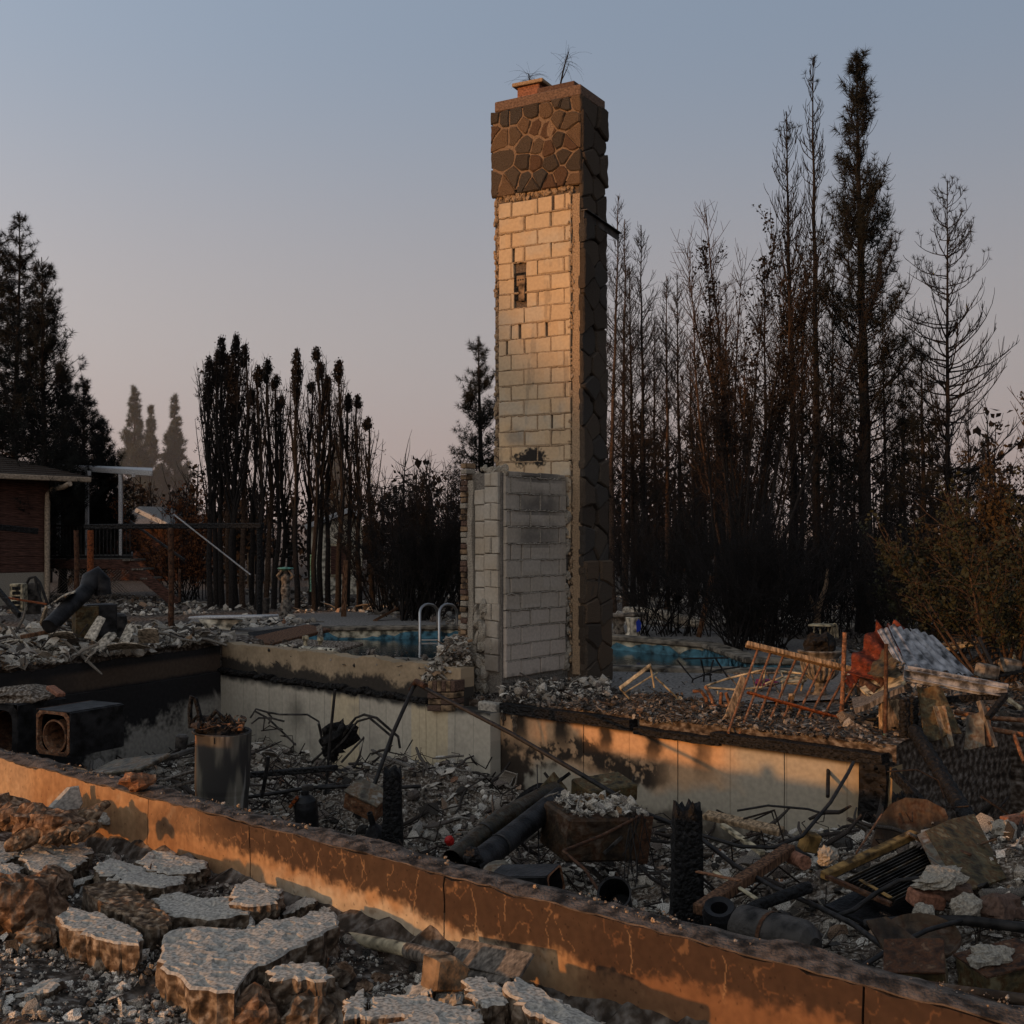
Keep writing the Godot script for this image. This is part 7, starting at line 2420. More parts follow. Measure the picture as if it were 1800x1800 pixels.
	for k in 20:
		m = MB.new()
		var a := TAU * k / 20.0
		var d := Vector3(cos(a), 0, sin(a))
		m.tube([b + Vector3(0, 0.33, 0) + d * 0.14, b + Vector3(0, 0.4, 0) + d * 0.2, b + Vector3(0, 0.5, 0) + d * 0.222, b + Vector3(0, 0.58, 0) + d * 0.224], [0.012, 0.02, 0.022, 0.015], 6)
		part("flute", m, M.urn, t)
	m = MB.new()
	rock_mb(m, b + Vector3(0, 0.74, 0), Vector3(0.2, 0.14, 0.2), Basis(), 0.5, 14)
	single("charred_plant", "charred plant ball in the stone urn", "plant", m, M.char_rough)
	# posts beside the collapsed roof
	rod_thing("rusty_post", "thin rusty post right of the grate", "post", [[1478, 1290, 12.0], [1482, 1200, 12.1], [1485, 1112, 12.2]], 0.024, M.rust)
	rod_thing("steel_pipe_post", "dark pipe with a green copper foot under the metal roof", "pipe", [[1556, 1300, 11.0], [1558, 1132, 11.2]], 0.02, M.rust_dark)
	rod_thing("copper_pipe_foot", "green corroded foot of the dark pipe", "pipe", [[1556, 1314, 10.98], [1556, 1290, 11.0]], 0.022, M.copper)
	# collapsed metal roof
	t = thing("collapsed_roof", "collapsed metal roof with red corrugated and grey ribbed sheets", "roof", at(1620, 1260, 11.8))
	part("red_sheet", wavy(at(1486, 1182, 12.0), at(1542, 1092, 12.3), at(1588, 1150, 11.9), at(1545, 1196, 11.6), 0.045, 2.6, 0.008, 44, 12, 0.12), M.red_sheet, t)
	part("red_sheet", wavy(at(1552, 1105, 12.3), at(1575, 1092, 12.4), at(1598, 1112, 12.3), at(1576, 1124, 12.1), 0.03, 2.0, 0.008, 20, 8, 0.2), M.red_sheet, t)
	part("ribbed_sheet", wavy(at(1562, 1098, 12.2), at(1606, 1112, 12.3), at(1690, 1186, 11.9), at(1596, 1172, 11.4), 0.02, 4.0, 0.01, 36, 8), M.roof_sheet, t)
	part("ribbed_sheet", wavy(at(1542, 1108, 12.1), at(1560, 1104, 12.1), at(1590, 1166, 11.4), at(1578, 1168, 11.4), 0.008, 2.0, 0.01, 16, 8), M.roof_sheet, t)
	part("ribbed_sheet", wavy(at(1524, 1184, 11.6), at(1556, 1140, 11.9), at(1584, 1164, 11.4), at(1545, 1190, 11.3), 0.015, 2.0, 0.01, 16, 8), M.sheet_khaki, t)
	part("ribbed_sheet", wavy(at(1600, 1104, 12.5), at(1640, 1120, 12.6), at(1712, 1190, 12.2), at(1668, 1184, 11.9), 0.018, 3.0, 0.01, 30, 8), M.roof_sheet, t)
	part("ribbed_sheet", wavy(at(1505, 1204, 11.9), at(1528, 1180, 12.0), at(1560, 1196, 11.5), at(1530, 1222, 11.4), 0.015, 2.0, 0.01, 20, 8), M.rust_dark, t)
	part("red_sheet", wavy(at(1484, 1196, 12.1), at(1500, 1178, 12.1), at(1512, 1192, 11.9), at(1494, 1210, 11.9), 0.012, 2.0, 0.008, 16, 6, 0.2), M.red_sheet, t)
	m = MB.new()
	m.bar(at(1588, 1182, 11.35), at(1770, 1216, 11.2), 0.05, 0.15, Vector3.UP, 0.004)
	var gu := part("fascia", m, M.roof_sheet, t)
	for y in [0.03, -0.045]:
		m = MB.new()
		m.bar(at(1588, 1182, 11.32) + Vector3(0, y, 0.012), at(1769, 1216, 11.17) + Vector3(0, y, 0.012), 0.034, 0.016)
		part("fascia_rib", m, M.roof_sheet, gu)
	part("roof_lining", wavy(at(1512, 1212, 11.7), at(1575, 1170, 11.8), at(1592, 1200, 11.3), at(1540, 1236, 11.2), 0.01, 1.0, 0.03, 10, 6), M.bone, t)
	part("roof_lining", wavy(at(1498, 1232, 11.6), at(1585, 1200, 11.6), at(1590, 1212, 11.1), at(1502, 1250, 11.1), 0.01, 1.0, 0.05, 10, 6), M.wood_grey, t)
	part("hanging_panel", wavy(at(1612, 1206, 11.3), at(1655, 1210, 11.2), at(1690, 1290, 10.9), at(1625, 1302, 10.8), 0.03, 1.0, 0.012, 14, 10), M.sheet_khaki, t)
	part("hanging_panel", wavy(at(1640, 1240, 11.0), at(1662, 1242, 10.95), at(1678, 1312, 10.8), at(1660, 1316, 10.8), 0.02, 0.8, 0.012, 14, 10), M.sheet_grey, t)
	part("hanging_panel", wavy(at(1700, 1258, 11.1), at(1728, 1250, 11.1), at(1732, 1312, 10.9), at(1694, 1318, 10.9), 0.015, 0.6, 0.012, 12, 8), M.sheet_grey, t)
	m = MB.new()
	m.bar(at(1660, 1230, 11.3), at(1770, 1222, 11.2), 0.06, 0.06)
	part("purlin", m, M.char, t)
	for e in [[[1722, 1232], [1748, 1314], "wood_grey"], [[1768, 1222], [1736, 1262], "char"], [[1735, 1245], [1738, 1312], "wood_brown"]]:
		m = MB.new()
		m.bar(at(e[0][0], e[0][1], 11.1), at(e[1][0], e[1][1], 10.95), 0.05, 0.05)
		part("strut", m, M[e[2]], t)
	for e in [[1590, 1228, 1372, 10.9, 0.05, "twin charred post under the roof, left one"], [1606, 1226, 1345, 11.1, 0.045, "twin charred post under the roof, right one"]]:
		m = MB.new()
		var pp := []
		var ra := []
		for k in 17:
			pp.append(at(e[0], lerpf(e[2], e[1], k / 16.0), e[3]))
			ra.append(e[4] * (1.0 + (0.16 if k % 2 else -0.1)))
		m.tube(pp, ra, 8)
		single("charred_post", e[5], "post", m, M.char, "charred posts")
	m = MB.new()
	var dp := []
	var dr := []
	for k in 25:
		var a := k / 24.0
		dp.append(at(lerpf(1606, 1708, a), lerpf(1282, 1448, a), lerpf(10.8, 9.2, a)))
		dr.append(0.062 * (1.0 + (0.14 if k % 2 else -0.1)))
	m.tube(dp, dr, 8)
	single("charred_joist", "alligatored charred joist slanting down from the roof post", "beam", m, M.char)
	bar_thing("charred_rafter", "charred rafter slanting behind the joist into the heap", "rafter", at(1570, 1358, 10.4), at(1640, 1432, 9.7), 0.05, 0.09, M.char)
	m = MB.new()
	m.box(Transform3D(turned(20, 4, 4), at(1570, 1268, 11.2)), Vector3(0.3, 0.42, 0.05), 0.01)
	single("scorched_board", "scorched tan panel standing behind the dark pipe", "panel", m, M.wood_pale)
	m = MB.new()
	m.sheet(wavy_rows(at(1495, 1270, 11.4), at(1528, 1284, 11.2), at(1550, 1340, 10.9), at(1505, 1310, 11.0)), 0.05)
	single("folded_mat", "grey folded mat slumped over the wall edge", "mat", m, M.ash_bed)
	rod_thing("bent_branch", "dark bent pipe curling over the grate's right foot", "pipe", [[1540, 1264, 11.5], [1500, 1266, 11.6], [1478, 1276, 11.6], [1460, 1296, 11.5], [1456, 1350, 11.0], [1455, 1400, 10.6]], 0.018, M.cable)
	rod_thing("thin_wire", "thin wire slanting under the metal roof", "wire", [[1592, 1255, 11.3], [1550, 1290, 11.2], [1500, 1312, 11.1]], 0.01, M.bone)
	# far right garden: urn, chairs, poles, brick pier
	t = thing("low_urn", "wide low stone urn in the dark garden at the right", "urn", at(1688, 1125, 18.5))
	m = MB.new()
	m.lathe(Transform3D(Basis(), at(1690, 1128, 18.5)), [Vector2(0.16, 0), Vector2(0.14, 0.06), Vector2(0.09, 0.1), Vector2(0.2, 0.18), Vector2(0.22, 0.27), Vector2(0.3, 0.32), Vector2(0.3, 0.35), Vector2(0.24, 0.34), Vector2(0, 0.32)], 24)
	part("bowl", m, M.urn, t)
	m = MB.new()
	m.box(Transform3D(turned(20), at(1690, 1132, 18.5)), Vector3(0.4, 0.08, 0.4), 0.02)
	part("plinth", m, M.urn, t)
	t = thing("brick_pier", "low brick garden pier with a pale cap at the right", "pier", col(1708, 24))
	for r in 6:
		for k in 3:
			m = MB.new()
			m.box(Transform3D(Basis(), col(1708, 24, 0.45 + r * 0.075) + Vector3(-0.22 + k * 0.22 + (0.05 if r % 2 else -0.05), 0, 0)), Vector3(0.21, 0.067, 0.3), 0.005)
			part("brick", m, M.brick, t)
	m = MB.new()
	m.box(Transform3D(Basis(), col(1708, 24, 0.2)), Vector3(0.7, 0.42, 0.4), 0.02)
	part("base", m, M.brick_dark, t)
	m = MB.new()
	m.box(Transform3D(Basis(), col(1700, 24, 0.95)), Vector3(0.8, 0.06, 0.5), 0.02)
	part("cap", m, M.paper, t)
	for e in [["pale pole lying right of the low urn", [[1645, 1145, 17.0], [1712, 1132, 17.0]], 0.03, "bone"], ["longer pale pole slanting to the right edge", [[1735, 1128, 16.5], [1782, 1122, 16.5]], 0.035, "bone"], ["second pale pole under the first one", [[1640, 1134, 17.5], [1740, 1128, 17.0]], 0.025, "wood_grey"]]:
		rod_thing("pale_pole", e[0], "pole", e[1], e[2], M[e[3]], "poles at the right")
	bar_thing("white_stake", "pale broken stake standing at the right edge", "stake", at(1784, 1165, 15.5), at(1774, 1078, 15.6), 0.05, 0.07, M.bone, "", Vector3(0, 0, 1))
	t = thing("slatted_chair", "black slatted garden chair tipped over at the right", "chair", at(1750, 1195, 14.2))
	m = MB.new()
	m.bar(at(1720, 1120, 14.4), at(1752, 1188, 14.2), 0.04, 0.05, Vector3(0, 0, 1))
	part("back_rail", m, M.plastic_black, t)
	m = MB.new()
	m.bar(at(1738, 1112, 14.8), at(1772, 1180, 14.6), 0.04, 0.05, Vector3(0, 0, 1))
	part("back_rail", m, M.plastic_black, t)
	for k in 7:
		m = MB.new()
		m.bar(at(1721 + k * 4.6, 1124 + k * 9.4, 14.4), at(1740 + k * 4.6, 1118 + k * 9.4, 14.7), 0.05, 0.02)
		part("slat", m, M.plastic_black, t)
	for k in 6:
		m = MB.new()
		m.bar(at(1752 + k * 10, 1190 - k * 1.5, 14.2), at(1764 + k * 10, 1180 - k * 1.5, 14.6), 0.05, 0.02)
		part("slat", m, M.plastic_black, t)
	for e in [["rust-red bar lying on the deck at the right", [[1680, 1252, 12.2], [1740, 1262, 11.8], [1800, 1266, 11.5]], 0.025], ["short rusty bar at the right edge above the black wall", [[1745, 1282, 11.4], [1800, 1292, 11.2]], 0.025], ["dark leg slanting at the right edge", [[1782, 1290, 11.2], [1800, 1340, 10.9]], 0.02]]:
		rod_thing("rusty_bar", e[0], "bar", e[1], e[2], M.rust, "bars at the right")
	bar_thing("bracket_plate", "small L-shaped pale bracket at the right edge", "bracket", at(1768, 1226, 12.6), at(1795, 1246, 12.4), 0.04, 0.04, M.bone)
	for e in [["beige cushion shape lying right of the metal roof, left one", 1735, 1180, 14.0], ["beige cushion shape at the right edge beyond the roof", 1775, 1170, 14.5]]:
		m = MB.new()
		m.box(Transform3D(turned(20, 10, -8), at(e[1], e[2], e[3])), Vector3(0.26, 0.16, 0.16), 0.02)
		single("beige_block", e[0], "block", m, M.urn, "beige blocks at the right")

func wavy_rows(p0: Vector3, p1: Vector3, p2: Vector3, p3: Vector3) -> Array:
	var g := []
	for i in 9:
		var row := []
		for j in 9:
			row.append(p0.lerp(p1, j / 8.0).lerp(p3.lerp(p2, j / 8.0), i / 8.0) + Vector3(0, 0.03 * nz.get_noise_2d(i * 90.0, j * 90.0), 0.03 * nz.get_noise_2d(j * 90.0, i * 70.0)))
		g.append(row)
	return g

# ------------------------------------------------------------------ foreground
func poly_on(list: Array, y: float) -> Array:
	var out := []
	for q in list: out.append(on(q[0], q[1], y + (q[2] if q.size() > 2 else 0.0)))
	return out

func build_foreground() -> void:
	broken_slab("big pale broken slab reaching from the centre left to the wall", poly_on([[285, 1640], [340, 1627], [420, 1632], [470, 1612], [535, 1612], [550, 1597], [590, 1605], [597, 1622], [560, 1642], [520, 1664], [470, 1688], [440, 1702], [410, 1745], [340, 1738], [280, 1700]], 0.02), 0.28)
	broken_slab("thick block-like slab with a tall rough brown side, left", poly_on([[100, 1605], [125, 1595], [180, 1605], [225, 1625], [252, 1642], [245, 1660], [200, 1655], [150, 1642], [108, 1624]], 0.04), 0.26)
	broken_slab("long thin slab tilted with an orange lit edge", poly_on([[165, 1516, 0.02], [195, 1508], [270, 1528, -0.02], [330, 1534, -0.03], [322, 1552], [270, 1558, 0.03], [215, 1548, 0.03], [172, 1532, 0.02]], 0.0), 0.07)
	broken_slab("pale slab end poking up against the wall foot", poly_on([[243, 1508], [270, 1494], [300, 1498], [362, 1513], [354, 1530], [300, 1536], [250, 1522]], 0.0), 0.09)
	broken_slab("wide pale slab with a hollow beside the wall foot", poly_on([[260, 1578], [310, 1566], [350, 1578], [420, 1574], [480, 1560], [496, 1568], [484, 1590], [400, 1612], [335, 1612], [288, 1602]], -0.02), 0.12)
	broken_slab("pale pointed slab lying just above the wide hollow one", poly_on([[412, 1556], [440, 1544], [492, 1562], [486, 1584], [440, 1592], [404, 1586]], 0.01), 0.1)
	broken_slab("pale flat slab at the far left under the log-like pieces", poly_on([[38, 1492], [90, 1475], [140, 1478], [166, 1490], [150, 1512], [110, 1536], [60, 1530], [36, 1512]], -0.03), 0.1)
	broken_slab("pale slab corner cut by the left edge, upper", poly_on([[-40, 1478], [30, 1480], [36, 1500], [0, 1518], [-40, 1516]], -0.03), 0.1)
	broken_slab("pale slab corner cut by the left edge, lower", poly_on([[-40, 1522], [20, 1516], [40, 1524], [24, 1545], [-40, 1550]], -0.03), 0.1)
	broken_slab("thin slab with a nail standing up, bottom centre left", poly_on([[470, 1702], [500, 1690], [560, 1692], [588, 1716], [560, 1724], [520, 1716], [480, 1722]], 0.02), 0.12)
	broken_slab("pale cracked slab at the bottom, left of the split one", poly_on([[602, 1756], [640, 1735], [648, 1756], [640, 1785], [608, 1786]], 0.05), 0.14)
	broken_slab("long pale cracked slab along the bottom centre", poly_on([[650, 1752], [700, 1744], [770, 1754], [800, 1770], [740, 1780], [690, 1784], [644, 1790]], 0.05), 0.14)
	broken_slab("pale rough slab at the very bottom centre", poly_on([[676, 1800], [740, 1770], [830, 1762], [842, 1784], [835, 1830], [690, 1840]], 0.09), 0.2)
	broken_slab("long thick slab pointing right with an orange side, bottom", poly_on([[890, 1724, 0.03], [912, 1718], [960, 1744], [1012, 1770, -0.03], [1066, 1800, -0.05], [1020, 1812], [940, 1782], [894, 1748]], 0.08), 0.2)
	broken_slab("small mauve-grey slab left of the long thick one", poly_on([[812, 1722], [850, 1712], [884, 1736], [888, 1760], [850, 1768], [818, 1748]], 0.06), 0.12)
	broken_slab("earth-coated slab lying beside the block-like slab", poly_on([[150, 1556], [200, 1546], [250, 1570], [300, 1612], [296, 1630], [260, 1632], [200, 1600], [160, 1580]], 0.02), 0.2, "broken slabs in front of the foundation wall", "rock_brown", "slab_side")
	var shards := [["small tilted slab shard left of the block-like slab", 40, 1650, 0.13, 30.0, 0.05], ["thin slab shard wedged under the earth-coated slab", 285, 1650, 0.12, 70.0, 0.04], ["angular slab shard between the hollow slab and the wall", 520, 1590, 0.12, 10.0, 0.05], ["flat slab shard below the thin nail slab", 520, 1740, 0.13, 50.0, 0.03],
		["angular slab shard left of the orange-edged slab", 130, 1552, 0.13, 20.0, 0.04], ["slab shard lying on the big slab's left end", 318, 1668, 0.1, 110.0, 0.06], ["slab shard between the long bottom slabs", 860, 1782, 0.11, 35.0, 0.05], ["small slab shard right of the pale pointed slab", 540, 1625, 0.08, 80.0, 0.03], ["slab shard at the bottom left corner", 70, 1735, 0.11, 15.0, 0.02], ["broken slab corner beside the small mauve slab", 740, 1735, 0.12, 60.0, 0.04]]
	for e in shards:
		var mid := on(e[1], e[2], -0.08)
		var ring := []
		for k in 6:
			var a := deg_to_rad(e[4] + k * 60.0 + rr(-22, 22))
			ring.append(mid + Vector3(cos(a) * e[3] * rr(0.75, 1.35), e[5] * cos(a), sin(a) * e[3] * rr(0.6, 1.1)))
		broken_slab(e[0], ring, 0.05)
	# a slab standing on edge against the wall
	var t := thing("upright_slab", "triangular slab leaning on the wall at the left", "slab", on(110, 1440, -0.1))
	var m := MB.new()
	m.prism(Transform3D(turned(40, -12, 0), at(108, 1412, 8.0)), PackedVector2Array([Vector2(-0.2, -0.14), Vector2(0.06, -0.14), Vector2(0.14, -0.02), Vector2(0.12, 0.1), Vector2(0.06, 0.1), Vector2(-0.06, 0.0)]), -0.05, 0.02, 0.01)
	part("plate", m, M.slab_top, t)
	# log-like broken kerb pieces
	for e in [["long kerb piece like a log, lit from the left", [[35, 1480, 7.4], [80, 1458, 7.5], [134, 1438, 7.6]], [0.055, 0.06, 0.05]], ["short kerb piece in front of the log-like one", [[84, 1476, 7.2], [110, 1466, 7.25], [130, 1460, 7.3]], [0.03, 0.04, 0.03]], ["broken kerb piece beside the standing slab", [[130, 1462, 7.5], [150, 1440, 7.6], [178, 1418, 7.7]], [0.06, 0.055, 0.03]], ["small split kerb piece right of the log-like one", [[140, 1468, 7.2], [155, 1456, 7.3], [168, 1452, 7.35]], [0.035, 0.04, 0.02]]]:
		m = MB.new()
		var pts := pts_at(e[1])
		for k in 3: rock_mb(m, pts[k], Vector3(e[2][k] * 1.8, e[2][k], e[2][k] * 1.2), turned(35, 0, 22), 0.4, 14)
		m.tube([pts[0], pts[1], pts[2]], e[2], 9)
		single("kerb_piece", e[0], "rubble", m, M.rock_brown, "broken kerb pieces at the left")
	m = MB.new()
	for k in 6: rock_mb(m, at(-20 + k * 26, 1425 + k * 6, 8.0 - k * 0.1), Vector3(0.16, 0.1, 0.14), turned(k * 40.0), 0.5, 16)
	single("earth_ridge", "dark ridge of burnt earth along the wall at the left edge", "earth", m, M.earth)
	var rocks := [["orange-brown boulder of burnt earth at the left edge", 30, 1600, 6.0, 0.22], ["jagged earth lump above the boulder", 84, 1570, 6.3, 0.12], ["dark rough stone beside the block-like slab", 70, 1665, 5.9, 0.09], ["rough brown rock under the bottom slabs", 555, 1760, 5.2, 0.13], ["earth-brown rock face under the big slab", 440, 1770, 5.25, 0.12], ["rounded pale stone near the wall, left one", 190, 1478, 7.1, 0.06], ["rounded pale stone near the wall, right one", 206, 1488, 7.0, 0.055],
		["small pale stone on the earth right of centre", 600, 1700, 5.6, 0.055], ["cracked orange stone beside the small pale one", 590, 1706, 5.5, 0.06], ["small pink stone on the dark earth", 668, 1700, 5.6, 0.035], ["flat small stone on the dark earth", 640, 1712, 5.5, 0.04], ["grey stone cut by the left edge", 8, 1572, 6.3, 0.07], ["pale knob of stone at the bottom right of the slabs", 790, 1755, 5.2, 0.06], ["round grey stone inside the hollow slab", 342, 1612, 6.0, 0.05],
		["rubble lump under the long thick slab", 870, 1790, 4.95, 0.1], ["pale stone at the end of the big slab", 575, 1610, 6.05, 0.05]]
	for e in rocks:
		m = MB.new()
		var seat := on(e[1], e[2] + e[4] * 0.55 * F / e[3], -0.15)
		seat.y = land_y(seat.x, seat.z) + e[4] * 0.5
		rock_mb(m, seat, Vector3(e[4] * rr(1.0, 1.4), e[4] * rr(0.65, 0.9), e[4]), turned(rr(0, 180), rr(-15, 15)), 0.5, 22)
		single("rubble_stone", e[0], "stone", m, M.earth if e[0].contains("earth") else M.slab_side if e[0].contains("dark") or e[0].contains("brown") or e[0].contains("orange") else M.slab_top, "stones in front of the wall")
	# wedge of brick, slates and pipe at the wall foot
	m = MB.new()
	m.prism(Transform3D(turned(28, -8, -6), at(785, 1708, 5.35)), PackedVector2Array([Vector2(-0.08, -0.07), Vector2(0.07, -0.08), Vector2(0.09, 0.02), Vector2(0.02, 0.07), Vector2(-0.07, 0.06)]), -0.1, 0.06, 0.012)
	single("brick_wedge", "orange broken brick wedge at the wall foot", "brick", m, M.brick_tan)
	for e in [["dark slate board leaning at the wall foot, upper", 800, 1672, 925, 1700, 0.14], ["dark slate board leaning at the wall foot, lower", 790, 1694, 900, 1716, 0.1]]:
		m = MB.new()
		m.bar(at(e[1], e[2], 5.7), at(e[3], e[4], 5.35), e[5], 0.02, Vector3(-0.4, 0.8, 0.5), 0.003)
		single("slate_board", e[0], "board", m, M.wood_grey, "slate boards at the wall foot")
	t = thing("drain_pipe", "pale drain pipe lying along the foot of the wall", "pipe", on(700, 1690, -0.12))
	m = MB.new()
	m.tube(pts_at([[606, 1648, 6.28], [690, 1664, 5.95], [730, 1674, 5.8]]), [0.034], 14)
	part("pipe", m, M.bone, t)
	m = MB.new()
	m.tube(pts_at([[718, 1671, 5.85], [790, 1690, 5.55]]), [0.04], 14)
	part("coupling", m, M.wood_grey, t)
	m = MB.new()
	m.tube(pts_at([[572, 1712, 5.55], [578, 1684, 5.55]]), [0.004], 6)
	single("bent_nail", "thin nail standing up in the thin slab", "nail", m, M.rust_dark)
	m = MB.new()
	m.tube(pts_at([[264, 1528, 6.75], [266, 1518, 6.75]]), [0.004], 6)
	single("bent_nail", "thin nail standing in the tilted long slab", "nail", m, M.rust_dark)
	m = MB.new()
	rock_mb(m, at(815, 1512, 6.35) + Vector3(0.05, 0.02, 0), Vector3(0.05, 0.05, 0.05), Basis(), 0.5, 14)
	single("char_lump", "black char lump on the wall top below the ducts", "lump", m, M.char)

func front_spot() -> Variant:
	var p := on(rr(-60, 1250), rr(1440, 1815), -0.15)
	if (p - NW0).dot(Vector3(-NWX.z, 0, NWX.x)) < 0.02: return null
	return Vector3(p.x, land_y(p.x, p.z), p.z)

func build_litter() -> void:
	litter("basement_rubble", "grey ash and broken scraps covering the basement floor", "rubble", 24000, in_pit, 0.03, 0.19, ASH, [5.0, 3.0, 4.0, 2.2, 1.2])
	litter("basement_ash", "fine ash grit over the basement floor", "ash", 60000, in_pit, 0.01, 0.05, PALE, [5.0, 6.0, 1.0, 0.6, 0.2])
	litter("basement_scraps", "larger bent sheets and plaster scraps over the basement rubble", "scraps", 420, in_pit, 0.14, 0.34, ASH, [3.0, 0.3, 4.0, 2.0, 0.0], 0.4)
	litter("basement_wires", "bent wires and burnt strips tangled over the basement rubble", "wires", 900, in_pit, 0.12, 0.34, DARK, [0.0, 0.0, 0.6, 1.5, 3.0], 0.5)
	litter("front_grit", "dark grit and ash crumbs in front of the wall", "grit", 20000, front_spot, 0.005, 0.035, ASH, [5.0, 7.0, 0.5, 0.5, 0.0])
	litter("front_rubble", "small broken stones in front of the wall", "rubble", 900, front_spot, 0.03, 0.11, ASH, [3.0, 6.0, 0.3, 0.2, 0.0])
	litter("corner_rubble", "pale crumbled concrete at the bottom left", "rubble", 520, func():
		var p := on(rr(150, 380), rr(1700, 1800), -0.15)
		return Vector3(p.x, land_y(p.x, p.z), p.z), 0.015, 0.075, ASH, [5.0, 5.0, 0.5, 0.0, 0.0])
	litter("wall_crumbs", "crumbs and ash lying on top of the foundation wall", "crumbs", 1100, func():
		var q := rr(1.5, 11.0)
		if n2(q, 3.0, 0.9) < 0.0 and rng.randf() < 0.85: return null
		return NW0 + NWX * (q - 2.5) + Vector3(NWX.z, 0, -NWX.x) * rr(0.05, 0.19) + Vector3(0, 0.275, 0), 0.004, 0.032, [[6.0, 0.12, 0.1, 0.085], [3.0, 0.25, 0.2, 0.15], [2.0, 0.4, 0.28, 0.18], [1.0, 0.35, 0.33, 0.3]], [4.0, 7.0, 1.0, 0.5, 0.0])
	litter("deck_ash", "grey ash and burnt scraps over the ground right of the chimney", "ash", 15000, func():
		var s := rr(4.6, 10.2)
		var w := pow(rng.randf(), 1.4) * (1.7 + 0.5 * n2(s, 2.0, 0.8) + 1.6 * sm(8.6, 9.6, s)) + 0.12
		if rng.randf() < 0.06: w += rr(0, 2.5)
		var p := PA0 + PAX * s + Vector3(PAX.z, 0, -PAX.x) * w
		if Geometry2D.is_point_in_polygon(flat(p), pool_poly): return null
		return Vector3(p.x, maxf(land_y(p.x, p.z), 0.0), p.z), 0.01, 0.09, DARK, [6.0, 1.5, 4.0, 1.5, 0.6])
	litter("garden_rubble", "pale ash and scraps over the garden at the right", "rubble", 7000, func():
		var p := on(rr(1480, 1850), rr(1125, 1300), 0.0)
		if Geometry2D.is_point_in_polygon(flat(p), pit_poly): return null
		return Vector3(p.x, land_y(p.x, p.z), p.z), 0.015, 0.2, DARK)
	litter("heap_scraps", "pale papery scraps of plasterboard heaped behind the side wall", "scraps", 9000, func():
		var s := rr(0.5, 6.4)
		var w := pow(rng.randf(), 1.4) * 5.0
		var p := LW0 + LWX * s + Vector3(LWX.z, 0, -LWX.x) * (w + 0.02)
		return Vector3(p.x, land_y(p.x, p.z) + 0.04, p.z), 0.03, 0.34, PALE, [7.0, 0.6, 4.0, 1.0, 0.4])
	litter("wall_scraps", "papery scraps along the broken top of the far wall", "scraps", 1200, func():
		return PA0 + PAX * rr(-0.2, 4.8) + Vector3(PAX.z, 0, -PAX.x) * rr(0.0, 0.9) + Vector3(0, rr(0.05, 0.36), 0), 0.015, 0.12, DARK)
	litter("flake_heap", "steep heap of pale flakes against the fireplace's left edge", "scraps", 1500, func():
		var a := rng.randf()
		var p := at(lerpf(752, 826, a) + rr(-6, 4), 0, 14.55)
		var h := (0.42 * (1.0 - a * 0.0) * sm(0.0, 0.5, a) + 0.12) * rng.randf()
		return Vector3(p.x, 0.14 + h, -14.6 + rr(-0.3, 0.25)), 0.025, 0.15, PALE, [6.0, 1.0, 4.0, 0.5, 0.3])
	litter("hearth_rubble", "broken ash and concrete bits round the fireplace foot", "rubble", 1400, func():
		var p := at(rr(880, 1070), 0, rr(13.7, 15.3))
		if (p - PA0).dot(Vector3(PAX.z, 0, -PAX.x)) < 0.15: return null
		return Vector3(p.x, 0.02 + rr(0, 0.12), p.z), 0.02, 0.16, ASH)
	litter("far_ash", "pale ash patches on the far garden ground", "ash", 9000, func():
		var p := on(rr(-40, 1850), rr(1040, 1105), 0.0)
		if Geometry2D.is_point_in_polygon(flat(p), pool_poly): return null
		if n2(p.x, p.z, 0.16) < 0.0: return null
		return p, 0.05, 0.3, ASH)

func build_hearth_slabs() -> void:
	broken_slab("tan concrete slab tilted at the fireplace foot", [at(905, 1222, 14.0), at(1004, 1206, 14.6), at(1015, 1240, 14.2), at(950, 1256, 13.7), at(900, 1258, 13.6)], 0.16, "slabs at the fireplace foot", "mortar", "core")
	broken_slab("mauve-grey slab leaning right of the fireplace foot", [at(1026, 1200, 14.8), at(1062, 1196, 15.2), at(1070, 1238, 14.6), at(1030, 1236, 14.4)], 0.14, "slabs at the fireplace foot", "core_grey", "core")
	broken_slab("narrow tan block under the fireplace corner", [at(880, 1222, 14.1), at(898, 1218, 14.2), at(900, 1252, 13.8), at(882, 1250, 13.7)], 0.12, "slabs at the fireplace foot", "mortar_grey", "core")

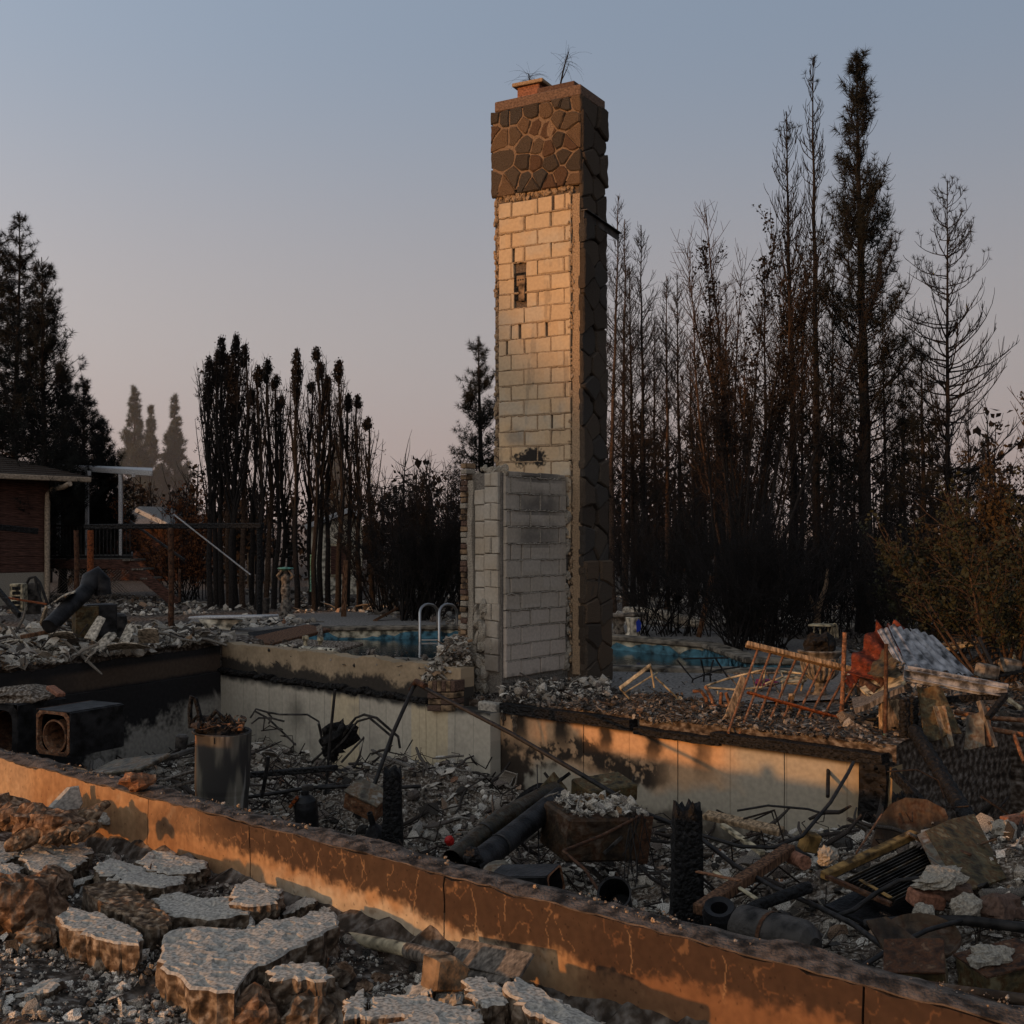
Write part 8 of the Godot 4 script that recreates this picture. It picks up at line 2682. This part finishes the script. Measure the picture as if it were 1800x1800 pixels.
# ------------------------------------------------------------------ the scene
func _ready() -> void:
	rng.seed = 20231
	nz.seed = 11
	nz.noise_type = FastNoiseLite.TYPE_SIMPLEX_SMOOTH
	nz.frequency = 0.01
	nz.fractal_octaves = 4
	var cam := Camera3D.new()
	cam.name = "camera"
	cam.projection = Camera3D.PROJECTION_FRUSTUM
	cam.near = 0.1
	cam.far = 2000.0
	cam.size = 2.0 * 0.1 * 900.0 / F
	cam.frustum_offset = Vector2(0, 0.1 * (HZ - 900.0) / F)
	add_child(cam)
	cam.position = Vector3(0, EYE, 0)
	cam.current = true
	var sun := DirectionalLight3D.new()
	sun.name = "sun"
	add_child(sun)
	sun.look_at_from_position(Vector3(-0.80, 0.105, 0.59), Vector3.ZERO)
	sun.light_color = lin(1.0, 0.45, 0.125)
	sun.light_energy = 1.05
	sun.light_angular_distance = 1.2
	sun.shadow_enabled = true
	# dusk sky opposite the sunset: blue-grey above, dusty pink low down, brighter towards the sun's side
	var im := Image.create(256, 128, false, Image.FORMAT_RGBF)
	var az_sun := atan2(-0.80, -0.59)
	for j in 128:
		var el := PI * (0.5 - (j + 0.5) / 128.0)
		var s := sin(maxf(el, 0.0))
		for i in 256:
			var az := TAU * (i + 0.5) / 256.0  # column 0 lies along -Z
			var k := 0.5 + 0.5 * cos(az - az_sun) * cos(el)
			var low := Color(0.42, 0.345, 0.33)
			var mid := Color(0.415, 0.39, 0.395)
			var high := Color(0.265, 0.33, 0.43)
			var top := Color(0.2, 0.24, 0.31)
			var c := mixc(mixc(low, mid, sm(0.0, 0.17, s)), high, sm(0.12, 0.42, s))
			c = mixc(c, top, sm(0.4, 1.0, s))
			c *= 0.86 + 0.5 * k + 3.2 * k * k * k
			c = mixc(c, c * Color(1.2, 0.98, 0.74), k * k)
			im.set_pixel(i, j, c)
	var pano := PanoramaSkyMaterial.new()
	pano.panorama = ImageTexture.create_from_image(im)
	pano.filter = true
	var sky := Sky.new()
	sky.sky_material = pano
	var env := Environment.new()
	env.background_mode = Environment.BG_SKY
	env.sky = sky
	env.background_energy_multiplier = 0.95
	env.tonemap_mode = Environment.TONE_MAPPER_LINEAR
	env.tonemap_exposure = 1.0
	env.volumetric_fog_enabled = true  # only the smoke bank beyond the garden, built with the trees
	env.volumetric_fog_density = 0.0
	env.sdfgi_enabled = true
	env.ssao_enabled = true
	env.ssil_enabled = true
	var we := WorldEnvironment.new()
	we.name = "environment"
	we.environment = env
	add_child(we)

	make_materials()
	make_shards()
	build_ground()
	build_walls()
	build_pool()
	build_chimney()
	build_fireplace()
	build_trees()
	build_smoke()
	build_shade_trees()
	build_house()
	build_far_things()
	build_pit_things()
	build_hearth_slabs()
	build_foreground()
	build_litter()
